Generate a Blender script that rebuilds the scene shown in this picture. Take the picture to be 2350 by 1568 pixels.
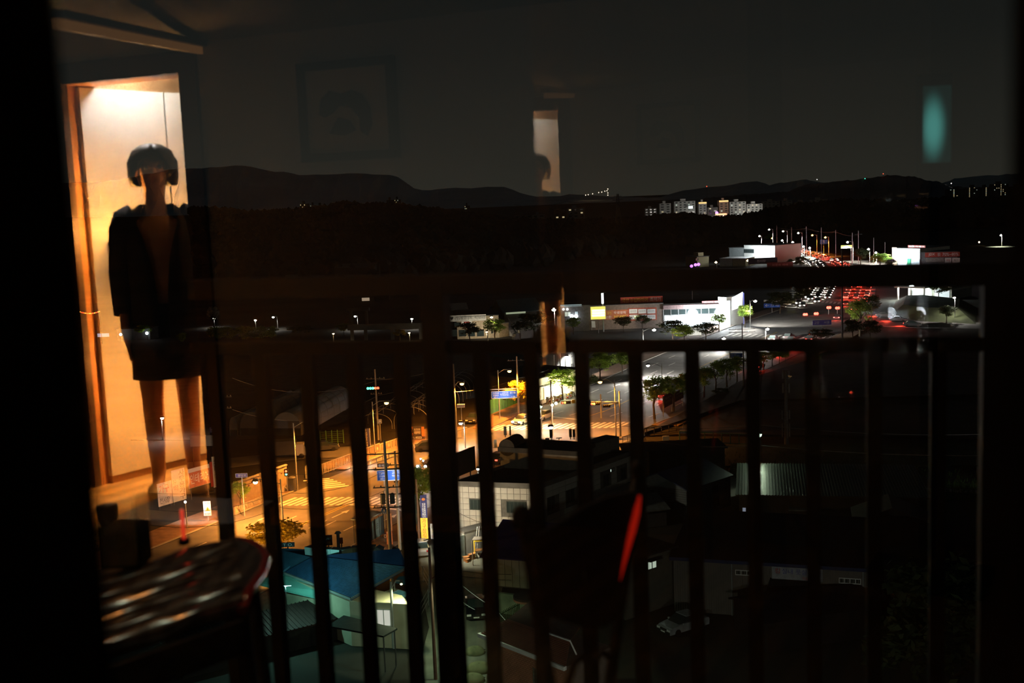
import bpy, math, random
from mathutils import Vector, Matrix
random.seed(7)
for _o in list(bpy.data.objects): bpy.data.objects.remove(_o)
SC = bpy.context.scene
COL = SC.collection
V3 = Vector

# ------------------------------------------------------------------ camera
F = 2611.0; HC = 38.0                      # focal length in pixels of the 2350x1568 frame, eye height over the street
_p = math.atan(333.7 / F); _r = math.atan(.04)
FW = V3((0, math.cos(_p), -math.sin(_p)))
_u0 = V3((0, math.sin(_p), math.cos(_p))); _r0 = V3((1, 0, 0))
UP = math.cos(_r) * _u0 + math.sin(_r) * _r0
RT = math.cos(_r) * _r0 - math.sin(_r) * _u0
EYE = V3((0, 0, HC))
cd = bpy.data.cameras.new('camera'); cam = bpy.data.objects.new('camera', cd); COL.objects.link(cam)
cd.sensor_width = 36.0; cd.lens = 36.0 * F / 2350.0; cd.clip_start = .02; cd.clip_end = 20000
cam.matrix_world = Matrix(((RT.x, UP.x, -FW.x, 0), (RT.y, UP.y, -FW.y, 0), (RT.z, UP.z, -FW.z, HC), (0, 0, 0, 1)))
cd.dof.use_dof = True; cd.dof.focus_distance = 170; cd.dof.aperture_fstop = 4.0
SC.camera = cam

# ------------------------------------------------------------------ sky, exposure
w = bpy.data.worlds.new('night_sky'); SC.world = w; w.use_nodes = True
nt = w.node_tree; nt.nodes.clear()
tc = nt.nodes.new('ShaderNodeTexCoord'); sx = nt.nodes.new('ShaderNodeSeparateXYZ'); rp = nt.nodes.new('ShaderNodeValToRGB')
bg = nt.nodes.new('ShaderNodeBackground'); ow = nt.nodes.new('ShaderNodeOutputWorld')
nt.links.new(tc.outputs['Generated'], sx.inputs[0]); nt.links.new(sx.outputs['Z'], rp.inputs[0]); nt.links.new(rp.outputs[0], bg.inputs[0]); nt.links.new(bg.outputs[0], ow.inputs[0])
rp.color_ramp.elements[0].position = 0.0; rp.color_ramp.elements[0].color = (.0235, .0235, .0185, 1)
rp.color_ramp.elements[1].position = .30; rp.color_ramp.elements[1].color = (.0030, .0044, .0050, 1)
_e = rp.color_ramp.elements.new(.12); _e.color = (.0112, .0126, .0112, 1)
bg.inputs[1].default_value = 1.0
vs = SC.view_settings; vs.view_transform = 'Standard'; vs.look = 'None'; vs.gamma = 1.0; vs.exposure = 0.0
try: vs.use_curve_mapping = False
except Exception: pass
cy = SC.cycles
try:
    cy.use_denoising = True; cy.max_bounces = 8; cy.diffuse_bounces = 3; cy.glossy_bounces = 4; cy.transparent_max_bounces = 16
    cy.caustics_reflective = False; cy.caustics_refractive = False; cy.sample_clamp_indirect = 60.0; cy.sample_clamp_direct = 0
    cy.use_adaptive_sampling = False
except Exception: pass

# ------------------------------------------------------------------ picking points of the place
def ray(x, y): return FW * F + RT * (x - 1175) + UP * (784 - y)
def g(x, y, z=0.0):
    d = ray(x, y); return EYE + d * ((z - HC) / d.z)
def hz(x, y, Y):
    d = ray(x, y); return EYE + d * (Y / d.y)
def at(x, y, depth): return EYE + ray(x, y) * (depth / F)
def pj(P):
    v = P - EYE; z = v.dot(FW); return (1175 + v.dot(RT) / z * F, 784 - v.dot(UP) / z * F, z)
def up_to(P, y, lo=-2, hi=None):
    """height over ground point P at which its vertical reaches picture row y"""
    if hi is None: hi = 400 if P.y > 50 else HC + .8
    for _ in range(50):
        m = (lo + hi) / 2
        if pj(V3((P.x, P.y, m)))[1] > y: lo = m
        else: hi = m
    return m
def hor(x): return 450 - .04 * (x - 1175)

# ------------------------------------------------------------------ materials
MATS = {}
def mat(name, col, rough=.8, metal=0.0, var=.25, scale=2.0, emit=None, strength=0.0, spec=.3, bump=0.0, kind='noise', coat=0.0):
    if name in MATS: return MATS[name]
    m = bpy.data.materials.new(name); m.use_nodes = True; t = m.node_tree; b = t.nodes['Principled BSDF']
    b.inputs['Roughness'].default_value = rough; b.inputs['Metallic'].default_value = metal
    b.inputs['Specular IOR Level'].default_value = spec
    if coat: b.inputs['Coat Weight'].default_value = coat; b.inputs['Coat Roughness'].default_value = .08
    tcn = t.nodes.new('ShaderNodeTexCoord')
    if kind == 'wave':
        n = t.nodes.new('ShaderNodeTexWave'); n.inputs['Scale'].default_value = scale; n.inputs['Distortion'].default_value = 3.0; n.inputs['Detail'].default_value = 2.0
    else:
        n = t.nodes.new('ShaderNodeTexNoise'); n.inputs['Scale'].default_value = scale; n.inputs['Detail'].default_value = 5.0
    t.links.new(tcn.outputs['Object'], n.inputs['Vector'])
    r = t.nodes.new('ShaderNodeValToRGB')
    r.color_ramp.elements[0].position = .3; r.color_ramp.elements[1].position = .7
    r.color_ramp.elements[0].color = tuple(c * (1 - var) for c in col) + (1,)
    r.color_ramp.elements[1].color = tuple(min(1, c * (1 + var)) for c in col) + (1,)
    t.links.new(n.outputs[1 if kind == 'wave' else 0], r.inputs[0]); t.links.new(r.outputs[0], b.inputs['Base Color'])
    if bump:
        bp = t.nodes.new('ShaderNodeBump'); bp.inputs['Strength'].default_value = bump; t.links.new(n.outputs[0], bp.inputs['Height']); t.links.new(bp.outputs[0], b.inputs['Normal'])
    if emit:
        b.inputs['Emission Color'].default_value = tuple(emit) + (1,); b.inputs['Emission Strength'].default_value = strength
    MATS[name] = m; return m
def glow(name, col, strength):
    """a material of a thing that gives off light"""
    if name in MATS: return MATS[name]
    m = mat(name, (.6, .6, .6), .5, emit=col, strength=strength, var=.05)
    try: m.cycles.emission_sampling = 'NONE'
    except Exception: pass
    return m
def glass(name, refl, tint=(1, 1, 1), rough=0.0):
    m = bpy.data.materials.new(name); m.use_nodes = True; t = m.node_tree; t.nodes.clear()
    o = t.nodes.new('ShaderNodeOutputMaterial'); mx = t.nodes.new('ShaderNodeMixShader'); tr = t.nodes.new('ShaderNodeBsdfTransparent'); gl = t.nodes.new('ShaderNodeBsdfGlossy')
    tr.inputs[0].default_value = tuple(tint) + (1,); gl.inputs['Roughness'].default_value = rough; mx.inputs[0].default_value = refl
    t.links.new(tr.outputs[0], mx.inputs[1]); t.links.new(gl.outputs[0], mx.inputs[2]); t.links.new(mx.outputs[0], o.inputs[0])
    MATS[name] = m; return m

# ------------------------------------------------------------------ mesh building
class MB:
    def __init__(s): s.v = []; s.f = []
    def add(s, vs, fs):
        o = len(s.v); s.v += [V3(v) for v in vs]; s.f += [tuple(i + o for i in f) for f in fs]; return s
    def box(s, c, d, rz=0.0):
        ca, sa = math.cos(rz), math.sin(rz); c = V3(c); vs = []
        for z in (-.5, .5):
            for x, y in ((-.5, -.5), (.5, -.5), (.5, .5), (-.5, .5)):
                X, Y = x * d[0], y * d[1]; vs.append(c + V3((X * ca - Y * sa, X * sa + Y * ca, z * d[2])))
        return s.add(vs, [(3, 2, 1, 0), (4, 5, 6, 7), (0, 1, 5, 4), (1, 2, 6, 5), (2, 3, 7, 6), (3, 0, 4, 7)])
    def hexa(s, b, t):
        """solid between two quads"""
        return s.add(list(b) + list(t), [(3, 2, 1, 0), (4, 5, 6, 7), (0, 1, 5, 4), (1, 2, 6, 5), (2, 3, 7, 6), (3, 0, 4, 7)])
    def bar(s, a, b, w, h=None, up=V3((0, 0, 1))):
        a = V3(a); b = V3(b); h = h or w; d = (b - a).normalized(); sd = d.cross(up)
        if sd.length < 1e-4: sd = d.cross(V3((1, 0, 0)))
        sd = sd.normalized() * (w / 2); uu = sd.cross(d).normalized() * (h / 2)
        return s.hexa([a - sd - uu, a + sd - uu, a + sd + uu, a - sd + uu], [b - sd - uu, b + sd - uu, b + sd + uu, b - sd + uu])
    def tube(s, pts, rad, n=8, cap=True):
        pts = [V3(p) for p in pts]; o = len(s.v); rr = rad if isinstance(rad, (list, tuple)) else [rad] * len(pts)
        pu = None
        for i, p in enumerate(pts):
            d = (pts[min(i + 1, len(pts) - 1)] - pts[max(i - 1, 0)]).normalized()
            if pu is None:
                pu = d.cross(V3((0, 0, 1)))
                if pu.length < 1e-3: pu = V3((1, 0, 0))
            pu = (pu - d * pu.dot(d)).normalized(); q = d.cross(pu)
            for k in range(n):
                a = 2 * math.pi * k / n; s.v.append(p + (pu * math.cos(a) + q * math.sin(a)) * rr[i])
        for i in range(len(pts) - 1):
            for k in range(n): s.f.append((o + i * n + k, o + i * n + (k + 1) % n, o + (i + 1) * n + (k + 1) % n, o + (i + 1) * n + k))
        if cap: s.f.append(tuple(o + k for k in range(n))[::-1]); s.f.append(tuple(o + (len(pts) - 1) * n + k for k in range(n)))
        return s
    def cyl(s, c, r, h, n=12, r2=None):
        c = V3(c); return s.tube([c, c + V3((0, 0, h))], [r, r if r2 is None else r2], n)
    def ball(s, c, r, n=8, m=6, sq=(1, 1, 1)):
        c = V3(c); o = len(s.v); s.v.append(c + V3((0, 0, -r * sq[2])))
        for i in range(1, m):
            a = math.pi * i / m - math.pi / 2
            for k in range(n):
                b = 2 * math.pi * k / n; s.v.append(c + V3((r * math.cos(a) * math.cos(b) * sq[0], r * math.cos(a) * math.sin(b) * sq[1], r * math.sin(a) * sq[2])))
        s.v.append(c + V3((0, 0, r * sq[2]))); t = len(s.v) - 1
        for k in range(n):
            s.f.append((o, o + 1 + (k + 1) % n, o + 1 + k)); s.f.append((t, o + 1 + (m - 2) * n + k, o + 1 + (m - 2) * n + (k + 1) % n))
            for i in range(m - 2): s.f.append((o + 1 + i * n + k, o + 1 + i * n + (k + 1) % n, o + 1 + (i + 1) * n + (k + 1) % n, o + 1 + (i + 1) * n + k))
        return s
    def prism(s, pts, d):
        """polygon pts swept along vector d"""
        n = len(pts); d = V3(d); pts = [V3(p) for p in pts]
        return s.add(pts + [p + d for p in pts], [tuple(range(n))[::-1], tuple(range(n, 2 * n))] + [(i, (i + 1) % n, n + (i + 1) % n, n + i) for i in range(n)])
    def slab(s, pts, t): return s.prism([V3(p) - V3((0, 0, t)) for p in pts], (0, 0, t))
    def xf(s, fn): s.v = [fn(v) for v in s.v]; return s

ORG = {}
def mesh_of(name, mb, m, smooth=False):
    me = bpy.data.meshes.new(name); me.from_pydata([tuple(v) for v in mb.v], [], mb.f)
    for mm in (m if isinstance(m, (list, tuple)) else [m]): me.materials.append(mm)
    if smooth: me.polygons.foreach_set('use_smooth', [True] * len(me.polygons))
    me.update(); return me
def thing(name, label, cat, loc=(0, 0, 0), rz=0.0, group=None):
    o = bpy.data.objects.new(name, None); COL.objects.link(o); o.location = loc; o.rotation_euler = (0, 0, rz); o.empty_display_size = .2
    o['label'] = label; o['category'] = cat
    if group: o['group'] = group
    ORG[o.name] = (V3(loc), rz); return o
def fix_normals(me):
    import bmesh
    bm = bmesh.new(); bm.from_mesh(me); bmesh.ops.recalc_face_normals(bm, faces=bm.faces); bm.to_mesh(me); bm.free()
def part(name, mb, m, parent, local=False, label=None, smooth=False, kind=None, fix=False):
    loc, rz = ORG[parent.name]
    if not local:
        ca, sa = math.cos(-rz), math.sin(-rz)
        def back(v):
            q = v - loc; return V3((q.x * ca - q.y * sa, q.x * sa + q.y * ca, q.z))
        mb.xf(back)
    me = mesh_of(name, mb, m, smooth)
    if fix: fix_normals(me)
    o = bpy.data.objects.new(name, me); COL.objects.link(o); o.parent = parent; ORG[o.name] = (loc, rz)
    if label: o['label'] = label
    if kind: o['kind'] = kind
    return o
def solo(name, mb, m, label=None, cat=None, kind=None, group=None, smooth=False, fix=False):
    """a thing or piece of the setting that is one mesh, origin at its base"""
    n = len(mb.v); c = V3((sum(v.x for v in mb.v) / n, sum(v.y for v in mb.v) / n, min(v.z for v in mb.v)))
    mb.xf(lambda v: v - c); me = mesh_of(name, mb, m, smooth)
    if fix: fix_normals(me)
    o = bpy.data.objects.new(name, me); COL.objects.link(o); o.location = c; ORG[o.name] = (c, 0.0)
    if label: o['label'] = label
    if cat: o['category'] = cat
    if kind: o['kind'] = kind
    if group: o['group'] = group
    return o
def kids(o): return [c for c in o.children]
def dup(root, loc, rz=0.0, label=None, group=None, scale=None):
    def cp(o, par):
        c = o.copy(); COL.objects.link(c); c.parent = par
        for k in kids(o): cp(k, c)
        return c
    r = cp(root, None); r.location = loc; r.rotation_euler = (0, 0, rz)
    if scale: r.scale = scale if isinstance(scale, (tuple, list)) else (scale,) * 3
    if label: r['label'] = label
    if group: r['group'] = group
    elif 'group' in r.keys(): del r['group']
    ORG[r.name] = (V3(loc), rz); return r
def piece(name, me, parent, loc, rz=0.0, sc=(1, 1, 1)):
    """one more instance of a shared piece mesh under its thing (world placement)"""
    L, R = ORG[parent.name]; q = V3(loc) - L; ca, sa = math.cos(-R), math.sin(-R)
    o = bpy.data.objects.new(name, me); COL.objects.link(o); o.parent = parent
    o.location = (q.x * ca - q.y * sa, q.x * sa + q.y * ca, q.z); o.rotation_euler = (0, 0, rz - R); o.scale = sc; ORG[o.name] = (L, R); return o
def lamp_light(parent, P, col, power, kind='SPOT', angle=150, radius=.15, aim=None, blend=.5):
    ld = bpy.data.lights.new('lamp', kind); ld.color = col; ld.energy = power; ld.shadow_soft_size = radius
    if kind == 'SPOT': ld.spot_size = math.radians(angle); ld.spot_blend = blend
    o = bpy.data.objects.new('lamp', ld); COL.objects.link(o)
    if parent is not None:
        L, R = ORG[parent.name]; q = V3(P) - L; ca, sa = math.cos(-R), math.sin(-R); o.parent = parent
        o.location = (q.x * ca - q.y * sa, q.x * sa + q.y * ca, q.z)
    else: o.location = P
    if aim is not None: o.rotation_euler = V3(aim).to_track_quat('-Z', 'Y').to_euler()
    return o
_TX = {}
def text_mesh(s):
    if s in _TX: return _TX[s]
    c = bpy.data.curves.new('t', 'FONT'); c.body = s; c.resolution_u = 2; c.align_x = 'LEFT'; c.space_line = .95
    o = bpy.data.objects.new('t', c); COL.objects.link(o); bpy.context.view_layer.update()
    me = bpy.data.meshes.new_from_object(o.evaluated_get(bpy.context.evaluated_depsgraph_get()))
    vs = [V3(v.co) for v in me.vertices]; fs = [tuple(p.vertices) for p in me.polygons]
    bpy.data.objects.remove(o); bpy.data.curves.remove(c); bpy.data.meshes.remove(me)
    x0 = min(v.x for v in vs); x1 = max(v.x for v in vs); y0 = min(v.y for v in vs); y1 = max(v.y for v in vs)
    _TX[s] = ([V3(((v.x - x0) / (x1 - x0), (v.y - y0) / (y1 - y0), 0)) for v in vs], fs); return _TX[s]
def lettering(P, ux, uz, s, w, h):
    """text s filling w x h from corner P along ux (reading direction) and uz, lying on a surface"""
    vs, fs = text_mesh(s); mb = MB(); mb.add([V3(P) + ux * (v.x * w) + uz * (v.y * h) for v in vs], fs); return mb
Z = V3((0, 0, 1))
def board(name, label, cat, P0, P1, h, m, texts=(), thick=.12, rim=None, legs=(), group=None, legm=None, legr=.06, parent=None, pname='panel', base=None):
    """a sign board with lower edge P0 (left) - P1 (right) as read; texts: (string, u0, v0, u1, v1, material)"""
    P0 = V3(P0); P1 = V3(P1); ux = (P1 - P0); W = ux.length; ux.normalize(); nrm = ux.cross(Z).normalized()
    gnd = V3((P0 + P1) / 2); gnd.z = base if base is not None else (0 if legs else gnd.z)
    root = parent or thing(name, label, cat, gnd, 0, group)
    mb = MB(); mb.prism([P0, P1, P1 + Z * h, P0 + Z * h], -nrm * thick); pn = part(pname, mb, m, root)
    if rim:
        rb = MB(); e = .05 * h
        for a, b in ((P0, P1), (P0 + Z * h, P1 + Z * h), (P0, P0 + Z * h), (P1, P1 + Z * h)): rb.bar(a + nrm * .02, b + nrm * .02, e)
        part('rim', rb, rim, root)
    for (s, u0, v0, u1, v1, tm) in texts:
        part('lettering', lettering(P0 + ux * (u0 * W) + Z * (v0 * h) + nrm * .015, ux, Z, s, (u1 - u0) * W, (v1 - v0) * h), tm, pn if parent is None else root)
    for u in legs:
        q = P0 + ux * (u * W); lb = MB(); lb.tube([V3((q.x, q.y, 0)) - nrm * (thick + legr), V3((q.x, q.y, P0.z + h)) - nrm * (thick + legr)], legr, 8); part('post', lb, legm, root)
    return root
def scrboard(name, label, cat, x0, y0, x1, y1, Y, m, texts=(), dY=0.0, **k):
    """board whose face fills picture rectangle x0,y0-x1,y1 when standing at distance Y"""
    A = hz(x0, (y1 + y1) / 2, Y); B = hz(x1, y1, Y + dY); zb = (A.z + B.z) / 2; A.z = B.z = zb
    mid = (A + B) / 2; h = up_to(mid, (y0 + y0) / 2 ) - zb
    return board(name, label, cat, A, B, h, m, texts, **k)
# ------------------------------------------------------------------ colours
asphalt = mat('asphalt', (.16, .155, .15), .75, var=.25, scale=.35, bump=.05)
asphalt_lane = mat('lane_asphalt', (.15, .16, .13), .85, var=.3, scale=.5)
soil = mat('soil', (.035, .032, .026), .95, var=.5, scale=.05)
furrow = mat('furrow_soil', (.05, .042, .032), .95, var=.4, scale=.4)
paving = mat('sidewalk_paving', (.27, .17, .12), .9, var=.2, scale=1.2)
concrete = mat('concrete', (.33, .31, .28), .85, var=.18, scale=.6)
concrete_dk = mat('dark_concrete', (.13, .125, .115), .9, var=.25, scale=.6)
paint_w = mat('road_paint', (.78, .76, .70), .7, var=.15, scale=1.5)
paint_y = mat('yellow_road_paint', (.7, .48, .06), .7, var=.15, scale=1.5)
grass_m = mat('grass', (.06, .11, .025), .95, var=.5, scale=.6)
weeds = mat('rough_grass', (.055, .065, .03), .95, var=.5, scale=.25)
def leafy(m):
    t = m.node_tree; b = t.nodes['Principled BSDF']; o = t.nodes['Material Output']; tr = t.nodes.new('ShaderNodeBsdfTranslucent'); mx = t.nodes.new('ShaderNodeMixShader'); mx.inputs[0].default_value = .45
    src = b.inputs['Base Color'].links[0].from_socket; t.links.new(src, tr.inputs[0]); t.links.new(b.outputs[0], mx.inputs[1]); t.links.new(tr.outputs[0], mx.inputs[2]); t.links.new(mx.outputs[0], o.inputs[0]); return m
leaf = mat('leaves', (.36, .50, .10), .7, var=.4, scale=.6)
leaf_y = mat('yellow_lit_leaves', (.60, .46, .06), .7, var=.35, scale=.6)  # yellow lamplight on the leaves is put into their colour
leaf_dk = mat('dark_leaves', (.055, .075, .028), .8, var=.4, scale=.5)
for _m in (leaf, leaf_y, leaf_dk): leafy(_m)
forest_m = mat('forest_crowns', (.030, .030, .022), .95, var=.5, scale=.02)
bark = mat('bark', (.10, .075, .05), .9, var=.3, scale=3)
steel = mat('galvanised_steel', (.42, .43, .42), .5, .3, var=.12, scale=1.5)
steel_dk = mat('dark_steel', (.07, .07, .07), .55, .2, var=.2, scale=2)
pole_m = mat('concrete_pole', (.34, .33, .30), .8, var=.12, scale=1)
black = mat('black_plastic', (.018, .018, .018), .5, var=.2)
blackm = mat('black_metal', (.016, .014, .013), .6, var=.2)
rubber = mat('rubber', (.015, .015, .015), .8, var=.1)
white = mat('white_paint', (.74, .74, .70), .6, var=.08, scale=1)
offw = mat('off_white', (.55, .55, .48), .7, var=.12, scale=.8)
beige = mat('beige_wall', (.45, .40, .28), .8, var=.12, scale=.7)
gray = mat('grey_wall', (.28, .29, .28), .8, var=.15, scale=.6)
gray_dk = mat('dark_grey_wall', (.10, .10, .095), .8, var=.2, scale=.6)
blue_roof = mat('blue_roof', (.035, .075, .19), .55, var=.18, scale=.4)
navy = mat('navy', (.025, .03, .13), .6, var=.12)
signblue = mat('sign_blue', (.03, .12, .55), .5, var=.06)
signpurple = mat('sign_violet', (.12, .10, .40), .5, var=.06)
signred = mat('sign_red', (.42, .05, .03), .6, var=.1)
signorange = mat('sign_orange', (.62, .20, .05), .6, var=.1)
signyellow = mat('sign_yellow', (.80, .55, .05), .6, var=.08)
signbrown = mat('sign_brown', (.12, .05, .02), .6, var=.1)
letter_w = mat('white_lettering', (.85, .85, .82), .6, var=.03)
letter_k = mat('black_lettering', (.02, .02, .02), .6, var=.03)
letter_r = mat('red_lettering', (.55, .03, .02), .6, var=.03)
letter_y = mat('yellow_lettering', (.85, .62, .06), .6, var=.03)
letter_b = mat('blue_lettering', (.04, .06, .35), .6, var=.03)
glass_dk = mat('dark_glass', (.03, .045, .045), .12, var=.1, spec=.6)
rust = mat('rust_brown', (.16, .06, .035), .8, var=.3)
brick_m = mat('red_brick', (.36, .15, .085), .85, var=.25, scale=.9)
mortar = mat('mortar', (.16, .12, .10), .95, var=.15)
roof_red = mat('red_roof_tiles', (.15, .055, .035), .75, var=.25, scale=.8)
teal = mat('teal_sheet', (.16, .42, .36), .5, var=.12, scale=.5)
bluetarp = mat('blue_tarp', (.05, .14, .20), .5, var=.15, scale=1)
wood = mat('wood', (.30, .15, .06), .5, var=.3, scale=1.5, kind='wave')
cardboard = mat('cardboard', (.42, .20, .08), .9, var=.15)
tile_m = mat('white_wall_tile', (.52, .50, .44), .35, var=.10, scale=.7)
E_W = glow('white_lamp_glass', (1, .97, .88), 9.0)
E_WB = glow('bluish_lamp_glass', (.80, .92, 1), 8.0)
E_O = glow('sodium_lamp_glass', (1, .52, .14), 9.0)
E_WW = glow('warm_lamp_glass', (1, .72, .36), 9.0)
E_G = glow('greenish_lamp_glass', (.72, 1, .72), 9.0)
E_RED = glow('red_signal_light', (1, .05, .02), 9.0)
E_GRN = glow('green_signal_light', (.05, 1, .45), 6.0)
E_AMB = glow('amber_light', (1, .42, .05), 6.0)
E_TAIL = glow('tail_light', (1, .05, .03), 7.0)
E_HEAD = glow('headlight', (1, .94, .78), 26.0)
E_WIN = glow('lit_window', (.80, 1, .82), .55)
E_WINW = glow('warm_lit_window', (1, .80, .42), .6)
E_VIO = glow('violet_neon', (.5, .15, 1), 4.0)
E_SHOPW = glow('lit_shop_front', (.78, .92, 1), 1.6)
E_SHOPY = glow('warm_lit_shop_front', (1, .74, .34), 1.5)
E_TEAL = glow('teal_lit_sheet', (.15, .75, .60), .5)

# ------------------------------------------------------------------ the flat the camera stands in
ZF = HC - 1.40                                    # floor level of the flat
A1 = math.radians(15); N1 = V3((math.sin(A1), math.cos(A1), 0)); T1 = V3((math.cos(A1), -math.sin(A1), 0)); D1 = .50
def mir(P):                                       # a point seen in the window glass -> where it stands in the room
    P = V3(P); return P - N1 * (2 * (P.dot(N1) - D1))
def on_plane(x, y, N, D):
    d = ray(x, y); return EYE + d * ((D - EYE.dot(N)) / d.dot(N))
# first pane, between room and balcony
L = on_plane(167, hor(167), N1, D1); Rr = on_plane(2375, hor(2375), N1, D1)
pane = glass('window_glass', .20)
w1 = thing('window_1', 'clear glass pane between the room and the balcony', 'window', (L + Rr) / 2 - Z * 1.40)
w1['kind'] = 'structure'; del w1['category']
lo, hi = ZF + .02, HC + .74
part('glass_pane', MB().add([V3((L.x, L.y, lo)), V3((Rr.x, Rr.y, lo)), V3((Rr.x, Rr.y, hi)), V3((L.x, L.y, hi))], [(0, 1, 2, 3)]), pane, w1)
fb = MB()
for q in (L, Rr): pass
fb.bar(V3((L.x, L.y, lo)), V3((Rr.x, Rr.y, lo)), .05); fb.bar(V3((L.x, L.y, hi)), V3((Rr.x, Rr.y, hi)), .05)
part('frame', fb, blackm, w1)
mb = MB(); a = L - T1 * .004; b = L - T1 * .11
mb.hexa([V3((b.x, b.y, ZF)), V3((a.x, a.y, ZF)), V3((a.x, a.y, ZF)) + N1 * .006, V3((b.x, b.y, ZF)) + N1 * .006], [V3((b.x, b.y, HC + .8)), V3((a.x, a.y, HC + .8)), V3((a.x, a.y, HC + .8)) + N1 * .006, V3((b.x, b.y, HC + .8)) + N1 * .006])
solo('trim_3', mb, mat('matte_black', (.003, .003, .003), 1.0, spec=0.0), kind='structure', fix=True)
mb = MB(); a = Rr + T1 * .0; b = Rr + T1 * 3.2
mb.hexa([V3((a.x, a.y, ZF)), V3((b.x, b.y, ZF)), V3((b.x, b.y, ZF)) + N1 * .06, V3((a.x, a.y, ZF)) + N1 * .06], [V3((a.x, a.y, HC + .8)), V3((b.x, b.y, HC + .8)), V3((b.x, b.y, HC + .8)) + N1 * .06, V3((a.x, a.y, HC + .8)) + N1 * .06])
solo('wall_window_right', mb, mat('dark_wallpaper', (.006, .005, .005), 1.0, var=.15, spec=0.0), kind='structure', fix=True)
# second pane, outer sash, open over the right-hand side of the balcony
Q = mir(hz(438, hor(438), 5.44)); V2 = hz(1289, hor(1289), 8.7)
_d = V2 - Q; _d.z = 0; N2 = _d.normalized(); D2 = ((V2 + Q) / 2).dot(N2); T2 = V3((N2.y, -N2.x, 0))
L2 = on_plane(1232, hor(1232), N2, D2); R2 = L2 + T2 * 2.4
w2 = thing('window_2', 'clear glass outer sash over the right of the balcony', 'window', (L2 + R2) / 2 - Z * 1.35)
w2['kind'] = 'structure'; del w2['category']
part('glass_pane', MB().add([V3((L2.x, L2.y, lo)), V3((R2.x, R2.y, lo)), V3((R2.x, R2.y, hi)), V3((L2.x, L2.y, hi))], [(0, 1, 2, 3)]), glass('outer_window_glass', .075), w2)
fb = MB(); fb.bar(V3((L2.x, L2.y, lo)), V3((R2.x, R2.y, lo)), .04); fb.bar(V3((L2.x, L2.y, hi)), V3((R2.x, R2.y, hi)), .04); part('frame', fb, blackm, w2)

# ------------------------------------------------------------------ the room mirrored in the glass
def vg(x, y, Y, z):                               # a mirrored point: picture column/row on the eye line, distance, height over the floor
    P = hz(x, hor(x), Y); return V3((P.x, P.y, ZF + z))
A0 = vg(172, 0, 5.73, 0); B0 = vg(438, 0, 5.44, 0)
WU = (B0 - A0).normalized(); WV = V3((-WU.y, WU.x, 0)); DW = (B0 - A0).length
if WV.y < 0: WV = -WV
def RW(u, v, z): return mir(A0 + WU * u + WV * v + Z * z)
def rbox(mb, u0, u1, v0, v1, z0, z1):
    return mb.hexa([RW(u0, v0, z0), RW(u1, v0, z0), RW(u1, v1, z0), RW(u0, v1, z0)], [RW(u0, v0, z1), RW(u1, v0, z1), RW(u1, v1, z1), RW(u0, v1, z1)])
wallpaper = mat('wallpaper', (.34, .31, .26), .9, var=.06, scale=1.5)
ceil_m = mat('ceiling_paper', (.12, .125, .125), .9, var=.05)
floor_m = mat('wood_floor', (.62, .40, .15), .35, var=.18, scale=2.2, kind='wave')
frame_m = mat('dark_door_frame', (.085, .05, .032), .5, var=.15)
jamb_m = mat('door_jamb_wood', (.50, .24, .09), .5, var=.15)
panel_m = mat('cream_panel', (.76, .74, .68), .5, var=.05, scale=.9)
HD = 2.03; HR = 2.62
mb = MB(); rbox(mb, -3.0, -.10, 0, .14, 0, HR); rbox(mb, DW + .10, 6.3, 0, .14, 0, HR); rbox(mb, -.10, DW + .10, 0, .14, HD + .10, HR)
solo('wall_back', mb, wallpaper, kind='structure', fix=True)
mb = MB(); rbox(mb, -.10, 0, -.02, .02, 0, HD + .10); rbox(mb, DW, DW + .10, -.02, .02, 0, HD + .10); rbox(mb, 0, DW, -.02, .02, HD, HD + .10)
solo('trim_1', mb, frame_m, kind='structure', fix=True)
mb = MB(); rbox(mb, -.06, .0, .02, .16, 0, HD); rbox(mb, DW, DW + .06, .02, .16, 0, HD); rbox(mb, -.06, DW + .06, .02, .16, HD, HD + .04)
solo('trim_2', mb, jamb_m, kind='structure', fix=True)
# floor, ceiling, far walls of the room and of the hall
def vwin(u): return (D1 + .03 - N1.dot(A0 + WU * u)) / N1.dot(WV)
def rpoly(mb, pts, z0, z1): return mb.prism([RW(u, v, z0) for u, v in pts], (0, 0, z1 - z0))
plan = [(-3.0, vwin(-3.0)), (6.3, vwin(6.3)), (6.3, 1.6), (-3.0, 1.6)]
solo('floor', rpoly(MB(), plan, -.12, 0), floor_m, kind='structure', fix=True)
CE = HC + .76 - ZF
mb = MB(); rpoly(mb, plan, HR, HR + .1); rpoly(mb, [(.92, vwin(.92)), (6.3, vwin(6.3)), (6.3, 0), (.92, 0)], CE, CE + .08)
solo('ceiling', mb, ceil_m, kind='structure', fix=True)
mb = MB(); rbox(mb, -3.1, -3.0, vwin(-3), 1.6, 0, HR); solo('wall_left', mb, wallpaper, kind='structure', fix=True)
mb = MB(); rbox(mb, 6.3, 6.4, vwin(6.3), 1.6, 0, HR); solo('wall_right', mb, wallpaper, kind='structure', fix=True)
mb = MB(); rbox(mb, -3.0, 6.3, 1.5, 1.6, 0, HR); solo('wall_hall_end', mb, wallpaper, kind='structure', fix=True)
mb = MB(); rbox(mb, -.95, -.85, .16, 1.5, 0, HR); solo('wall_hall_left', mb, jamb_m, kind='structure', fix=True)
mb = MB(); rbox(mb, 1.6, 1.7, .16, 1.5, 0, HR); solo('wall_hall_right', mb, wallpaper, kind='structure', fix=True)
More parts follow.
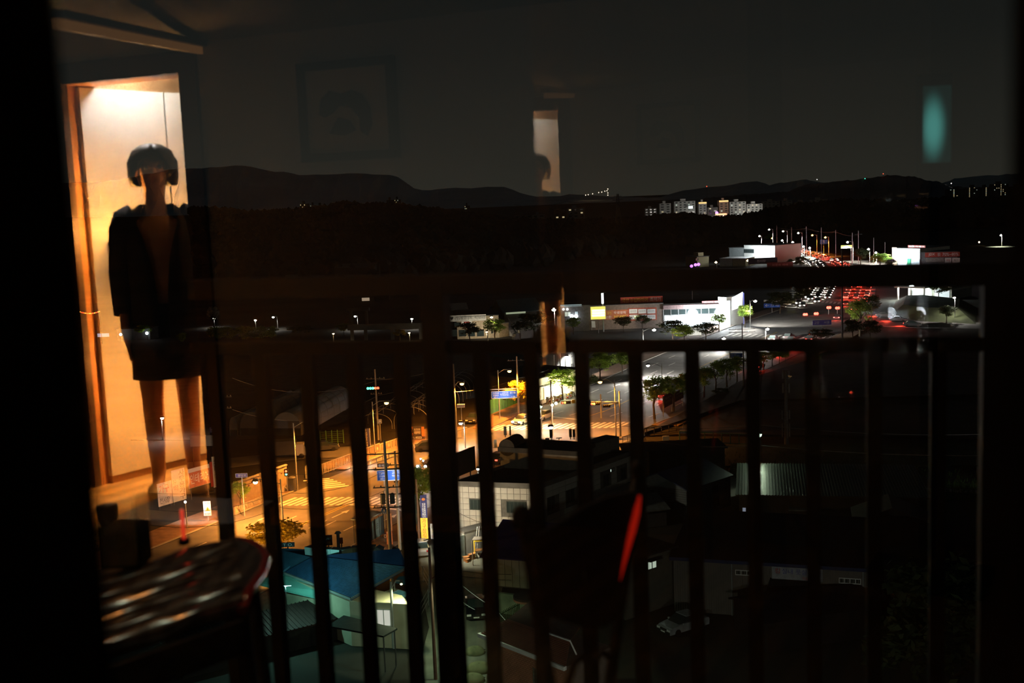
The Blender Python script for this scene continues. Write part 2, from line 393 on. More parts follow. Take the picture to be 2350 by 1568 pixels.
# glowing strip stands in for the lit ceiling edge; no lamp there
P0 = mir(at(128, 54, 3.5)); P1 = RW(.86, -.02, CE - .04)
cv = thing('lit_ceiling_edge', 'dim warm glow standing for the lit ceiling edge above the doorway', 'light', (P0 + P1) / 2)
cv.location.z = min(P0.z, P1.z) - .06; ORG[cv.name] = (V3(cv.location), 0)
part('glow_strip', MB().bar(P0, P1, .02, .032), glow('ceiling_edge_glow', (1, .42, .12), .30), cv)
part('housing', MB().bar(P0 + Z * .03, P1 + Z * .03, .06, .025), frame_m, cv)  # added bar above the glow strip; no lamp housing there
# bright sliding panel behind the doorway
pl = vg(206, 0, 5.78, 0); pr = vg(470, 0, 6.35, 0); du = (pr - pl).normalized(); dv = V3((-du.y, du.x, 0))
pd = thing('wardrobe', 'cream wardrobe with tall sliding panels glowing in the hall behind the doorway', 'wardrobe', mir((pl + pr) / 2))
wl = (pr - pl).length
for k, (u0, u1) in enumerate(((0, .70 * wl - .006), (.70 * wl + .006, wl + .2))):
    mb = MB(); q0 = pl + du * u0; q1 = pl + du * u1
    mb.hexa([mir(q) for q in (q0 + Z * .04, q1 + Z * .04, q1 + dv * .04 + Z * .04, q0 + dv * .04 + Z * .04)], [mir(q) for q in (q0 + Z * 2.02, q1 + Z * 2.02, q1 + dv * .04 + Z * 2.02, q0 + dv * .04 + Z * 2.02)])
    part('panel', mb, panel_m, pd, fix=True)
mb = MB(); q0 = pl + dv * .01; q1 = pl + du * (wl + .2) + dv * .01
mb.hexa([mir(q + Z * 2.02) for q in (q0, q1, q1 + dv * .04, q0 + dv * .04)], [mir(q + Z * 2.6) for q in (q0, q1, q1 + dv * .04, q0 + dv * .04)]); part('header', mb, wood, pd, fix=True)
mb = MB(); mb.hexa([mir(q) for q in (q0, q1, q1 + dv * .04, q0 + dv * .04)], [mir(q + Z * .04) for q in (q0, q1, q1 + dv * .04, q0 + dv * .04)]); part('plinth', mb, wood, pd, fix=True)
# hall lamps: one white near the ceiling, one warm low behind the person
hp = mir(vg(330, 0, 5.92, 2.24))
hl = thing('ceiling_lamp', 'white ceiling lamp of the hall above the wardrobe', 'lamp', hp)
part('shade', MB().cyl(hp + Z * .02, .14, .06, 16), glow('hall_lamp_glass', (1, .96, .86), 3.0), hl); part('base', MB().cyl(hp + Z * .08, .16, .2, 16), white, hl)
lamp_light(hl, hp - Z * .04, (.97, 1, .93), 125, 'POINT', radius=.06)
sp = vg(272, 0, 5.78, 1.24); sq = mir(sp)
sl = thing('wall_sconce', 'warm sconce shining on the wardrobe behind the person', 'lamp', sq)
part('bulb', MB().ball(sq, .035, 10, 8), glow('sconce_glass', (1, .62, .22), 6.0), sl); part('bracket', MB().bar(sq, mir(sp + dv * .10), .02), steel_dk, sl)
lamp_light(sl, mir(sp - Z * .0 - dv * .03 + Z * .05), (1, .44, .09), 150, 'POINT', radius=.04)
lamp_light(sl, mir(vg(384, 0, 5.80, .62)), (1, .38, .07), 100, 'POINT', radius=.02)  # added fill hidden behind the leg, warms the lower panel

# framed picture on the back wall
def picture(name, label, u0, u1, z0, z1, blot):
    t = thing(name, label, 'picture', RW((u0 + u1) / 2, -.03, z0)); mb = MB(); e = .035
    rbox(mb, u0, u1, -.035, 0, z0, z0 + e); rbox(mb, u0, u1, -.035, 0, z1 - e, z1); rbox(mb, u0, u0 + e, -.035, 0, z0, z1); rbox(mb, u1 - e, u1, -.035, 0, z0, z1)
    part('frame', mb, black, t, fix=True); mb = MB(); rbox(mb, u0 + e, u1 - e, -.018, 0, z0 + e, z1 - e); part('mount', mb, mat('picture_mount', (.40, .36, .29), .8, var=.05), t, fix=True)
    mb = MB(); c = (u0 + u1) / 2; zc = (z0 + z1) / 2; W = (u1 - u0); H = z1 - z0
    def shape(pts): mb.prism([RW(c + x * W, -.021, zc + z * H) for x, z in pts], RW(0, -.019, 0) - RW(0, -.021, 0))
    arch = [(-.30, -.02), (-.27, .13), (-.18, .21), (-.06, .17), (.05, .20), (.17, .15), (.24, .02), (.25, -.16), (.20, -.27), (.13, -.22), (.12, -.08), (.04, .02), (-.08, .05), (-.15, -.02), (-.24, -.06)]
    if blot: shape(arch); shape([(-.20, -.22), (-.10, -.06), (.02, -.10), (.08, -.20), (-.04, -.25)])
    else: shape([(-.2, -.2), (.2, -.2), (.1, .15), (-.1, .1)])
    part('drawing', mb, mat('ink_wash', (.045, .052, .055), .8, var=.2), t, fix=True); return t
def wall_u(x, extra=0.0):                         # where picture column x meets the mirrored back wall
    d = ray(x, hor(x)); o = EYE; nrm = WV; k = (A0 - o).dot(nrm) / d.dot(nrm); return (o + d * k - A0).dot(WU)
def wall_z(x, y):
    d = ray(x, y); k = (A0 - EYE).dot(WV) / d.dot(WV); return (EYE + d * k).z - ZF
picture('framed_picture', 'black framed ink picture with a dark arching shape beside the bright doorway', wall_u(708), wall_u(925), wall_z(700, 374), wall_z(700, 148), True)
# low dark cabinet in front of the doorway, with a pale pot
def vbox(mb, P, Q_, dp, z0, z1):
    """mirrored box: far edge P-Q, reaching dp towards the window"""
    P = V3((P.x, P.y, ZF)); Q_ = V3((Q_.x, Q_.y, ZF)); d = (Q_ - P).normalized(); n = V3((d.y, -d.x, 0)) * dp; c = [P, Q_, Q_ + n, P + n]
    return mb.hexa([mir(q + Z * z0) for q in c], [mir(q + Z * z1) for q in c])
ca_, cb_ = vg(120, 0, 3.75, 0), vg(322, 0, 4.2, 0)
cab = thing('cabinet', 'low black cabinet standing left in front of the bright doorway', 'cabinet', mir((ca_ + cb_) / 2))
part('body', vbox(MB(), ca_, cb_, .45, 0, .31), black, cab, fix=True); part('top', vbox(MB(), ca_, cb_, .47, .31, .33), mat('cabinet_top', (.20, .13, .09), .35, var=.2), cab, fix=True)
q = mir(vg(188, 0, 3.82, .331)); pt = thing('pot', 'small pale pot on the end of the low black cabinet', 'pot', q)
part('body', MB().tube([q, q + Z * .02, q + Z * .06, q + Z * .07], [.025, .032, .036, .033], 14), mat('pot_glaze', (.35, .34, .32), .4, var=.1), pt, smooth=True)
# teal television glow on the far side of the room
tvu = 5.2
tv = thing('television', 'small television screen glowing teal at the far side of the room', 'television', RW(tvu, -.3, .9))

# ------------------------------------------------------------------ person in the doorway
def skin_body(name, joints, edges, m, parent, sub=2):
    me = bpy.data.meshes.new(name); names = list(joints); idx = {n: i for i, n in enumerate(names)}
    me.from_pydata([tuple(joints[n][0]) for n in names], [(idx[a], idx[b]) for a, b in edges], [])
    o = bpy.data.objects.new(name, me); COL.objects.link(o)
    md = o.modifiers.new('skin', 'SKIN'); md.use_smooth_shade = True
    for i, n in enumerate(names):
        r = joints[n][1]; v = me.skin_vertices[0].data[i]; v.radius = r if isinstance(r, tuple) else (r, r); v.use_root = (i == 0)
    s = o.modifiers.new('sub', 'SUBSURF'); s.levels = sub; s.render_levels = sub
    bpy.context.view_layer.update()
    ev = o.evaluated_get(bpy.context.evaluated_depsgraph_get()); m2 = bpy.data.meshes.new_from_object(ev)
    bpy.data.objects.remove(o); m2.name = name; m2.materials.clear(); m2.materials.append(m); m2.polygons.foreach_set('use_smooth', [True] * len(m2.polygons))
    r = bpy.data.objects.new(name, m2); COL.objects.link(r); r.parent = parent; ORG[r.name] = ORG[parent.name]; return r
skin_m = mat('skin', (.56, .32, .20), .5, var=.06, scale=3)
cloth_m = mat('dark_jacket', (.045, .04, .035), .85, var=.2, scale=6)
short_m = mat('dark_skirt', (.035, .032, .03), .85, var=.2, scale=6)
hair_m = mat('black_hair', (.012, .010, .009), .5, var=.3, scale=8)
pv = vg(358, 0, 5.60, 0); pp = mir(pv); face = (mir(EYE) - pp); face.z = 0; face.normalize()   # looks towards the window glass
prz = math.atan2(-face.x, face.y)                  # local +y is forward
per = thing('person', 'person in dark open jacket and short skirt standing bare-legged in the bright doorway', 'person', pp, prz)
J = {'pelvis': ((0, 0, .88), (.125, .09)), 'waist': ((0, .01, 1.04), (.12, .09)), 'chest': ((0, .0, 1.24), (.125, .09)), 'neckb': ((0, -.01, 1.42), (.055, .055)), 'neck': ((0, .0, 1.49), (.048, .05)), 'headl': ((0, .02, 1.545), (.062, .075)), 'headm': ((0, .015, 1.60), (.072, .09)), 'headt': ((0, .0, 1.665), (.05, .065))}
E_ = [('pelvis', 'waist'), ('waist', 'chest'), ('chest', 'neckb'), ('neckb', 'neck'), ('neck', 'headl'), ('headl', 'headm'), ('headm', 'headt')]
for s, nm in ((-1, 'l'), (1, 'r')):
    J.update({'sh' + nm: ((s * .135, -.01, 1.36), .048), 'el' + nm: ((s * .182, -.03, 1.09), .036), 'wr' + nm: ((s * .184, .02, .86), .025), 'pa' + nm: ((s * .181, .04, .79), (.020, .036)), 'hip' + nm: ((s * .085, 0, .82), .085), 'kn' + nm: ((s * .085, .015, .47), .055), 'cf' + nm: ((s * .085, -.015, .33), .052), 'an' + nm: ((s * .085, -.03, .085), .036), 'ft' + nm: ((s * .095, .07, .03), (.040, .028)), 'to' + nm: ((s * .10, .15, .022), (.036, .018))})
    E_ += [('chest', 'sh' + nm), ('sh' + nm, 'el' + nm), ('el' + nm, 'wr' + nm), ('wr' + nm, 'pa' + nm), ('pelvis', 'hip' + nm), ('hip' + nm, 'kn' + nm), ('kn' + nm, 'cf' + nm), ('cf' + nm, 'an' + nm), ('an' + nm, 'ft' + nm), ('ft' + nm, 'to' + nm)]
    for k, (dx, dz, ln) in enumerate(((.012, 0, .070), (.012, .0, .082), (.012, 0, .076), (.012, 0, .060))):
        a = 'f%d%s' % (k, nm); yy = .067 - k * .018
        J[a + 'a'] = ((s * .179, yy, .755), .0095); J[a + 'b'] = ((s * .175, yy + .004, .755 - ln * .55), .0085); J[a + 'c'] = ((s * .167, yy + .008, .755 - ln), .007)
        E_ += [('pa' + nm, a + 'a'), (a + 'a', a + 'b'), (a + 'b', a + 'c')]
    J['t0' + nm] = ((s * .174, .075, .80), .011); J['t1' + nm] = ((s * .169, .092, .765), .009); E_ += [('pa' + nm, 't0' + nm), ('t0' + nm, 't1' + nm)]
skin_body('body', J, E_, skin_m, per, 1)
mb = MB()                                          # face: nose, eyes, mouth, ears
mb.ball((0, .112, 1.585), .014, 8, 6, (1, 1.1, 1.5)); part('nose', mb, skin_m, per, local=True, smooth=True)
for s in (-1, 1): part('eye', MB().ball((s * .030, .094, 1.606), .011, 8, 6), mat('eye', (.05, .04, .035), .2, var=.1), per, local=True, smooth=True)
for s in (-1, 1): part('ear', MB().ball((s * .082, .0, 1.592), .024, 8, 6, (.45, .7, 1.3)), skin_m, per, local=True, smooth=True)
part('mouth', MB().ball((0, .096, 1.553), .020, 8, 6, (1.2, .45, .4)), mat('lips', (.40, .14, .11), .5, var=.05), per, local=True, smooth=True)
def loft(rings, n=20, gap=0.0, z_cut=None):
    """a garment: rings (z, rx, ry, cx, cy); gap opens the front"""
    mb = MB(); o = 0
    for (z, rx, ry, cx, cy) in rings:
        for k in range(n):
            a = math.pi / 2 + gap + (2 * math.pi - 2 * gap) * k / (n - 1 if gap else n); mb.v.append(V3((cx + rx * math.cos(a), cy + ry * math.sin(a), z)))
    for i in range(len(rings) - 1):
        for k in range(n - 1 if gap else n): mb.f.append((i * n + k, i * n + (k + 1) % n, (i + 1) * n + (k + 1) % n, (i + 1) * n + k))
    return mb
def cloth(name, mb, m):
    o = part(name, mb, m, per, local=True, smooth=True); md = o.modifiers.new('thick', 'SOLIDIFY'); md.thickness = .008; md.offset = 1; return o
n = 24
jk = MB(); rings = [(.70, .168, .128, .10), (.86, .160, .122, .12), (1.04, .146, .114, .20), (1.16, .150, .116, .30), (1.26, .154, .114, .46), (1.34, .148, .102, .70), (1.39, .118, .088, .85), (1.425, .075, .070, 1.0)]
for (z, rx, ry, gp) in rings:
    for k in range(n):
        a = math.pi / 2 + gp + (2 * math.pi - 2 * gp) * k / (n - 1); jk.v.append(V3((rx * math.cos(a), ry * math.sin(a), z)))
for i in range(len(rings) - 1):
    for k in range(n - 1): jk.f.append((i * n + k, i * n + k + 1, (i + 1) * n + k + 1, (i + 1) * n + k))
cloth('jacket', jk, cloth_m)
for s in (-1, 1):
    sm = MB(); sm.tube([(s * .105, -.005, 1.395), (s * .142, -.008, 1.365), (s * .160, -.01, 1.31), (s * .184, -.03, 1.09), (s * .186, .018, .90)], [.038, .056, .060, .052, .042], 14, cap=False); cloth('sleeve', sm, cloth_m)
cloth('skirt', loft([(.58, .166, .135, 0, 0), (.78, .156, .124, 0, 0), (.95, .130, .104, 0, 0)], 22), short_m)
hm = MB(); n = 22
hr = [(1.52, .098, .085), (1.57, .108, .103), (1.63, .108, .115), (1.68, .085, .098), (1.705, .045, .055), (1.712, .004, .006)]
for i, (z, rx, ry) in enumerate(hr):
    gp = .85 if i < 2 else (.55 if i == 2 else .0)
    for k in range(n):
        a = math.pi / 2 + gp + (2 * math.pi - 2 * gp) * k / (n - 1); hm.v.append(V3((rx * math.cos(a), ry * math.sin(a) - .012, z)))
for i in range(len(hr) - 1):
    for k in range(n - 1): hm.f.append((i * n + k, i * n + k + 1, (i + 1) * n + k + 1, (i + 1) * n + k))
o = part('hair', hm, hair_m, per, local=True, smooth=True); md = o.modifiers.new('thick', 'SOLIDIFY'); md.thickness = .012; md.offset = 1
for s in (-1, 1):
    part('slipper', MB().ball((s * .098, .07, .022), .1, 12, 8, (.48, 1.25, .34)), mat('pale_slipper', (.7, .66, .55), .7, var=.05), per, local=True, smooth=True)

# teal screen, mirrored at the right of the glass
def vdepth(x): d = ray(x, 290); k = (A0 - EYE).dot(WV) / d.dot(WV); return k * F - .30
dt = vdepth(2147)
t0 = mir(at(2111, 200, dt)); t1 = mir(at(2184, 372, dt)); tc_ = (t0 + t1) / 2
tx = mir(at(2183, 200, dt)) - t0; tx.z = 0; tn = tx.normalized().cross(Z); tw = tx.length; thh = abs(t0.z - t1.z)
dr = (V3((0, 0, 0)) - V3((tc_.x, tc_.y, 0)))
if tn.dot(dr) < 0: tn = -tn
ORG[tv.name] = (V3((tc_.x, tc_.y, ZF)), 0); tv.location = ORG[tv.name][0]
tu = tx.normalized(); c0 = V3((tc_.x, tc_.y, min(t0.z, t1.z)))
m = MB(); m.prism([c0 - tu * tw * .42, c0 + tu * tw * .42, c0 + tu * tw * .42 + Z * thh, c0 - tu * tw * .42 + Z * thh], tn * .02); scr = part('screen', m, None or MATS.get('x') or mat('teal_screen', (.05, .1, .1), .4, emit=(.16, .75, .66), strength=.42), tv)
def screen_falloff(m):
    t = m.node_tree; b = t.nodes['Principled BSDF']; tcn = t.nodes.new('ShaderNodeTexCoord'); sp_ = t.nodes.new('ShaderNodeSeparateXYZ'); cb_ = t.nodes.new('ShaderNodeCombineXYZ'); vm = t.nodes.new('ShaderNodeVectorMath'); vm.operation = 'DISTANCE'; mr = t.nodes.new('ShaderNodeMapRange')
    t.links.new(tcn.outputs['Generated'], sp_.inputs[0]); t.links.new(sp_.outputs['X'], cb_.inputs['X']); t.links.new(sp_.outputs['Z'], cb_.inputs['Y']); t.links.new(cb_.outputs[0], vm.inputs[0]); vm.inputs[1].default_value = (.40, .46, 0)
    mr.interpolation_type = 'SMOOTHERSTEP'; mr.inputs['From Min'].default_value = .02; mr.inputs['From Max'].default_value = .58; mr.inputs['To Min'].default_value = 1.5; mr.inputs['To Max'].default_value = .06
    t.links.new(vm.outputs['Value'], mr.inputs['Value']); t.links.new(mr.outputs[0], b.inputs['Emission Strength'])
screen_falloff(MATS['teal_screen'])
m = MB(); m.prism([c0 - tu * tw * .5 - Z * .04, c0 + tu * tw * .5 - Z * .04, c0 + tu * tw * .5 + Z * (thh + .04), c0 - tu * tw * .5 + Z * (thh + .04)], tn * -.04); part('casing', m, black, tv)
m = MB(); q = V3((tc_.x, tc_.y, ZF)) - tn * .05; m.tube([q, V3((q.x, q.y, c0.z))], .03, 8); m.box(q + Z * .02, (.4, .3, .03)); part('stand', m, black, tv)

# ------------------------------------------------------------------ balcony: slab, railing
NR = N1; DR = 2.5
def bp(x, y): return on_plane(x, y, NR, DR)
mb = MB(); a = N1 * .5; sd = T1 * 4.5
mb.hexa([a - sd + Z * (ZF - .25), a + sd + Z * (ZF - .25), N1 * 2.75 + sd + Z * (ZF - .25), N1 * 2.75 - sd + Z * (ZF - .25)], [a - sd + Z * (ZF - .03), a + sd + Z * (ZF - .03), N1 * 2.75 + sd + Z * (ZF - .03), N1 * 2.75 - sd + Z * (ZF - .03)])
solo('floor_balcony', mb, concrete_dk, kind='structure', fix=True)
mb = MB(); mb.hexa([N1 * .5 - sd + Z * (HC + .82), N1 * .5 + sd + Z * (HC + .82), N1 * 2.75 + sd + Z * (HC + .82), N1 * 2.75 - sd + Z * (HC + .82)], [N1 * .5 - sd + Z * (HC + 1), N1 * .5 + sd + Z * (HC + 1), N1 * 2.75 + sd + Z * (HC + 1), N1 * 2.75 - sd + Z * (HC + 1)])
solo('ceiling_balcony', mb, concrete_dk, kind='structure', fix=True)
rail_m = mat('railing_paint', (.011, .009, .008), .6, var=.2, scale=3, spec=.1)
rl = thing('balcony_railing', 'dark metal balcony railing with a top rail, lower rail and upright bars', 'railing', N1 * DR + Z * (ZF - .03))
def rail(name, pts, w):
    (x0, y0), (x1, y1) = pts; P = bp(x0, y0); Qq = bp(x1, y1); zc = (P.z + Qq.z) / 2; d = (Qq - P); d.z = 0; d.normalize()
    a = V3((P.x, P.y, zc)) - d * .09; b = V3((Qq.x, Qq.y, zc)) + d * 2.2; part(name, MB().bar(a, b, w * 1.1, w), rail_m, rl); return zc
zt = rail('top_rail', ((520, 669), (2300, 619)), .046); zm = rail('lower_rail', ((520, 797), (2300, 792)), .028)
zb = ZF + .10
P = N1 * DR; part('bottom_rail', MB().bar(bp(503, 1000) - Z * (bp(503, 1000).z - zb), P + T1 * 3.4 + Z * zb, .04, .035), rail_m, rl)
bx = [505, 611, 716, 822, 929, 1112, 1227, 1340, 1462, 1592, 1730, 1866, 2006, 2152, 2465]
def upright(name, x, w, ztop):
    P = bp(x, 1000); part(name, MB().box((P.x, P.y, (ztop + ZF) / 2 - .01), (w, w, ztop - ZF + .03), -A1), rail_m, rl)
for x in bx: upright('bar', x, .031, zm)
upright('post', 1014, .056, zt); upright('post', 2285, .060, zt)
# ------------------------------------------------------------------ ground and roads
def flat(name, pts, z, m, kind='structure', t=.06):
    return solo(name, MB().slab([V3((p[0], p[1], z)) for p in pts], t), m, kind=kind, fix=True)
def gpx(pts): return [g(x, y) for x, y in pts]
mb = MB(); R_ = 7000
mb.slab([V3((-R_, -200, -.06)), V3((R_, -200, -.06)), V3((R_, 9000, -.06)), V3((-R_, 9000, -.06))], .5); solo('ground', mb, soil, kind='structure')
ST = [((-75, 60), (-56, 50)), ((-48, 112), (-29, 102)), ((-35, 138), (-16, 128.5)), ((-30.6, 146.6), (-11, 138)), ((-20, 168), (4, 160)), ((-8, 186), (17, 175)), ((3.4, 201), (30, 193)), ((16.7, 225.7), (45, 221)), ((29.6, 252.5), (62, 250))]
for a, b in (((1600, 780), (1870, 795)), ((1700, 743), (1940, 758)), ((1790, 712), (1985, 722)), ((1838, 687), (2005, 692)), ((1858, 660), (2010, 662)), ((1866, 635), (1996, 637)), ((1850, 606), (1958, 611)), ((1815, 586), (1900, 590)), ((1778, 571), (1842, 575)), ((1745, 562), (1785, 564)), ((1715, 556), (1735, 557))):
    p, q = g(*a), g(*b); ST.append(((p.x, p.y), (q.x, q.y)))
def rd(t, f, z=0.0):
    """point on the main road: station t, fraction f from the left kerb"""
    i = min(int(t), len(ST) - 2); k = t - i
    (ax, ay), (bx_, by) = ST[i]; (cx, cyy), (dx, dy) = ST[i + 1]
    lx, ly = ax + (cx - ax) * k, ay + (cyy - ay) * k; rx, ry = bx_ + (dx - bx_) * k, by + (dy - by) * k
    return V3((lx + (rx - lx) * f, ly + (ry - ly) * f, z))
def rdir(t): d = rd(min(t + .05, 18.99), .5) - rd(max(t - .05, 0), .5); return d.normalized()
mb = MB()
for i in range(len(ST) - 1): mb.prism([rd(i, 0, -.03), rd(i, 1, -.03), rd(i + .9999, 1, -.03), rd(i + .9999, 0, -.03)], (0, 0, .05))
road = solo('road', mb, asphalt, kind='structure', fix=True)
flat('road_cross_street', gpx([(430, 1062), (700, 1034), (1010, 1006), (1130, 990), (1460, 1000), (1450, 1034), (1250, 1090), (1120, 1065), (960, 1160), (820, 1140), (700, 1120), (900, 1065), (700, 1052), (430, 1085)]), .012, asphalt, t=.05)
flat('road_side_street', gpx([(1985, 712), (2110, 738), (2600, 748), (2600, 760), (2100, 752), (1960, 748)]), .012, asphalt, t=.05)
flat('road_alley', gpx([(905, 1232), (1000, 1240), (1135, 1262), (1160, 1330), (1130, 1420), (1110, 1640), (930, 1640), (985, 1440), (962, 1330)]), .015, asphalt_lane, t=.05)
flat('road_farm_lane', gpx([(1676, 1098), (1716, 1098), (1726, 1120), (1690, 1170), (1640, 1200), (1590, 1200), (1668, 1130)]), .012, concrete_dk, t=.05)
flat('road_bank_lane', gpx([(2100, 1119), (2400, 1131), (2400, 1140), (2100, 1125)]), .012, concrete, t=.05)
# kerbs and pavements
def strip(name, a, b, f0, f1, z, m, off=None):
    mb = MB(); n = int((b - a) * 3); 
    for k in range(n):
        t0_, t1_ = a + (b - a) * k / n, a + (b - a) * (k + 1) / n
        mb.prism([rd(t0_, f0, z - .12), rd(t0_, f1, z - .12), rd(t1_, f1, z - .12), rd(t1_, f0, z - .12)], (0, 0, .12))
    return solo(name, mb, m, kind='structure', fix=True)
strip('sidewalk_left', 0, 3.1, -.24, -.012, .16, paving); strip('kerb_left', 0, 3.1, -.012, 0, .19, concrete)
strip('sidewalk_left', 3.6, 5.0, -.22, -.012, .16, paving); strip('kerb_left', 3.6, 5.0, -.012, 0, .19, concrete)
strip('sidewalk_right', 0, 2.95, 1.012, 1.22, .16, paving); strip('kerb_right', 0, 2.95, 1.0, 1.012, .19, concrete)
strip('sidewalk_left', 5.6, 12, -.16, -.01, .16, paving); strip('kerb_left', 5.6, 12, -.01, 0, .19, concrete)
strip('sidewalk_right', 5.4, 11, 1.01, 1.16, .16, paving); strip('kerb_right', 5.4, 11, 1.0, 1.01, .19, concrete)
flat('sidewalk_corner', gpx([(1118, 988), (1236, 932), (1190, 925), (1108, 958), (1085, 985)]), .15, paving, t=.1)
# painted marks, each stripe a piece of the road
stripe_me = mesh_of('stripe', MB().box((0, 0, 0), (1, 1, .012)), paint_w); stripe_y = mesh_of('yellow_stripe', MB().box((0, 0, 0), (1, 1, .012)), paint_y)
def stripe(P, d, ln, wd, me=stripe_me, name='stripe'): piece(name, me, road, (P.x, P.y, .032), math.atan2(d.y, d.x), (ln, wd, 1))
def crosswalk(a, b, ln, n=16, wd=.5, dr=None):
    A, B = g(*a), g(*b); ax = (B - A).normalized(); d = dr or V3((-ax.y, ax.x, 0))
    for k in range(n): stripe(A + (B - A) * ((k + .5) / n), d, ln, wd, name='crosswalk_stripe')
dmain = rdir(3)
crosswalk((648, 1152), (962, 1150), 4.2, 20, .5, dmain)
crosswalk((1118, 983), (1440, 975), 5.0, 22, .55, rdir(6))
crosswalk((1668, 768), (1925, 778), 6, 18, .7, rdir(10))
crosswalk((1850, 690), (1995, 702), 6, 16, .7, rdir(12))
crosswalk((722, 1100), (775, 1120), 3.6, 6, .5, V3((1, .25, 0)).normalized())
def lanes(a, b, fr, step, ln=3.0, wd=.16, solid=False, me=stripe_me):
    t = a; last = None
    while t < b:
        P = rd(t, fr); d = rdir(t); L_ = (rd(min(t + 1, 19), fr) - rd(t, fr)).length if t < 18 else 60
        stripe(P, d, ln, wd, me, 'lane_line'); t += step / max(L_, 1)
for fr in (.2, .36, .64, .8): lanes(.4, 2.75, fr, 8, 3.2)
lanes(.4, 2.75, .49, 3.02, 3.0, .15, me=stripe_y); lanes(.4, 2.75, .51, 3.02, 3.0, .15, me=stripe_y)
for fr in (.12, .24, .36, .62, .74, .86): lanes(5.8, 9.6, fr, 12, 4, .2)
lanes(5.8, 9.6, .49, 6.05, 6, .2, me=stripe_y)
for fr in (.3, .7): lanes(12.4, 16, fr, 22, 8, .35)
stripe(rd(2.80, .72), V3((-rdir(2.8).y, rdir(2.8).x, 0)), 9, .45, name='stop_line'); stripe(rd(5.62, .27), V3((-rdir(5.6).y, rdir(5.6).x, 0)), 13, .5, name='stop_line')
def arrow(t, fr):
    d = rdir(t); P = rd(t, fr, .03); s_ = V3((-d.y, d.x, 0)); mb = MB()
    mb.slab([P - d * 2 - s_ * .09, P - d * 2 + s_ * .09, P + d * .4 + s_ * .09, P + d * .4 - s_ * .09][::-1], .012); mb.slab([P + d * .4 - s_ * .45, P + d * .4 + s_ * .45, P + d * 1.7][::1], .012)
    part('lane_arrow', mb, paint_w, road, fix=True)
for t, fr in ((2.45, .58), (2.45, .72), (2.45, .9), (2.0, .58), (6.3, .3), (6.3, .43), (6.9, .18)): arrow(t, fr)
# field terraces on the right
for k, (pts, z, m) in enumerate((([(1480, 1000), (1700, 880), (1860, 830), (2500, 830), (2500, 905), (1700, 925)], .5, furrow), ([(1560, 985), (1700, 928), (2500, 908), (2500, 1010), (1560, 1000)], .30, furrow), ([(1450, 1024), (2500, 1016), (2500, 1070), (1650, 1072)], .15, weeds))):
    flat('field_terrace', gpx(pts), z, m, t=.6)
flat('field_far', gpx([(440, 790), (1000, 770), (1000, 800), (1000, 985), (560, 1010), (300, 1010)]), .02, furrow, t=.1)
flat('lawn', gpx([(1672, 1082), (1716, 1082), (1712, 1096), (1672, 1096)]), .05, grass_m, t=.1); flat('lawn', gpx([(2160, 1108), (2360, 1118), (2360, 1130), (2160, 1118)]), .05, grass_m, t=.1)
gt = MB()
for k in range(2600):
    x, y = random.choice(((random.uniform(1676, 1714), random.uniform(1070, 1096)), (random.uniform(2150, 2350), random.uniform(1104, 1150)), (random.uniform(1640, 2350), random.uniform(1040, 1100))))
    P = g(x, y); a = random.uniform(0, 6.28); q = V3((math.cos(a), math.sin(a), 0)) * .09; h = random.uniform(.25, .7)
    gt.add([P - q, P + q, P + V3((random.uniform(-.2, .2), random.uniform(-.2, .2), h))], [(0, 1, 2)])
solo('tall_grass', gt, grass_m, label='tall green grass along the lane and bank beyond the dark sheds', cat='grass', kind='stuff')

# ------------------------------------------------------------------ mountains, forest, far towns
mount = mat('far_mountain', (.80, .80, .82), 1, var=.15, scale=.003); mount2 = mat('near_mountain', (.26, .26, .29), 1, var=.3, scale=.004)  # pale colours stand in for haze over the mountains
def ridge(name, pts, Y, dep, m, seed, rough):
    rnd = random.Random(seed); mb = MB(); xs = []; n = 120
    for k in range(n + 1):
        x = pts[0][0] + (pts[-1][0] - pts[0][0]) * k / n; i = 0
        while i < len(pts) - 2 and pts[i + 1][0] < x: i += 1
        (x0, y0), (x1, y1) = pts[i], pts[i + 1]; u = (x - x0) / (x1 - x0); u = u * u * (3 - 2 * u)
        P = hz(x, y0 + (y1 - y0) * u + rnd.uniform(-rough, rough), Y); xs.append(P)
    o = 0
    rows = [(-dep, 0.0), (-dep * .55, .38), (-dep * .25, .72), (0, 1.0), (dep * .6, .4), (dep, 0)]
    for j, (dy, fz) in enumerate(rows):
        for P in xs: mb.v.append(V3((P.x * (1 + dy / Y), P.y + dy + rnd.uniform(-.06, .06) * dep * (1 if 0 < j < 3 else 0), max(-.5, P.z * fz * (1 + rnd.uniform(-.08, .08) * (1 if 0 < j < 3 else 0))))))
    w_ = len(xs)
    for j in range(len(rows) - 1):
        for k in range(w_ - 1): mb.f.append((j * w_ + k, j * w_ + k + 1, (j + 1) * w_ + k + 1, (j + 1) * w_ + k))
    return solo(name, mb, m, kind='structure', fix=False)
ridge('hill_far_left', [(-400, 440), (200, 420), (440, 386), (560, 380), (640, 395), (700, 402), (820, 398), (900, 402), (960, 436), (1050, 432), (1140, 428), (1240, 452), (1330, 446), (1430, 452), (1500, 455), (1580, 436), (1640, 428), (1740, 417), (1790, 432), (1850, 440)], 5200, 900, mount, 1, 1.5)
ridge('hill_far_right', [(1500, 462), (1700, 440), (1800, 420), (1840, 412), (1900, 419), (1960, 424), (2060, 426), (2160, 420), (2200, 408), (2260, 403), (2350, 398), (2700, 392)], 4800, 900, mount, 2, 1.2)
ridge('hill_middle', [(1560, 470), (1640, 452), (1720, 446), (1800, 440), (1860, 422), (1940, 414), (2000, 408), (2040, 402), (2090, 405), (2140, 415), (2190, 428), (2260, 434), (2400, 450)], 2900, 600, mount2, 3, 1.2)
